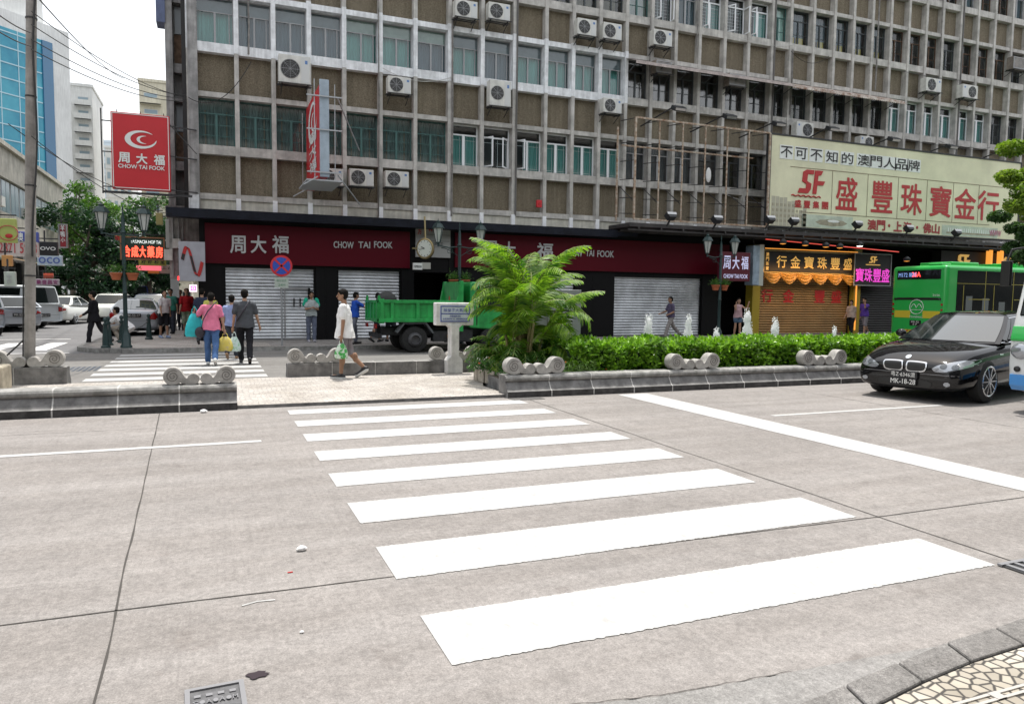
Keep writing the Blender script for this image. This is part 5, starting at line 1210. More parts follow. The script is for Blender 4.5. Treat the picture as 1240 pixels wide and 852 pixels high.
m=M(); put_text(m,'粤Z·6346澳',-.20,.20,.40,.485,0,.0,mt=Matrix(((0,-1,0,2.59),(1,0,0,0),(0,0,1,0),(0,0,0,1)))); put_text(m,'MK-18-28',-.20,.21,.285,.365,0,.015,mt=Matrix(((0,-1,0,2.59),(1,0,0,0),(0,0,1,0),(0,0,0,1)))); m.build('plate_lettering',PLW,p_,fix=False)
for sd in (-1,1):
    m=M(); m.box(.2,.36,sd*.80-.01,sd*.80+.01,.9,.92); 
    c.patch('door_handle',[[(-.15,.80),(.05,.80),(.05,.83),(-.15,.83)]],'y+' if sd>0 else 'y-',CHR,.02)
    c.patch('side_crease',[[(-1.9,.71),(1.2,.70),(1.2,.705),(-1.9,.715)]],'y+' if sd>0 else 'y-',TRIM,.003,14)
    c.patch('door_gap',[[(.93,.25),(.94,.9),(.95,.9),(.94,.25)]],'y+' if sd>0 else 'y-',TRIM,.002,3)
    c.patch('side_repeater',[[(1.18,.78),(1.30,.78),(1.30,.80),(1.18,.80)]],'y+' if sd>0 else 'y-',CHR,.004)
# ---- white sporty saloon in the side street (seen from behind)
WPAINT=mat('white_car_paint',(.74,.75,.70),.25,coat=.6); SPAINT=mat('silver_car_paint',(.46,.49,.53),.3,metal=.35,coat=.6)
def rear_kit(c,lamps,zp,plate=.26,dark=True,bumper=True):
    for K in (lamps,mir(lamps)): c.patch('tail_light',[K],'x-',TAIL,.012,5)
    x=-c.L/2-.03; m=M(); m.box(x-.012,x+.05,-plate,plate,zp-.07,zp+.07); p=m.build('number_plate',PLB,c.t)
    m=M(); put_text(m,'MK-52-17',-plate*.85,plate*.85,zp-.045,zp+.045,0,.0,mt=Matrix(((0,1,0,x-.016),(-1,0,0,0),(0,0,1,0),(0,0,0,1)))); m.build('plate_lettering',PLW,p,fix=False)
    if bumper: c.patch('bumper_shade',[[(-.7,.25),(.7,.25),(.62,.33),(-.62,.33)]],'x-',TRIM,.01,5)
    c.patch('boot_gap',[[(-.78,.60),(.78,.60),(.78,.608),(-.78,.608)]],'x-',TRIM,.004,10)
a1=Car('white_saloon','white sporty saloon with red tail lights, seen from behind in the side street','car',(-7.0,44.6,0),rad(78),WPAINT,4.65,1.78,1.45,saloon(4.65),(1.05,.15,-.95,-1.85,.90,.98,1.45,.84,.58),2.7,.95,r=.33,spokes=5)
rear_kit(a1,smoothpoly([(.40,.70),(.84,.72),(.86,.80),(.60,.83),(.42,.78)],3),.75)
M().box(-2.3,-2.1,-.7,.7,1.0,1.03).build('spoiler',WPAINT,a1.t,bevel=.01)
a2=Car('silver_saloon','silver saloon parked by the corner pavement, rear window and red lamp towards the road','car',(-2.72,33.1,0),rad(90),SPAINT,4.6,1.76,1.43,saloon(4.6,deck=1.0),(1.0,.15,-1.0,-1.8,.90,1.0,1.43,.84,.58),2.7,.95,r=.33,spokes=7,glass=CGB)
rear_kit(a2,smoothpoly([(.50,.66),(.86,.66),(.86,.90),(.66,.90),(.56,.78)],3),.80)
c.patch
a3=Car('dark_blue_car','dark blue estate car with pale windscreen just beyond the silver saloon','car',(-2.5,39.2,0),rad(90),mat('navy_car_paint',(.015,.03,.07),.2,coat=.8),4.5,1.78,1.6,saloon(4.5,deck=1.1,belt=.98),(1.0,.35,-1.6,-2.1,1.0,1.1,1.62,.86,.68),2.6,.95,r=.34,glass=CGB,detail=False); rear_kit(a3,[(.6,.8),(.86,.8),(.86,1.0),(.7,1.0)],.8)
def vanst(L,z=1.0): h=L/2; return [(-h,.35,.6,z-.05,z,.84,.9,.86),(-h+.08,.28,.6,z,z+.02,.93,.98,.94),(0,.22,.62,z,z+.04,.96,1,.96),(h-.9,.22,.6,z-.03,z+.02,.95,1,.94),(h-.2,.24,.55,z-.12,z-.04,.9,.95,.86),(h,.3,.5,z-.3,z-.22,.8,.86,.76)]
v1=Car('white_van','boxy white van parked at an angle behind the concrete pole','van',(-8.7,39.9,0),rad(140),mat('van_white',(.68,.72,.73),.35,coat=.4),4.6,1.75,1.95,vanst(4.6,1.08),(2.0,1.2,-2.1,-2.24,1.08,1.1,1.93,.84,.74),2.6,.85,r=.32,detail=False,glass=CGL); rear_kit(v1,[(.7,.75),(.84,.75),(.84,1.0),(.7,1.0)],.6)
v2=Car('silver_people_carrier','silver people carrier with large red tail lights at the left edge of the picture','car',(-8.75,34.2,0),rad(112),SPAINT,4.5,1.78,1.62,vanst(4.5,1.0),(1.6,.8,-1.9,-2.22,1.0,1.02,1.6,.85,.72),2.7,.9,r=.33,detail=False,glass=CGB); rear_kit(v2,[(.58,.80),(.86,.76),(.86,1.0),(.62,1.0)],.7)
v3=Car('silver_hatchback','silver hatchback between the people carrier and the white van','car',(-8.2,37.1,0),rad(118),SPAINT,4.2,1.7,1.5,saloon(4.2,deck=1.0),(1.0,.2,-1.2,-2.0,.92,1.0,1.47,.83,.6),2.5,.9,r=.31,detail=False); rear_kit(v3,[(.56,.7),(.84,.7),(.84,.86),(.62,.86)],.7)
v4=Car('white_hatchback','small white car behind the white sporty saloon','car',(-8.6,47.0,0),rad(105),WPAINT,4.0,1.68,1.5,saloon(4.0,deck=1.0),(.9,.2,-1.3,-1.9,.92,1.0,1.5,.83,.62),2.4,.85,r=.3,detail=False); rear_kit(v4,[(.56,.7),(.84,.7),(.84,.86),(.62,.86)],.7)
v5=Car('white_suv','white and grey car facing the camera beyond the suited man','car',(-5.4,49.0,0),rad(-92),WPAINT,4.4,1.75,1.6,vanst(4.4,.98),(1.3,.6,-1.8,-2.1,.98,1.0,1.58,.84,.68),2.6,.9,r=.32,detail=False,glass=CGL)
v6=Car('blue_van','dark blue van parked in the side street beyond the lamp post','van',(-5.0,57.5,0),rad(95),mat('blue_van_paint',(.02,.03,.14),.4,coat=.4),4.8,1.85,2.1,vanst(4.8,1.2),(2.1,1.4,-2.2,-2.34,1.2,1.2,2.15,.88,.8),2.8,.85,r=.34,detail=False)
v7=Car('black_car','dark parked car with low roof, left of the suited man in the side street','car',(-8.3,54.0,0),rad(95),BPAINT,4.6,1.8,1.5,saloon(4.6),(1.0,.2,-1.0,-1.8,.90,.98,1.5,.84,.6),2.7,.95,r=.32,detail=False)
# ---- green dump truck
TG=mat('truck_green',(.02,.34,.075),.4,coat=.2,var=.3,vs=2.5,streak=.2); TGD=mat('truck_chassis',(.02,.021,.024),.7,var=.4,vs=6); TRUST=mat('chassis_grey',(.10,.11,.12),.6,var=.4,vs=6)
yN=20.85; wdt=1.75; tx0=W(460,380,yN).x
t=thing('dump_truck','small bright green dump truck parked behind the refuge, tipper body towards the left','truck',(tx0,yN,0)); q=lambda u,v:(W(u,v,yN).x-tx0,W(u,v,yN).z)
zt=q(500,364)[1]; zb=q(500,389)[1]; xh=q(553,365)[0]; xe=q(572,340)[0]; zh=q(560,340)[1]
m=M(); m.box(0,xh,0,.05,zb,zt); m.box(0,xh,wdt-.05,wdt,zb,zt); m.box(0,xh,.05,wdt-.05,zb,zb+.06); m.build('tipper_body',TG,t,bevel=.008)
m=M(); m.box(-.04,xh,-.07,0,zt-.07,zt+.02); m.box(-.04,xh,-.07,0,zb-.02,zb+.09)
for x in (0,.30,1.05,1.75,2.35): 
    if x<xh: m.box(x-.0,x+.09,-.066,0,zb+.09,zt-.07)
m.box(-.04,.12,-.04,.0,zb-.06,zt+.05); m.build('side_rib',TG,t,bevel=.006)
m=M(); m.box(-.05,0,0,wdt,zb-.02,zt+.0); 
for y in (0,.42,.85,1.28,wdt-.1): m.box(-.08,-.05,y,y+.1,zb,zt)
m.box(-.085,-.05,0,wdt,zt-.07,zt+.0); m.box(-.085,-.05,0,wdt,zb-.02,zb+.07); m.prism([(-.06,zt),(.02,zt),(.0,zt+.14),(-.04,zt+.14)],-.03,.06); m.prism([(-.06,zt),(.02,zt),(.0,zt+.14),(-.04,zt+.14)],wdt-.06,wdt+.03); m.build('tailgate',TG,t)
m=M(); m.prism([(xh,zb-.3),(xh+.2,zb-.3),(xh+.2,zh),(xh+.12,zh),(xh-.0,zt)],-.04,.12); m.prism([(xh,zb-.1),(xh+.2,zb-.1),(xh+.2,zh),(xh+.12,zh),(xh,zt)],wdt-.12,wdt+.02); m.box(xh+.1,xh+.2,.12,wdt-.1,zb,zh-.02); m.build('headboard',TG,t,bevel=.01)
cx0=xh+.42; czb=.72; cl=1.45; zc=zh-.02
m=M(); m.prism([(cx0,czb),(cx0+cl,.62),(cx0+cl,1.25),(cx0+cl-.25,zc),(cx0+.06,zc),(cx0,zc-.08)],0,wdt); m.build('cab',TG,t,bevel=.05,bseg=3)
m=M(); m.prism([(cx0+.28,1.28),(cx0+1.12,1.28),(cx0+1.0,zc-.1),(cx0+.28,zc-.1)],-.012,.0); m.prism([(cx0+.28,1.28),(cx0+1.12,1.28),(cx0+1.0,zc-.1),(cx0+.28,zc-.1)],wdt,wdt+.012); m.build('side_window',CGL,t)
m=M(); m.box(cx0+.08,cx0+.13,-.015,0,1.05,1.22); m.box(cx0+.2,cx0+.23,-.01,.0,.8,zc-.05); m.build('door_handle',TRIM,t)
m=M(); m.box(.15,cx0+1.3,.35,.6,.50,.72); m.box(.15,cx0+1.3,wdt-.6,wdt-.35,.5,.72); m.box(1.6,2.6,.1,.4,.32,.62); m.box(xh-.2,xh+.55,.12,.5,.3,.66); m.box(.9,1.1,.3,wdt-.3,.3,.45); m.cyl((2.0,.3,.4),(2.6,.3,.4),.12,n=12); m.box(-.02,.1,.2,wdt-.2,.42,.55); m.build('chassis',TGD,t,bevel=.01)
wxc=q(503,410)[0]
m=M(); m.tube([(wxc-.55,.1,.62),(wxc-.33,.1,.88),(wxc+.33,.1,.88),(wxc+.55,.1,.60)],.03,4); m.prism([(wxc-.56,.60),(wxc-.34,.88),(wxc+.34,.88),(wxc+.56,.58),(wxc+.52,.56),(wxc+.31,.84),(wxc-.31,.84),(wxc-.52,.58)],.0,.35); m.build('mudguard',TRUST,t)
for y,s_ in ((.14,-1),(.36,-1),(wdt-.14,1),(wdt-.36,1)): wheel(t,wxc,y,.385,.2,s_,hub=.55,style='disc')
for y,s_ in ((.12,-1),(wdt-.12,1)): wheel(t,cx0+.75,y,.385,.2,s_,hub=.55,style='disc')
m=M(); m.box(wxc+1.0,wxc+1.18,.0,.1,.42,.52); m.build('side_marker',mat('amber_plastic',(.5,.2,.02),.3),t)
m=M(); m.box(-.1,-.06,.12,.4,zb-.2,zb-.08); m.box(-.1,-.06,wdt-.4,wdt-.12,zb-.2,zb-.08); m.build('tail_light',TAIL,t)
o=tag(M().lathe([(.06,0),(.07,.0),(.07,.4),(.03,.47),(.02,.55)],(0,0,0),10).build('gas_bottle',SR,None,smooth=True),'small red cylinder standing in the tipper body behind the street-name pillar','gas bottle'); o.location=(W(546,365,21.9).x,21.9,zb+.07+.25)
o=tag(M().ell((0,0,.1),.32,.22,.26,14,8).build('rubble_sack',mat('sack_dark',(.03,.03,.03),.7,bump=.5,bs=15),None,smooth=True),'black sack sticking up at the tailgate end of the truck','sack'); o.location=(W(466,362,21.9).x+.05,21.9,zt-.1)
# ---- green bus
BG_=mat('bus_green',(.025,.42,.075),.3,coat=.5); BY=mat('bus_yellow',(.62,.50,.04),.4)
t=thing('green_bus','green single-decker bus with yellow stripe on the far road, seen from behind','bus',(25.55,19.6,0)); bw_=2.42; bl_=10.5; bh_=3.05
m=M(); m.box(0,bl_,0,bw_,.34,bh_); m.build('body',BG_,t,bevel=.14,bseg=4,smooth=True)
m=M(); m.box(.9,2.4,.5,bw_-.5,bh_,bh_+.16); m.box(4.4,7.0,.4,bw_-.4,bh_,bh_+.2); m.box(.1,.6,.3,.9,bh_,bh_+.08); m.build('roof_unit',BG_,t,bevel=.07,bseg=3,smooth=True)
bgl=glassmat('bus_glass',(.16,.19,.18),.2)
BWG=mat('bus_window_dark',(.008,.010,.010),.12,spec=.25)
for k in range(6): M().box(.55+1.6*k,2.1+1.6*k,-.008,.0,1.28,bh_-.2).build('side_window',BWG,t)
m=M(); 
for k in range(6): m.box(.55+1.6*k,2.1+1.6*k,-.014,-.009,2.35,2.37); m.box(2.1+1.6*k,2.13+1.6*k,-.014,-.009,1.28,bh_-.2)
for k in range(5): m.box(.9+1.7*k,.93+1.7*k,-.014,-.009,1.3,2.3)
for k in range(3): m.box(1.2+2.6*k,2.4+2.6*k,-.013,-.009,1.75,1.78)
m.build('handrail',mat('rail_yellow',(.30,.26,.03),.4),t)
r=random.Random(8)
m=M()
for k in range(9): 
    x=1+k*.95+r.random()*.3; m.box(x,x+.35,-.012,-.009,1.3,1.3+r.uniform(.3,.6))
m.build('seat_back',mat('bus_seat_grey',(.12,.14,.14),.6),t)
m=M(); m.box(.3,bl_,-.006,0,1.12,1.26); m.build('yellow_stripe',BY,t)
rr=M(); rr.box(-.008,0,.25,bw_-.25,2.52,2.88); rr.build('rear_display',CGL,t)
m=M(); put_text(m,'26A',-1.5,-1.12,2.62,2.8,-.01,.03,mt=Matrix(((0,1,0,0),(-1,0,0,0),(0,0,1,0),(0,0,0,1)))); m.build('red_digits',mat('led_red',(1,.1,.1),.4,emit=(1,.06,.05),es=1.5),t,fix=False)
m=M(); put_text(m,'黑沙環',-1.05,-.5,2.62,2.8,-.01,.01,mt=Matrix(((0,1,0,0),(-1,0,0,0),(0,0,1,0),(0,0,0,1)))) if False else None
RM=Matrix(((0,1,0,0),(-1,0,0,0),(0,0,1,0),(0,0,0,1)))      # text plane facing -x
m=M(); put_text(m,'M172',-2.1,-1.7,2.62,2.78,-.012,.01,mt=RM); put_text(m,'關閘',-1.62,-1.3,2.62,2.78,-.012,.01,mt=RM); m.build('display_lettering',mat('led_blue',(.3,.4,.7),.4,emit=(.2,.35,.7),es=.5),t,fix=False)
m=M(); m.box(-.01,0,.2,bw_-.15,1.72,1.80); m.tube([(-.012,.2+.1*i,1.80-(.1 if i in(0,20) else 0)) for i in range(21)],.015,4); m.build('vent_groove',TRIM,t)
m=M(); m.box(-.008,0,.22,.95,1.02,1.3); m.box(-.008,0,1.5,bw_-.2,1.02,1.3); m.build('yellow_stripe',BY,t)
m=M(); cy=1.23; 
m.tube([(-.012,cy+.30*math.cos(a),1.45+.28*math.sin(a)) for a in [2*pi*i/30 for i in range(31)]],.014,4)
m.tube([(-.012,cy+.24-.48*i/12,1.42+.14*abs(math.sin(pi*i/6))) for i in range(13)],.013,4); m.box(-.018,-.008,cy-.26,cy+.26,1.33,1.345); m.build('emblem',WH,t)
m=M(); put_text(m,'TRANSMAC',-(cy+.3),-(cy-.3),1.02,1.10,-.012,.0,mt=RM); put_text(m,'2656',-.55,-.25,1.87,1.95,-.012,.0,mt=RM); m.build('lettering',WH,t,fix=False)
m=M(); m.box(-.02,0,1.0,1.5,.72,.92); p_=m.build('number_plate',PLB,t); m=M(); put_text(m,'MR-92',-1.42,-1.08,.83,.9,-.022,.0,mt=RM); put_text(m,'57',-1.35,-1.15,.74,.81,-.022,.0,mt=RM); m.build('plate_lettering',PLW,p_,fix=False)
m=M(); m.box(-.01,0,.7,bw_-.5,.40,.56,0)
for k in range(9): m.add([(-.014,.72+k*.15,.42),(-.014,.80+k*.15,.42),(-.014,.76+k*.15+(.05 if k<4 else -.05),.54),(-.014,.68+k*.15+(.05 if k<4 else -.05),.54)],[(0,1,2,3)],1)
m.build('chevron_board',[BY,SR],t,fix=False)
for y in (.1,bw_-.18):
    m=M()
    for z in (1.15,1.35,1.55): m.cyl((-.02,y+.05,z),(0.0,y+.05,z),.045,n=10)
    m.build('tail_light',TAIL,t)
m=M(); m.box(-.06,.02,.12,bw_-.12,.32,.40); m.build('bumper',BG_,t)
for x in (2.6,8.0):
    for y,s_ in ((.12,-1),(bw_-.12,1)): wheel(t,x,y,.46,.26,s_,hub=.55,style='disc')
# ---- coach nose at the right edge
t=thing('white_coach','white, green and blue coach nose just entering at the right edge','bus',(11.26,5.25,0),rad(1.5)); W2=2.3
prof=[(0.30,.30),(.03,.38),(0,.75),(.02,1.18),(.10,1.50),(.34,2.35),(.55,2.62),(1.0,2.72),(6.5,2.72),(6.5,.3)]
m=M(); m.prism(prof,0,W2); m.build('body',mat('coach_white',(.66,.68,.68),.25,coat=.6),t,bevel=.13,bseg=4,smooth=True)
m=M(); m.prism([(-.012,.80+.31),(.0,1.08),(.5,1.08),(.5,1.30),(.035,1.30)],.06,W2-.06); m.prism([(.3,1.0),(6.4,1.0),(6.4,1.3),(.3,1.3)],W2-.01,W2+.008); m.build('green_band',BG_,t,bevel=.05,bseg=3,smooth=True)
m=M(); m.prism([(.05,.34),(-.012,.42),(-.012,.58),(.1,.55),(.4,.34)],.08,W2-.08); m.prism([(.2,.33),(6.4,.33),(6.4,.5),(.2,.56)],W2-.01,W2+.008); m.build('blue_skirt',mat('coach_blue',(.04,.25,.62),.3,coat=.5),t,bevel=.03,smooth=True)
m=M(); m.prism([(.075,1.44),(.31,2.32),(.42,2.50),(.5,2.5),(.3,1.44)],.10,W2-.10); m.build('windscreen',CGL,t,bevel=.05,bseg=3,smooth=True)
m=M(); m.prism([(.6,1.45),(6.3,1.45),(6.3,2.4),(.75,2.4)],W2-.01,W2+.008); m.build('side_window',CGL,t)
for y in (.35,W2-.22): m=M(); m.ell((.0,y,.93),.05,.15,.12,14,8); m.build('headlight',HEADL,t,smooth=True)
for y in (.35,W2-.18): m=M(); m.ell((.0,y,.66),.03,.05,.045,12,6); m.build('fog_lamp',TRIM,t,smooth=True)
m=M(); m.tube([(.3,W2-.1,2.5),(.0,W2+.0,2.45),(-.08,W2+.02,2.25)],.02,5); m.box(-.12,-.05,W2-.06,W2+.08,1.9,2.28); m.build('wing_mirror',TRIM,t,bevel=.02)
for y,s_ in ((.14,-1),(W2-.14,1)): wheel(t,1.5,y,.42,.24,s_,hub=.55,style='disc')
# ================================================================ PEOPLE
SKIN=mat('skin',(.40,.235,.155),.55,var=.12,vs=12); SKD=mat('skin_tanned',(.30,.165,.10),.55,var=.12,vs=12); HAIR=mat('black_hair',(.008,.007,.006),.8,bump=.6,bs=60,spec=.12); EYE_=mat('eye_dark',(.02,.015,.012),.3); SHOE=mat('black_shoe',(.02,.02,.022),.5); SOLE=mat('white_sole',(.65,.65,.63),.6)
def cloth(n,c,**k): return mat('cloth_'+n,c,.9,var=.14,vs=7,bump=.25,bs=14,spec=.2,**k)
def person(label,loc,rz,h=1.7,top=None,sleeve='short',bottom=None,legs='long',pose=None,skin=SKIN,hair=HAIR,shoes=SHOE,vox=.016,female=False,build=1.,long_hair=False,sole=False,hem=0.,group=None,fingers=True):
    P=dict(lean=2,legL=(8,6),legR=(-14,12),armL=(-12,6,12,0),armR=(14,6,15,0),head=(0,0),twist=0); P.update(pose or {})
    t=thing('person',label,'person',loc,rz,group); s=h/1.74; k=build; u=lambda v:v*s
    hipz=.90; H0=Vector((0,0,hipz))
    sagd=lambda a:Vector((0,math.sin(rad(a)),-math.cos(rad(a))))
    legsP=[]
    for sd,(sw,kn) in ((-1,P['legL']),(1,P['legR'])):
        hp=H0+Vector((sd*.09*k,0,0)); kp=hp+sagd(sw)*.43; ap=kp+sagd(sw-kn)*.41; legsP.append([hp,kp,ap,sw-kn,sd])
    low=min(l[2].z for l in legsP); dz=.075-low
    for l in legsP:
        for i in range(3): l[i]=l[i]+Vector((0,0,dz))
    H0=H0+Vector((0,0,dz))
    td=Vector((0,math.sin(rad(P['lean'])),math.cos(rad(P['lean'])))); N=H0+td*.50; C_=H0+td*.30
    tw=Matrix.Rotation(rad(P['twist']),3,'Z'); sh=[N+tw@Vector((sd*(.165 if not female else .145)*k,0,-.045)) for sd in(-1,1)]
    arms=[]
    for S_,sd,a in ((sh[0],-1,P['armL']),(sh[1],1,P['armR'])):
        sw,ab,el,inn=a
        d=Vector((sd*math.sin(rad(ab)),math.sin(rad(sw))*math.cos(rad(ab)),-math.cos(rad(sw))*math.cos(rad(ab)))); E_=S_+d*.275
        d2=Vector((sd*math.sin(rad(ab-inn)),math.sin(rad(sw+el))*math.cos(rad(ab-inn)),-math.cos(rad(sw+el))*math.cos(rad(ab-inn)))).normalized(); Wp=E_+d2*.245; arms.append((S_,E_,Wp,d2,sd))
    nk=P['head'][1]; hd=Matrix.Rotation(rad(P['head'][0]),3,'Z')@Matrix.Rotation(rad(-nk),3,'X'); HC=N+Vector((0,.015,.0))+td*.055+hd@Vector((0,.01,.125))
    V=lambda p:Vector(p)*s
    b_=M()
    def cp(p,q,r0,r1,n=12): b_.cap(V(p),V(q),u(r0),u(r1),n)
    # trunk
    tf=.86 if top else 1; b_.ell(V(H0+td*.02),u(.145*k*tf),u(.10*k*tf),u(.10),14,8); cp(H0+td*.05,C_,.115*k*tf,.125*k*tf); b_.ell(V(C_+td*.07),u(.155*k*tf),u(.10*k*tf),u(.14),14,8)
    cp(sh[0],sh[1],.06,.06); cp(N-td*.02,N+td*.07,.058,.05)
    for (hp,kp,ap,sa,sd) in legsP:
        ls=.56 if (bottom and legs=='long') else 1; cp(hp,kp,(.082*k if not bottom else .058),.052*ls); cp(kp,ap,.052*ls,.036); kc=kp.lerp(ap,.32)+Vector((0,-.018,0)); b_.ell(V(kc),u(.05*ls),u(.052*ls),u(.10),12,8)
        fd=Vector((0,math.cos(rad(sa*.75)),math.sin(rad(sa*.75)))) ; toe=ap+fd*.15+Vector((0,0,-.03)); cp(ap+Vector((0,-.03,-.03)),toe,.036,.032)
    for (S_,E_,Wp,d2,sd) in arms:
        cp(S_,E_,(.05*k if not top else .042),.036); cp(E_,Wp,.038,.026)
        hc=Wp+d2*.055; b_.ell(V(hc),u(.026),u(.038),u(.05),10,6,rot=d2.to_track_quat('Z','Y').to_matrix())
        if fingers:
            q=d2.to_track_quat('Z','Y').to_matrix()
            for i,(off,ln) in enumerate(((-.028,.062),(-.010,.072),(.009,.068),(.027,.052))):
                a0=Wp+d2*.085+q@Vector((0,off,0)); a1=a0+(d2+Vector((-sd*.25,.1,0))).normalized()*ln*.55; a2=a1+(d2+Vector((-sd*.9,.15,0))).normalized()*ln*.5
                cp(a0,a1,.0095,.009,8); cp(a1,a2,.009,.008,8)
            th=Wp+d2*.03+Vector((0,.03,0)); cp(th,th+(d2*.7+Vector((-sd*.2,.8,0))).normalized()*.05,.011,.009,8)
    # head
    hm=lambda p:V(HC+hd@Vector(p))
    b_.ell(hm((0,-.005,.02)),u(.074),u(.092),u(.098),16,10,rot=hd); b_.ell(hm((0,.025,-.055)),u(.055),u(.062),u(.058),14,8,rot=hd)
    b_.cap(hm((0,.088,.012)),hm((0,.106,-.022)),u(.010),u(.014),8); b_.ell(hm((0,.083,-.052)),u(.024),u(.014),u(.010),10,6)
    for sd in (-1,1): b_.ell(hm((sd*.078,-.002,-.005)),u(.010),u(.020),u(.030),8,6)
    bo=remesh(b_,'body',skin,t,vox*.85,3)
    # eyes, brows, mouth
    e=M()
    for sd in (-1,1): e.ell(hm((sd*.031,.083,.008)),u(.011),u(.006),u(.006),8,5); e.bar(hm((sd*.018,.090,.027)),hm((sd*.045,.083,.028)),u(.006))
    e.build('eyes',EYE_,t); e=M(); e.ell(hm((0,.094,-.052)),u(.020),u(.006),u(.004),8,5); e.build('mouth',mat('lip',(.25,.09,.07),.5),t)
    hr=M(); hr.ell(hm((0,-.018,.042)),u(.083),u(.094),u(.088),16,10,rot=hd); hr.ell(hm((0,-.045,.0)),u(.077),u(.068),u(.085),14,8,rot=hd); hr.ell(hm((0,.055,.088)),u(.055),u(.032),u(.028),12,6,rot=hd)
    if long_hair: hr.ell(hm((0,-.06,-.08)),u(.085),u(.055),u(.13),14,8,rot=hd)
    for sd in (-1,1): hr.ell(hm((sd*.068,.0,.03)),u(.012),u(.035),u(.035),8,6)
    remesh(hr,'hair',hair,t,.011,2,.006,loc[0])
    # top
    if top:
        q=M(); e=.016
        cpq=lambda a,c,r0,r1:q.cap(V(a),V(c),u(r0+e),u(r1+e),14)
        q.ell(V(C_+td*.07),u(.155*k+e),u(.10*k+e),u(.16),16,8); cpq(H0+td*(.10),C_,.118*k,.125*k); hz=(H0+td*(.0-hem)); RM_=Vector((0,0,1)).rotation_difference(td).to_matrix(); RG=[]
        for (ax,ay,zz) in ((.205*k,.155*k+hem*.35,-.10),(.200*k,.150*k+hem*.3,.04),(.180*k,.135*k+hem*.12,.14+hem*.5),(.166*k,.122*k,.24+hem),(.168*k,.118*k,.32+hem)): RG.append([tuple(V(hz)+RM_@Vector((u(ax*math.cos(t_)),u(ay*math.sin(t_)),u(zz)))) for t_ in [2*pi*i_/20 for i_ in range(21)]])
        q.grid(RG); q.add(RG[0][:20],[tuple(range(20))]); q.add(RG[-1][:20],[tuple(range(20))])
        q.cap(V(sh[0]+Vector((.02,0,0))),V(sh[1]-Vector((.02,0,0))),u(.07),u(.07),12); cpq(N-td*.04,N+td*.01,.055,.042)
        for (S_,E_,Wp,d2,sd) in arms:
            if sleeve=='short': q.cap(V(S_),V(S_.lerp(E_,.66)),u(.05*k+.018),u(.055*k+.012),12)
            elif sleeve=='long': q.cap(V(S_),V(E_),u(.05*k+.018),u(.045+.010),12); q.cap(V(E_),V(E_.lerp(Wp,.93)),u(.053),u(.036),12)
        remesh(q,'shirt',top,t,vox,3,.010,loc[1],None if P['lean']>20 else (H0.z-.02-hem)*s)
    if bottom:
        q=M(); e=.014
        q.ell(V(H0+td*.03),u(.140*k+e),u(.102*k+e),u(.10),16,8)
        for (hp,kp,ap,sa,sd) in legsP:
            if legs=='long': q.cap(V(hp),V(kp),u(.080*k+e),u(.062+e),14); q.cap(V(kp),V(kp.lerp(ap,.93)),u(.062+e),u(.050+e),14)
            elif legs=='shorts': q.cap(V(hp),V(hp.lerp(kp,.93)),u(.080*k+e),u(.074+e),14)
            elif legs=='mini': q.cap(V(hp),V(hp.lerp(kp,.38)),u(.092*k+e),u(.088+e),14)
        remesh(q,'trousers' if legs=='long' else 'shorts',bottom,t,vox,3,.012,loc[0]+3)
    for (hp,kp,ap,sa,sd) in legsP:
        q=M(); fd=Vector((0,math.cos(rad(sa*.75)),math.sin(rad(sa*.75)))); dn=Vector((0,0,-1)); hl_=ap-fd*.045+Vector((0,0,-.032)); to=ap+fd*.175+Vector((0,0,-.038))
        q.cap(V(hl_),V(to),u(.044),u(.036),12); q.cap(V(ap+Vector((0,0,.0))),V(ap+fd*.05+Vector((0,0,-.03))),u(.045),u(.042),12)
        remesh(q,'shoe',shoes,t,.010,2)
        if sole: m=M(); m.cap(V(hl_+Vector((0,0,-.030))),V(to+Vector((0,0,-.026))),u(.045),u(.038),12); o=m.build('shoe_sole',SOLE,t,smooth=True); 
    return t,dict(hand=[V(a[2]+a[3]*.09) for a in arms],N=V(N),H0=V(H0),HC=V(HC),s=s,arms=arms)
def world(t,p): return Matrix.Translation(t.location)@Matrix.Rotation(t.rotation_euler.z,4,'Z')@Vector(p)
GREYT=cloth('grey_trousers',(.16,.16,.19)); 
# 1 walking man in white, refuge
t,i=person('man in white t-shirt and grey shorts walking left with a green bag',(2.36,14.35,.05),rad(72),1.74,cloth('white',(.78,.78,.78)),'short',cloth('grey_shorts',(.24,.22,.24)),'shorts',dict(lean=1,legL=(5,2),legR=(-10,34),armL=(-3,9,8,2),armR=(-10,7,10,2),head=(8,2)),skin=SKD,sole=True,hem=.11,build=1.06,vox=.010)
def bag(name,label,p,w,h,mt,spots=None,seed=0,txt=None):
    tt=thing(name,label,'bag',p); m=M(); r=random.Random(seed)
    P=[]
    for a in range(9):
        row=[]; v=a/8
        for b_ in range(21):
            an=2*pi*b_/20; ww=w*(.32+.68*math.sin(min(1,v*1.25)*pi/2)**.8)*(1-.12*(v>.93)); row.append((ww/2*math.cos(an)*(1+.07*math.sin(5*an+v*4+seed)),ww*.26*math.sin(an)*(1+.15*math.sin(3*an+v*5)),-h*(.22+.78*v)+.01*math.sin(7*an)))
        P.append(row)
    m.grid(P); m.add(P[-1][:20],[tuple(range(20))]); o=m.build('bag_body',mt,tt,smooth=True)
    m=M(); 
    for s_ in (-1,1): m.tube([(s_*w*.15,.0,-h*.25),(s_*w*.12,0,-h*.1),(s_*.012,0,.0),(0,0,.02)],.009,5)
    m.build('handle',mt,tt); return tt
GB=mat('green_white_bag',(.62,.72,.62),.35,col2=(.06,.38,.08),vs=9,lo=.47,hi=.5)
bag('carrier_bag','green and white plastic bag hanging from the white-shirted man\'s hand',world(t,i['hand'][0]),.25,.36,GB,seed=2)
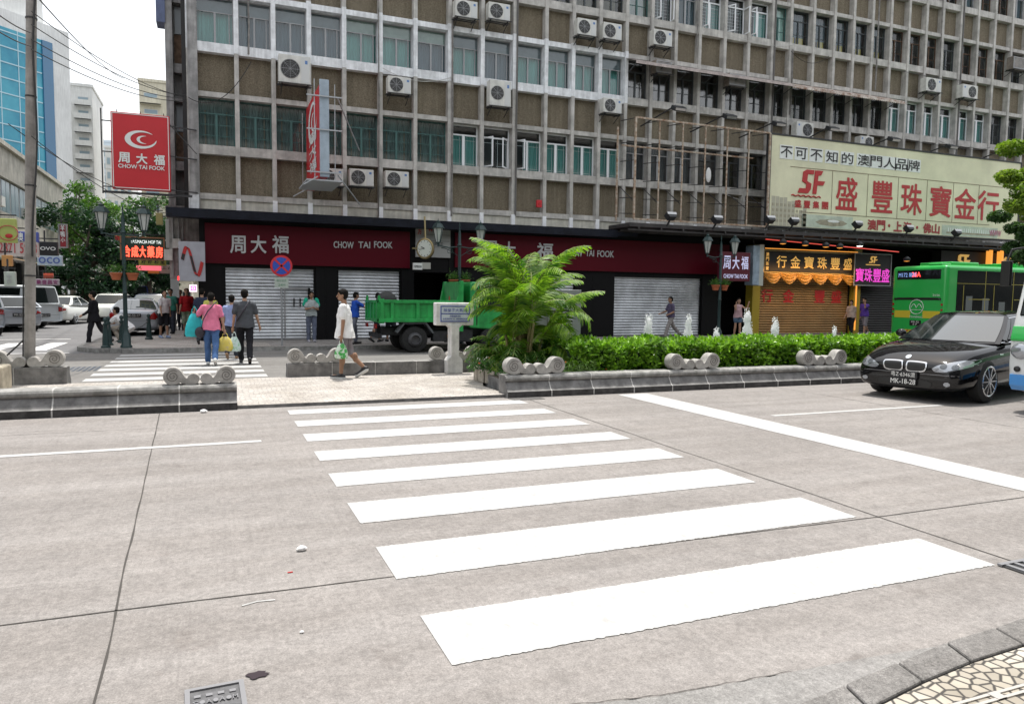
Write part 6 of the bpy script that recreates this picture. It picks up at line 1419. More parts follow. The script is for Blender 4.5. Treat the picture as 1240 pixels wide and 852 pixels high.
# 2 pink shirt
t,i=person('man in a pink polo shirt and jeans crossing away with several bags',(-.02,18.35,0),rad(-4),1.70,cloth('pink',(.72,.20,.32)),'short',cloth('jeans',(.07,.14,.30)),'long',dict(legL=(10,4),legR=(-12,26),armL=(8,32,95,40),armR=(-4,14,10,4)),shoes=SOLE,hem=.05,build=1.04)
bag('shopping_bag','yellow printed shopping bag carried by the man in pink',world(t,(i['hand'][1].x+.0,i['hand'][1].y,i['hand'][1].z)),.40,.42,mat('yellow_bag',(.62,.50,.10),.5,col2=(.50,.40,.22),vs=8,lo=.4,hi=.45),seed=3)
bag('carrier_bag','pale green and white carrier bag beside the yellow shopping bag',world(t,(i['hand'][1].x+.20,i['hand'][1].y+.02,i['hand'][1].z)),.27,.44,mat('pale_bag',(.55,.66,.62),.4,col2=(.30,.52,.35),vs=7,lo=.4,hi=.44),seed=5)
bag('shopping_bag','large turquoise cloth bag slung behind the man in pink',world(t,(-.36,.06,1.34)),.40,.68,mat('turquoise_bag',(.02,.44,.48),.6,var=.2,vs=4),seed=7)
o=M(); s_=i['N']; o.tube([(-.20,-.10,.85),(-.16,-.145,1.05),(-.06,-.155,1.25),(.10,-.08,1.44),(.12,.0,1.46)],.014,5); o.ell((-.24,-.06,.76),.11,.07,.13,14,8); ob=o.build('shoulder_bag',mat('dark_bag',(.025,.02,.03),.6),None,smooth=True); ob.location=t.location; ob.rotation_euler=t.rotation_euler; tag(ob,'dark shoulder bag with strap across the pink shirt','bag')
# 3 grey shirt
t,i=person('man in a dark grey shirt and black trousers crossing away beside the man in pink',(.72,18.6,0),rad(-3),1.80,cloth('charcoal',(.075,.08,.09)),'short',cloth('black_trousers',(.018,.018,.022)),'long',dict(legL=(12,3),legR=(-10,24),armL=(-8,10,8,3),armR=(6,16,14,2)),hem=.05,build=1.08)
o=M(); o.tube([(-.17,-.13,1.02),(-.05,-.165,1.22),(.09,-.12,1.46),(.12,.0,1.50)],.016,5); ob=o.build('bag_strap',mat('dark_bag',(.025,.02,.03),.6),None,smooth=True); ob.location=t.location; ob.rotation_euler=t.rotation_euler; tag(ob,'black strap running across the dark grey shirt','bag')
# 4.. others
person('balding man in a pale blue shirt, half hidden between the pink and grey shirts',(.46,19.9,0),rad(-8),1.66,cloth('paleblue',(.26,.31,.50)),'short',cloth('dark',(.04,.045,.06)),'long',dict(legL=(-12,30),legR=(12,4)),shoes=mat('tan_shoe',(.3,.18,.1),.6),fingers=False)
person('person in a yellow top behind the man in pink',(-.03,22.9,.12),rad(170),1.62,cloth('yellow',(.52,.50,.12)),'short',cloth('dark',(.04,.045,.06)),'long',{},fingers=False,female=True)
person('person in dark clothes just left of the man in pink, seen from behind',(-.28,24.2,.12),rad(-5),1.72,cloth('navy',(.03,.04,.07)),'short',cloth('dark',(.04,.045,.06)),'long',dict(legL=(-10,22),legR=(10,4)),fingers=False)
person('youth in a red t-shirt and green patterned shorts walking towards the crossing',(-.82,28.6,.12),rad(178),1.74,cloth('red',(.36,.015,.02)),'short',cloth('green_shorts',(.14,.25,.13),col2=(.35,.4,.33)),'shorts',dict(legL=(8,4),legR=(-8,14)),hair=mat('brown_hair',(.09,.03,.015),.5),fingers=False)
person('youth in a white t-shirt and dark shorts standing by the silver saloon',(-1.52,27.7,.12),rad(-150),1.66,cloth('white',(.78,.78,.78)),'short',cloth('black_shorts',(.02,.02,.025)),'shorts',dict(lean=10,head=(0,-25),legL=(6,4),legR=(-4,6)),shoes=mat('blue_shoe',(.25,.35,.55),.6),fingers=False)
person('man in a green top with a backpack behind the white t-shirt youth',(-1.42,30.6,.12),rad(160),1.72,cloth('teal_top',(.05,.22,.17)),'short',cloth('dark',(.04,.045,.06)),'long',{},fingers=False)
person('person in dark red top walking far behind the red t-shirt youth',(-1.2,33.5,.12),rad(175),1.70,cloth('maroon',(.08,.01,.02)),'short',cloth('dark',(.04,.045,.06)),'long',{},fingers=False)
t,i=person('man in a black suit stepping left at the kerb by the green bollards',(-3.35,25.7,0),rad(78),1.72,cloth('black_suit',(.012,.012,.015)),'long',cloth('black_trousers',(.018,.018,.022)),'long',dict(lean=0,legL=(12,4),legR=(-26,14),armL=(10,8,50,20),armR=(-8,8,25,0)),hem=.12)
person('man in a white shirt crouching behind the lamp post and bollards',(-2.42,25.8,.12),rad(70),1.70,cloth('white',(.78,.78,.78)),'short',cloth('khaki',(.35,.31,.26)),'long',dict(lean=42,legL=(88,118),legR=(75,125),armL=(40,6,40,5),armR=(45,6,40,5),head=(0,-8)),fingers=False,hem=.02)
person('man in a green and grey t-shirt standing with folded arms',(2.98,24.6,.12),rad(184),1.66,cloth('greygreen',(.36,.40,.40)),'short',cloth('bluegrey_trousers',(.13,.15,.21)),'long',dict(lean=-1,legL=(4,2),legR=(-4,2),armL=(18,8,88,52),armR=(22,8,84,56)),skin=SKD,shoes=mat('pale_shoe',(.4,.4,.45),.6),fingers=False,vox=.012)
m=M(); 
for sd in (-1,1): m.cap((sd*.165,0,1.36),(sd*.215,0,1.20),.072,.068,12)
ob=m.build('sleeve',cloth('mint_green',(.02,.40,.25)),None,smooth=True); ob.parent=[o for o in scene.objects if str(o.get('label','')).startswith('man in a green and grey')][0]
person('man in a blue polo shirt leaning on the truck tailgate, seen from the side',(4.12,23.2,.12),rad(-75),1.66,cloth('royal_blue',(.02,.08,.42)),'short',cloth('grey_trousers2',(.15,.16,.20)),'long',dict(lean=4,legL=(8,4),legR=(-14,8),armL=(60,10,50,10),armR=(55,10,55,10)),skin=SKD,fingers=False)
person('person in dark shorts and sandals standing hidden behind the truck body',(5.0,24.0,.12),rad(-60),1.66,cloth('black_tee',(.02,.02,.02)),'short',cloth('black_shorts',(.02,.02,.025)),'shorts',dict(legL=(14,4),legR=(-20,16)),skin=SKD,fingers=False)
person('second bare-legged person hidden behind the truck near its rear wheel',(5.5,24.2,.12),rad(10),1.66,cloth('black_tee',(.02,.02,.02)),'short',cloth('black_shorts',(.02,.02,.025)),'shorts',dict(legL=(10,4),legR=(-8,10)),skin=SKD,fingers=False)
person('man in a purple-grey polo shirt walking left in front of the wide shutter',(W(812,400,24.2).x,24.2,.12),rad(86),1.70,cloth('purple_grey',(.10,.085,.14)),'short',cloth('grey_trousers3',(.27,.25,.24)),'long',dict(legL=(24,6),legR=(-24,22),armL=(-2,8,70,12),armR=(22,8,50,6)),skin=SKD,fingers=False)
person('young woman in pink top and denim shorts standing by the right lamp post',(W(893,400,23.6).x,23.6,.12),rad(170),1.62,cloth('pale_pink',(.45,.30,.32)),'none',cloth('denim',(.10,.16,.24)),'mini',dict(legL=(4,4),legR=(-5,8),armL=(60,30,110,20),armR=(55,20,118,20)),female=True,long_hair=True,fingers=False)
person('woman in a beige top and black trousers walking past the gold shop',(W(1030,402,24.3).x,24.3,.12),rad(100),1.60,cloth('beige',(.42,.33,.28)),'short',cloth('black_trousers',(.018,.018,.022)),'long',dict(legL=(10,4),legR=(-10,14)),female=True,fingers=False,build=1.1)
person('man in a purple t-shirt and grey shorts with one arm raised',(W(1046,402,23.9).x,23.9,.12),rad(95),1.72,cloth('purple',(.10,.05,.30)),'short',cloth('grey_shorts',(.24,.22,.24)),'shorts',dict(legL=(10,4),legR=(-22,18),armL=(70,10,100,0),armR=(-10,8,10,0)),shoes=SOLE,fingers=False)
for k,(u,y,c_,lb) in enumerate([(72,62,(.12,.18,.45),'distant walker in blue under the trees, left of the lamp post'),(80,66,(.04,.04,.05),'distant walker in black under the trees beyond the white saloon'),(165,60,(.4,.4,.42),'distant person in white beyond the silver saloon roof')]):
    person(lb,(W(u,370,y).x,y,0),rad(160+20*k),1.7,cloth('far%d'%k,c_),'short',cloth('dark',(.04,.045,.06)),'long',{},fingers=False,vox=.03)
finish_remesh()
# ================================================================ VEGETATION
SOILC=(.07,.055,.04)
HG=leafmat('hedge_green',(.05,.14,.012),(.28,.50,.045),rough=.35,tr=.3,vs=3)
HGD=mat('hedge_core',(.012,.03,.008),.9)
def hedge(label,x0,x1,y0,y1,z0,z1,n,size,seed,mt=None,name='hedge'):
    r=random.Random(seed); t=thing(name,label,'hedge',(x0,(y0+y1)/2,z0)); L=x1-x0; wd=(y1-y0)/2; H_=z1-z0; m=M()
    top=lambda x:H_*(.93+.16*noise.noise(Vector((x*1.4,seed,0)))+.14*noise.noise(Vector((x*4.5,seed+3,0))))
    pts=[]
    for i in range(n):
        x=r.uniform(0,L); f=r.random()
        h=top(x)
        if f<.5: y=r.uniform(-wd,wd); z=h*(1-.12*abs(y/wd)**2)+r.uniform(-.10,.05)
        elif f<.85: y=-wd*r.uniform(.80,1.06)+.05*noise.noise(Vector((x*3,1,seed))); z=r.uniform(.02,h)
        else: y=wd*r.uniform(.8,1.05); z=r.uniform(.02,h)
        pts.append((x,y,z))
    k=0
    for p in pts:
        # leaf rosette: 3-4 narrow leaves around a shoot tip
        n_=r.randint(2,4); c=Vector(p); out=Vector((0,-.6 if p[1]<0 else .5,0))*(abs(p[1])/wd)**2+Vector((0,0,1)); out=(out+Vector((r.gauss(0,.5),r.gauss(0,.5),r.gauss(0,.3)))).normalized(); a0=out.orthogonal().normalized()
        for j in range(n_):
            d=Matrix.Rotation(j*2*pi/n_+r.random()*.7,3,out)@a0; d=(d*.8+out*r.uniform(.4,1.1)).normalized(); s=size*r.uniform(.7,1.25); sd=d.cross(out).normalized()*s*.21
            m.add([c,c+d*s*.5-sd,c+d*s-out*s*.1,c+d*s*.5+sd],[(0,1,2),(0,2,3)])
    m.build('foliage',mt or HG,t,fix=False)
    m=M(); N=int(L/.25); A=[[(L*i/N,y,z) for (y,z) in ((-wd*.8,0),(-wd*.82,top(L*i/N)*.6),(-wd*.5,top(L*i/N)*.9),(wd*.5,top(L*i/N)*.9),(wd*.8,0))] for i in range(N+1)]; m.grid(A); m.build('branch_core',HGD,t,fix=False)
    return t
hedge('bright green leafy hedge along the front wall, before the fountain jets',5.85,17.5,11.62,12.55,.22,.86,9500,.115,1)
hedge('lower green hedge strip behind the fountain jets',7.2,18.5,13.95,14.7,.22,.66,4200,.10,2)
# marigold bed
r=random.Random(9); m=M(); pts=[(r.uniform(4.75,7.1),r.uniform(11.6,12.5),.24+abs(r.gauss(0,.08))) for _ in range(1600)]+[(5.7+1.2*math.cos(a)*q,13.2+1.2*math.sin(a)*q,.24+abs(r.gauss(0,.1))) for a,q in [(r.random()*2*pi,r.random()**.5) for _ in range(1800)]]
pts=[p for p in pts if not(p[0]>5.9 and p[1]>11.55 and p[1]<12.6 and False)]
leaves(m,pts,.085,r,.35,0); 
m2=M(); leaves(m2,[(r.uniform(5.6,6.35),r.uniform(11.5,11.75),.26+abs(r.gauss(0,.13))) for _ in range(900)],.08,r,.3); 
fl=[p for p in pts if r.random()<.028]
m3=M()
for p in fl: m3.ell((p[0],p[1]-.03,p[2]+.12),.022,.022,.014,8,4); m3.cyl((p[0],p[1]-.03,p[2]),(p[0],p[1]-.03,p[2]+.11),.003,n=4,mi=1)
o=m.build('flower_bed',leafmat('bed_green',(.03,.10,.025),(.10,.24,.06),tr=.3),None,fix=False); tag(o,'low dark green leaves of the flower bed under the palm','flower bed',kind='stuff')
o=m2.build('pale_groundcover',leafmat('pale_bed_green',(.16,.30,.08),(.34,.46,.18),tr=.3),None,fix=False); tag(o,'pale green ground cover to the right of the front scroll','ground cover',kind='stuff')
o=m3.build('marigolds',[mat('marigold_orange',(.75,.16,.02),.6),mat('flower_stem',(.05,.14,.03),.6)],None,fix=False); tag(o,'scattered small orange marigold heads around the palm foot','flowers',kind='stuff')
# round planter edge
t=thing('round_planter','low curved edge of pale stone blocks around the palm bed','planter',(5.75,13.1,.05)); 
for k in range(9):
    a0=rad(150+k*15)+.02; a1=rad(150+(k+1)*15)-.02; m=M(); R1,R0=1.13,.99
    ps=[(R1*math.cos(a0),R1*math.sin(a0)),(R1*math.cos((a0+a1)/2),R1*math.sin((a0+a1)/2)),(R1*math.cos(a1),R1*math.sin(a1)),(R0*math.cos(a1),R0*math.sin(a1)),(R0*math.cos(a0),R0*math.sin(a0))]
    m.prism(ps,0,.24,ax='z'); m.build('edge_block',mat('planter_block',(.40,.36,.30),.8,var=.3,vs=7,bump=.3,bs=80),t,bevel=.012)
# areca palm
r=random.Random(21); t=thing('areca_palm','large bright green clumping palm with arching fronds in the island flower bed','palm',(5.50,12.95,.24))
bases=[]
for k in range(13):
    a=r.random()*2*pi; q=.34*r.random()**.5; x,y=q*math.cos(a),q*math.sin(a); h_=r.uniform(.5,1.25); bases.append((x,y,h_))
    m=M(); m.tube([(x,y,-.05),(x*1.15,y*1.15,h_*.5),(x*1.35+r.uniform(-.04,.04),y*1.35,h_)],[.035,.03,.026],6); m.build('stem',mat('cane_stem',(.24,.20,.08),.6,var=.5,vs=9),t,smooth=True)
for k in range(62):
    x,y,h_=bases[k%13]; a=2*pi*k*.382+r.uniform(-.3,.3)
    if k<30: el=rad(r.uniform(70,88)); L=r.uniform(1.4,2.0); dr=r.uniform(.4,.75)
    elif k<50: el=rad(r.uniform(52,74)); L=r.uniform(1.15,1.5); dr=r.uniform(.6,.95)
    else: el=rad(r.uniform(25,60)); L=r.uniform(.8,1.15); dr=r.uniform(.7,1.1); h_*=.6
    m=M(); frond(m,(x*1.35,y*1.35,h_),a,el,L,r,dr,26,.048,.42); m.build('frond',[PALM,SPK],t,fix=False)
for (a,el,L,dr) in ((rad(-18),rad(50),1.75,.95),(rad(8),rad(38),1.6,1.0),(rad(-40),rad(58),1.6,1.0),(rad(188),rad(58),1.55,.8),(rad(165),rad(46),1.25,.7),(rad(205),rad(66),1.5,.7)):
    m=M(); frond(m,(0,0,.95),a,el,L,r,dr,26,.045,.42); m.build('frond',[PALM,SPK],t,fix=False)
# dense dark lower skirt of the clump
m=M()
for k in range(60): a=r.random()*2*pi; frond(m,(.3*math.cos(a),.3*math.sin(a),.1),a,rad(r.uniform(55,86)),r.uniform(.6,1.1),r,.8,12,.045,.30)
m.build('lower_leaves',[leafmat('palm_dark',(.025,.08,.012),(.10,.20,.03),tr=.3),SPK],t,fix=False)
# fountain
t=thing('fountain_basin','long shallow stone fountain basin between the two hedges','fountain basin',(7.3,13.25,.22)); m=M(); 
for (a,b_,c,d) in ((0,10.9,-.55,-.45),(0,10.9,.45,.55),(0,.1,-.45,.45),(10.8,10.9,-.45,.45)): m.box(a,b_,c,d,0,.25)
m.build('basin_rim',STONE_L,t,bevel=.02); M().box(.1,10.8,-.45,.45,.0,.18).build('water',mat('fountain_water',(.10,.16,.15),.05,bump=.5,bs=8),t)
WJ=leafmat('white_water_jet',(.93,.94,.95),(.98,.98,.98),rough=.5,tr=.5)
def jet(label,x,h_,w_,seed):
    t=thing('water_jet',label,'water jet',(x,13.2,.40),group='foaming fountain jets'); m=M(); r=random.Random(seed)
    P=[]
    for i in range(15):
        v=i/14; row=[]; rr=w_*1.05*(1.0-.55*v)*(1+.2*math.sin(v*19+seed))*(1+.25*noise.noise(Vector((v*6,seed,0)))); rr*= (1 if v<.9 else (1-v)*6+.3)
        for j in range(13):
            a=2*pi*j/12; q=rr*(1+.45*noise.noise(Vector((math.cos(a)*2,math.sin(a)*2,v*7+seed)))); row.append((q*math.cos(a),q*math.sin(a),h_*v))
        P.append(row)
    m.grid(P); m.add(P[-1][:12],[tuple(range(12))]); m.build('column',WJ,t,smooth=True,fix=False)
    m=M()
    for _ in range(int(170*h_/.5)):
        v=r.random(); s=w_*(1.1-.6*v)*r.uniform(.5,1.25); a=r.random()*2*pi; m.ell((s*math.cos(a),s*math.sin(a),h_*v*1.05+r.uniform(-.02,.05)),r.uniform(.004,.014),.008,r.uniform(.006,.022),5,3)
    m.build('droplets',WJ,t,fix=False)
for k,(u,v,w_,lb) in enumerate([(785,388,.12,'leftmost pointed foaming jet in front of the wide shutter'),(833,388,.10,'second jet from the left, a slim column'),(867,402,.09,'low third jet from the left, half its neighbours\' height'),(904,382,.13,'tallest jet, in front of the yellow post of the gold shop'),(938,391,.11,'thick jet before the golden shutter, right of the tallest'),(978,408,.09,'small splash low before the right half of the golden shutter'),(1010,400,.08,'slim short jet before the woman in beige'),(1040,408,.08,'tiny splash before the man in purple'),(1070,407,.08,'rightmost tiny splash beside the green bus')]):
    p=W(u,v,13.2); jet(lb,W(u,412,13.2).x,max(.30,(p.z-.40)*1.08),w_,k*3.1)
# trees
BARK=mat('bark',(.10,.08,.06),.9,var=.4,vs=6,bump=.6,bs=20)
def tree(label,x,y,h_,R_,n,size,seed,lm,trunk_h=.45,zc=None,squash=.75,trr=.16,grp=None,z0=0,cl=22,lean=(0,0)):
    r=random.Random(seed); t=thing('leafy_tree',label,'tree',(x,y,z0),group=grp); zc=zc or h_-R_*squash
    cs=[]
    for k in range(cl):
        a=r.random()*2*pi; q=r.random()**.5; cz=r.uniform(-.8,.85); rr=math.sqrt(max(.05,1-cz*cz)); cs.append((Vector((lean[0]+R_*.85*q*rr*math.cos(a),lean[1]+R_*.85*q*rr*math.sin(a),zc+cz*R_*squash)),R_*r.uniform(.20,.38)))
    m=M(); 
    for i in range(n):
        c,rr=cs[r.randrange(cl)]; d=Vector((r.gauss(0,1),r.gauss(0,1),r.gauss(0,1))).normalized(); p=c+Vector((d.x,d.y,d.z*.55))*rr*(r.random()**.33); leaves(m,[p],size,r,.5,0,.6)
    m.build('crown',lm,t,fix=False)
    m=M(); m.tube([(0,0,-.05),(.05,0,h_*trunk_h*.5),(lean[0]*.4,lean[1]*.4,h_*trunk_h)],[trr,trr*.85,trr*.7],8)
    for c,rr in cs[:12]: m.tube([(lean[0]*.4,lean[1]*.4,h_*trunk_h*.95),tuple(c*.55+Vector((0,0,h_*trunk_h*.42))),tuple(c)],[trr*.5,trr*.3,trr*.1],5)
    m.build('trunk',BARK,t,smooth=True); return t
DT=leafmat('tree_dark_green',(.008,.028,.016),(.028,.08,.032),rough=.45,tr=.25,vs=.8); MT=leafmat('tree_mid_green',(.025,.07,.018),(.10,.20,.04),rough=.45,tr=.35,vs=.8); YT=leafmat('tree_yellow_green',(.06,.13,.015),(.28,.38,.06),rough=.45,tr=.4,vs=1.6); HT=leafmat('tree_deep_green',(.02,.055,.02),(.08,.16,.05),tr=.25,vs=1.)
tree('small tree with yellow-green top at the right edge, in front of the billboard',24.15,15.3,6.8,1.7,15000,.15,31,YT,.4,5.1,1.2,.09,z0=.2)
tree('darker leafy tree lower at the right edge beside the billboard foot',26.1,16.6,5.0,1.7,12000,.16,33,HT,.4,4.1,.75,.08,z0=.1)
# ================================================================ SIDE STREET AND BACKGROUND
def at(u,v,Y): return W(u,v,Y)
for k,(u,v,Y,R_,sz,n,lm,lb) in enumerate([
 (100,308,52,3.7,.34,6500,DT,'big dark tree in the side street, left of the lamp post'),
 (128,280,66,4.0,.36,5200,MT,'tall tree with bright upper leaves behind the lamp lanterns'),
 (178,308,56,3.5,.32,5200,DT,'dark tree behind the red neon sign board'),
 (205,285,62,3.6,.34,3600,HT,'tree half hidden behind the building corner bay'),
 (85,262,80,4.0,.38,3200,MT,'distant tree with feathery tips before the pale towers'),
 (108,355,60,2.9,.28,3000,DT,'low dark tree behind the suited man'),
 (185,362,64,2.6,.26,2400,DT,'low spreading tree behind the silver saloon')]):
    p=at(u,v,Y); tree(lb,p.x,Y,p.z+R_*.8,R_,n,sz,40+k,lm,.45,p.z,.85,.28 if R_>3 else .18)
def facade_block(name,label,x,y,L,dep,H_,rz,mats,win,rows,cols,z0=0,wz=.5,wx=.6,glassm=None,cat='building',bal=False,acn=0,win_h=None,base=3.5,parapet=.8):
    """block with its visible face on local y=0 (normal -y)"""
    t=thing(name,label,cat,(x,y,0),rz); m=M(); m.box(0,L,0,dep,0,H_); m.build('wall',mats,t); m=M(); m.box(-.15,L+.15,-.15,dep+.15,H_,H_+parapet*.5); m.build('parapet',mats,t)
    sx=L/cols; szz=(H_-base-1)/rows; r=random.Random(int(L*7+H_))
    cnt=0
    for i in range(rows):
        for j in range(cols):
            cnt+=1
            if cnt>100: break
            a=j*sx+sx*(1-wx)/2; z=base+i*szz+szz*(1-wz)/2; m=M(); m.box(a,a+sx*wx,-.06,.05,z,z+szz*wz); w_=m.build('window',win,t); m=M(); m.box(a+.08,a+sx*wx-.08,-.09,-.06,z+.08,z+szz*wz-.08); m.build('pane',glassm or BGL,w_)
    m=M()
    for i in range(rows):
        z=base+i*szz
        if bal: 
            for j in range(0,cols,2): m.box(j*sx+.1,j*sx+sx*.95,-1.0,0,z,z+.12); m.box(j*sx+.1,j*sx+sx*.95,-1.0,-.92,z,z+.9)
        else: m.box(0,L,-.12,0,z-.1,z+.1)
    m.build('balcony' if bal else 'string_course',mats,t)
    if acn:
        for k in range(acn):
            j=r.randrange(cols); i=r.randrange(rows); M().box(j*sx+.1,j*sx+.9,-.5,-.1,base+i*szz+.1,base+i*szz+.7).build('cooling_box',ACW,t)
    return t
BGL=mat('far_glass',(.26,.34,.39),.25,spec=.3); WWL=mat('white_tower',(.66,.67,.66),.7,var=.1,vs=.3,streak=.12); PBL=mat('pale_blue_tower',(.55,.63,.70),.7,var=.08,vs=.3); BEI=mat('beige_tower',(.58,.54,.42),.7,var=.15,vs=.3,streak=.15); FRL=mat('far_frame',(.5,.52,.52),.6)  # far tower colours set pale, in place of distance haze
# blue glass tower, face slanting away to the right
Bx=at(83,40,115); e_=Vector((math.sin(rad(42.4)),math.cos(rad(42.4)),0)); L_=46; A0=Bx-e_*L_; Ht=Bx.z
t=thing('glass_tower','blue glass office tower with white concrete surround, upper left','tower',(A0.x,A0.y,0),math.atan2(e_.y,e_.x))
M().box(0,L_,0,20,0,Ht).build('tower_wall',WWL,t)
BG1=mat('blue_curtain_glass',(.03,.22,.33),.2,spec=.4,var=.4,vs=.12,col2=(.08,.38,.48)); MUL=mat('tower_mullion',(.38,.55,.62),.4)
m=M(); m.box(1,L_-2.6,-.12,0,0,Ht-2.2); m.build('curtain_wall',BG1,t)
m=M(); m.box(L_-4.0,L_-2.6,-.3,.0,0,Ht-2.2); m.build('glass_edge',mat('blue_edge',(.03,.13,.25),.1,spec=.8),t)
m=M()
z=1.5
while z<Ht-2.4: m.box(1,L_-4.1,-.2,-.1,z,z+.14); z+=1.85
x=2
while x<L_-4.3: m.box(x,x+.10,-.19,-.1,0,Ht-2.2); x+=2.3
m.build('mullion_grid',MUL,t)
m=M(); m.box(L_-16,L_-2,2,14,Ht,Ht+5); m.build('roof_room',WWL,t)
p=at(83,100,130); facade_block('apartment_tower','whitish apartment tower with balconies and cooling boxes right of the glass tower','%s'and p.x-9,130,at(111,100,130).x-p.x+9,12,at(90,104,130).z,0,WWL,FRL,14,5,bal=True,acn=30)
p=at(100,170,165); q=at(136,170,165); facade_block('apartment_tower','pale blue tower block behind the trees left of the red sign',p.x,165,q.x-p.x,12,p.z,0,PBL,FRL,11,5)
p=at(128,215,150); q=at(160,215,150); facade_block('apartment_tower','lower white block between the pale blue tower and the red sign',p.x,150,q.x-p.x,12,at(140,180,150).z,0,WWL,FRL,9,4)
p=at(168,98,120); q=at(204,98,120); facade_block('apartment_tower','beige apartment tower above the red corner sign',p.x,120,q.x-p.x+8,14,p.z,0,BEI,FRL,12,4,bal=True,acn=10)
p=at(60,300,135); q=at(235,300,135); facade_block('low_building','low pale building closing the side street behind the trees',p.x,135,q.x-p.x+6,10,at(140,330,135).z+1.5,0,BEI,FRL,2,12,base=3)
p=at(110,333,88); q=at(232,333,88); facade_block('low_building','cream shop row under the trees at the street end',p.x,88,q.x-p.x,8,at(140,352,88).z+1.2,0,mat('cream_shop',(.50,.46,.36),.8,var=.2),FRD,1,9,base=.3,wz=.75,wx=.75,glassm=DARKIN)
# left street row: long facade on X=-11 running away, with strip windows
XL=-11.0; t=thing('street_row_building','low concrete street building with ribbon windows and cream bands, left side','building',(XL,20,0)); Y0,Y1=20,69.5
CRM=mat('cream_band',(.50,.47,.40),.8,var=.25,vs=1.2,streak=.25); GRD=mat('grey_render',(.30,.29,.27),.85,var=.3,vs=1)
M().box(-9,-.4,0,Y1-Y0,0,10.0).build('wall',GRD,t)
m=M(); m.box(-.4,.0,0,Y1-Y0,8.2,9.9); m.box(-.4,.05,0,Y1-Y0,5.2,6.15); m.box(-.5,.25,0,Y1-Y0,9.9,10.15); m.box(-.4,.2,0,Y1-Y0,5.05,5.2); m.build('cream_band',CRM,t)
for k in range(22):
    y=.4+k*2.2; m=M(); m.box(-.35,-.2,y,y+2.0,6.25,8.15); w_=m.build('window',FRL,t); m=M(); m.box(-.2,-.17,y+.1,y+.95,6.3,8.1); m.box(-.2,-.17,y+1.05,y+1.9,6.3,8.1); m.build('pane',BGL,w_)
    if k%3==1: M().box(-.2,.25,y+.3,y+1.1,6.4,6.95).build('cooling_box',ACW,t)
    m=M(); m.box(-.4,-.1,y,y+.12,0,5.05); m.build('pilaster',GRD,t)
for k in range(11):
    y=.6+k*4.4; M().box(-.35,-.15,y,y+4.0,.1,3.4).build('shop_opening',DARKIN,t)
    m=M(); m.prism([(-.3,3.7),(1.2,3.35),(1.2,3.25),(-.3,3.6)],y,y+3.8); m.build('shop_awning',mat('awn%d'%(k%3),[(.08,.07,.06),(.35,.22,.10),(.12,.16,.12)][k%3],.7,var=.3),t)
# hanging signs over the left pavement
def board(name,label,u0,v0,u1,v1,Y,c,letters=None,lc=None,em=0,th=.18,cat='sign',edge=None,grp=None):
    a=at(u0,v1,Y); b_=at(u1,v0,Y); w_=b_.x-a.x; h_=b_.z-a.z; t=thing(name,label,cat,(a.x,Y,a.z),group=grp)
    M().box(0,w_,0,th,0,h_).build('sign_board',c if not isinstance(c,tuple) else mat(name+str(int(u0))+'c',c,.5,var=.08),t,bevel=.015)
    if edge: m=M(); fr(m,-.01,w_+.01,-.01,h_+.01,h_*.06,-.03,.03); m.build('sign_frame',edge,t)
    if letters:
        m=M()
        for (s,x0,x1,z0,z1,bd) in letters: put_text(m,s,w_*x0,w_*x1,h_*z0,h_*z1,-.035,bd)
        m.build('lettering',lc,t,fix=False)
    m=M(); m.bar((w_*.3,th/2,h_),(w_*.3,th/2,h_+.35),.04); m.bar((-w_*.2,th/2,h_+.1),(w_*1.0,th/2,h_+.1),.035); m.build('bracket',IRON,t); return t,w_,h_
RED=mat('lettering_red',(.42,.05,.06),.5); BLU=mat('lettering_blue',(.10,.16,.42),.5); NR=mat('neon_red',(1,.12,.08),.4,emit=(1,.10,.05),es=1.8)
board('phone_sign','white sign with red telephone number and a blue band above, behind the concrete pole',-30,292,46,309,26,(.55,.50,.48),[('2871 5923',.38,.98,.2,.85,.01)],RED)
board('blue_sign','blue sign band with white characters above the telephone number sign',-30,281,46,291.5,26,(.06,.09,.36),[('澳',.66,.76,.1,.9,.02),('門',.82,.92,.1,.9,.02)],WH)
t,w_,h_=board('yellow_green_sign','yellow-green sign with a plain round bowl picture, at the left edge',-14,265,19,293,24,(.38,.44,.12))
m=M(); m.tube([(w_*.72+.23*math.cos(a),-.03,h_*.4+.2*math.sin(a)) for a in [i*.33 for i in range(20)]],.012,4); m.build('printed_circle',RED,t); m=M(); m.ell((w_*.74,-.02,h_*.28),.09,.02,.06,12,6); m.build('printed_bowl',BR_,t)
board('black_sign','black sign with pale round lettering right of the telephone number',47,293,69.5,309,27,(.012,.012,.014),[('OVO',.1,.9,.38,.62,.03)],WH)
board('pale_blue_sign','pale blue sign with blue swirls under the black sign',45,309.5,75,321,28,(.50,.60,.68),[('oco',.08,.92,.2,.8,.02)],BLU)
board('red_vertical_sign','small vertical red sign with white and blue characters, on the left building end',71.5,271.5,81,300,30,(.30,.02,.03),[('羊',.25,.75,.72,.95,.02),('鴨',.25,.75,.46,.70,.02),('小',.25,.75,.24,.42,.02)],WH,edge=PG)
board('pink_strip_sign','pale pink strip sign with purple characters low on the left',43,338,71,345,33,(.52,.45,.50),[('藥',.06,.24,.15,.85,.02),('盛',.3,.48,.15,.85,.02),('昌',.54,.72,.15,.85,.02),('安',.78,.95,.15,.85,.02)],mat('lettering_purple',(.28,.04,.16),.5))
board('white_green_sign','small white sign with a green edge at the left edge, lower',5,329,18,346,24,(.45,.50,.44),[('中',.3,.7,.5,.8,.01),('西',.3,.7,.2,.45,.01)],FRA)
board('orange_sign','orange panel sign at the far left above the shop shade',2,309,14,322,25,(.55,.28,.10))
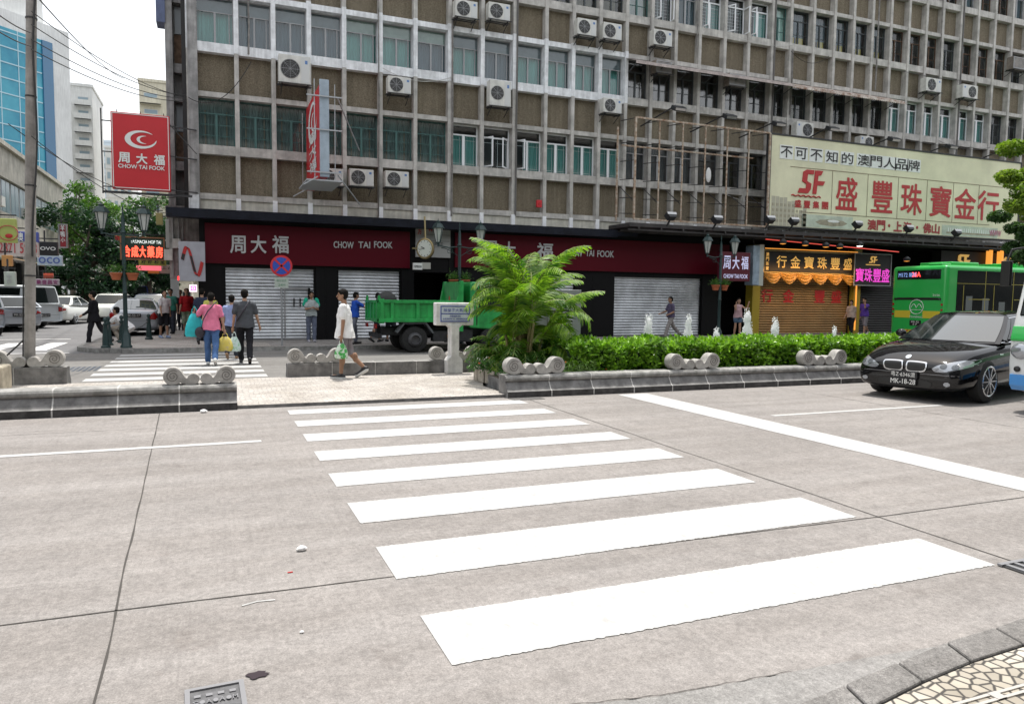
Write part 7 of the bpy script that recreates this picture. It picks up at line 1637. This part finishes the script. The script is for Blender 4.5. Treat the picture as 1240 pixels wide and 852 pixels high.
board('red_far_sign','small red sign partly covered by leaves beyond the pink strip',51,331,64,336,40,(.6,.09,.04))
# signs by the trees, right side of the side street
t,w_,h_=board('neon_board','green-black board with glowing red neon characters and a white English line',146,288,199,314,31,(.02,.05,.03),[('合',.07,.22,.12,.6,.05),('成',.25,.40,.12,.6,.05),('大',.43,.57,.12,.6,.05),('藥',.61,.76,.12,.6,.05),('房',.80,.95,.12,.6,.05)],NR,edge=mat('rust_orange_frame',(.30,.14,.07),.6))
m=M(); put_text(m,'FARMACIA HOP TAI',w_*.25,w_*.92,h_*.72,h_*.86,-.035,.01); m.build('lettering',mat('white_neon',(.9,.9,.9),.4,emit=(.9,1,.95),es=.6),t,fix=False)
board('red_neon_strip','short red neon strip with green rim beside the glowing board',139,286,157,291,32,(.5,.03,.02),edge=mat('green_rim',(.1,.35,.1),.5))
board('yellow_sign','yellow sign board with dark characters under the neon board',168,311,201,321,33,(.46,.40,.08),[('好',.1,.26,.2,.8,.02),('好',.33,.49,.2,.8,.02),('彩',.56,.72,.2,.8,.02),('堂',.78,.94,.2,.8,.02)],INK)
board('pink_red_sign','glowing pink and red sign strip below the yellow board',165,322,195,327,33.5,mat('pink_glow',(.9,.2,.25),.4,emit=(1,.15,.2),es=.8))
board('beige_sign','small beige sign right of the pink strip',194,321,213,331,34,(.42,.38,.32),[('上',.1,.4,.5,.85,.02),('品',.5,.85,.5,.85,.02)],INK)
board('amber_small_sign','small amber sign under the pink strip',179,327.5,193,331,34,(.55,.30,.05))
board('yellow_banner','small dull yellow banner high beside the corner bay',189,258,197,272,32,(.45,.38,.15))
board('pale_wall_panel','large whitish awning panel hanging under the corner bay',201,266,216,300,29.5,(.48,.47,.45))
t=thing('traffic_signal','dark traffic signal heads beyond the white saloon','traffic light',(at(82,372,70).x,70,0)); m=M(); m.cyl((0,0,0),(0,0,3.2),.06); m.build('pole',PG,t); m=M(); m.box(-.55,-.15,-.1,.1,2.2,3.3); m.box(.15,.55,-.1,.1,2.2,3.3); m.build('signal_head',LB,t)
t=thing('small_street_sign','tiny white square sign on a post by the pavement, beyond the green-topped man','sign',(at(212,362,33).x,33,.12)); m=M(); m.cyl((0,.03,0),(0,.03,2.1),.03); m.build('post',PG,t); M().box(-.16,.16,-.02,.02,1.35,2.1).build('plate',WH,t)

# near side of the main road, behind the viewpoint: the facing street buildings that the glass, paint and shop fronts reflect
t=thing('facing_building','long plain concrete building on the near side of the road, behind the viewpoint','building',(-60,-9,0)); M().box(0,140,-10,0,0,17).build('wall',mat('facing_wall',(.22,.21,.20),.9,var=.3,vs=.5),t)
for k in range(5):
    m=M(); m.box(0,140,0,.25,3.3+k*3.1,3.9+k*3.1); m.build('floor_band',mat('facing_band',(.34,.33,.31),.8),t); M().box(0,140,.0,.06,1.0+k*3.1,3.0+k*3.1).build('window_band',mat('facing_glass',(.03,.04,.045),.2),t)
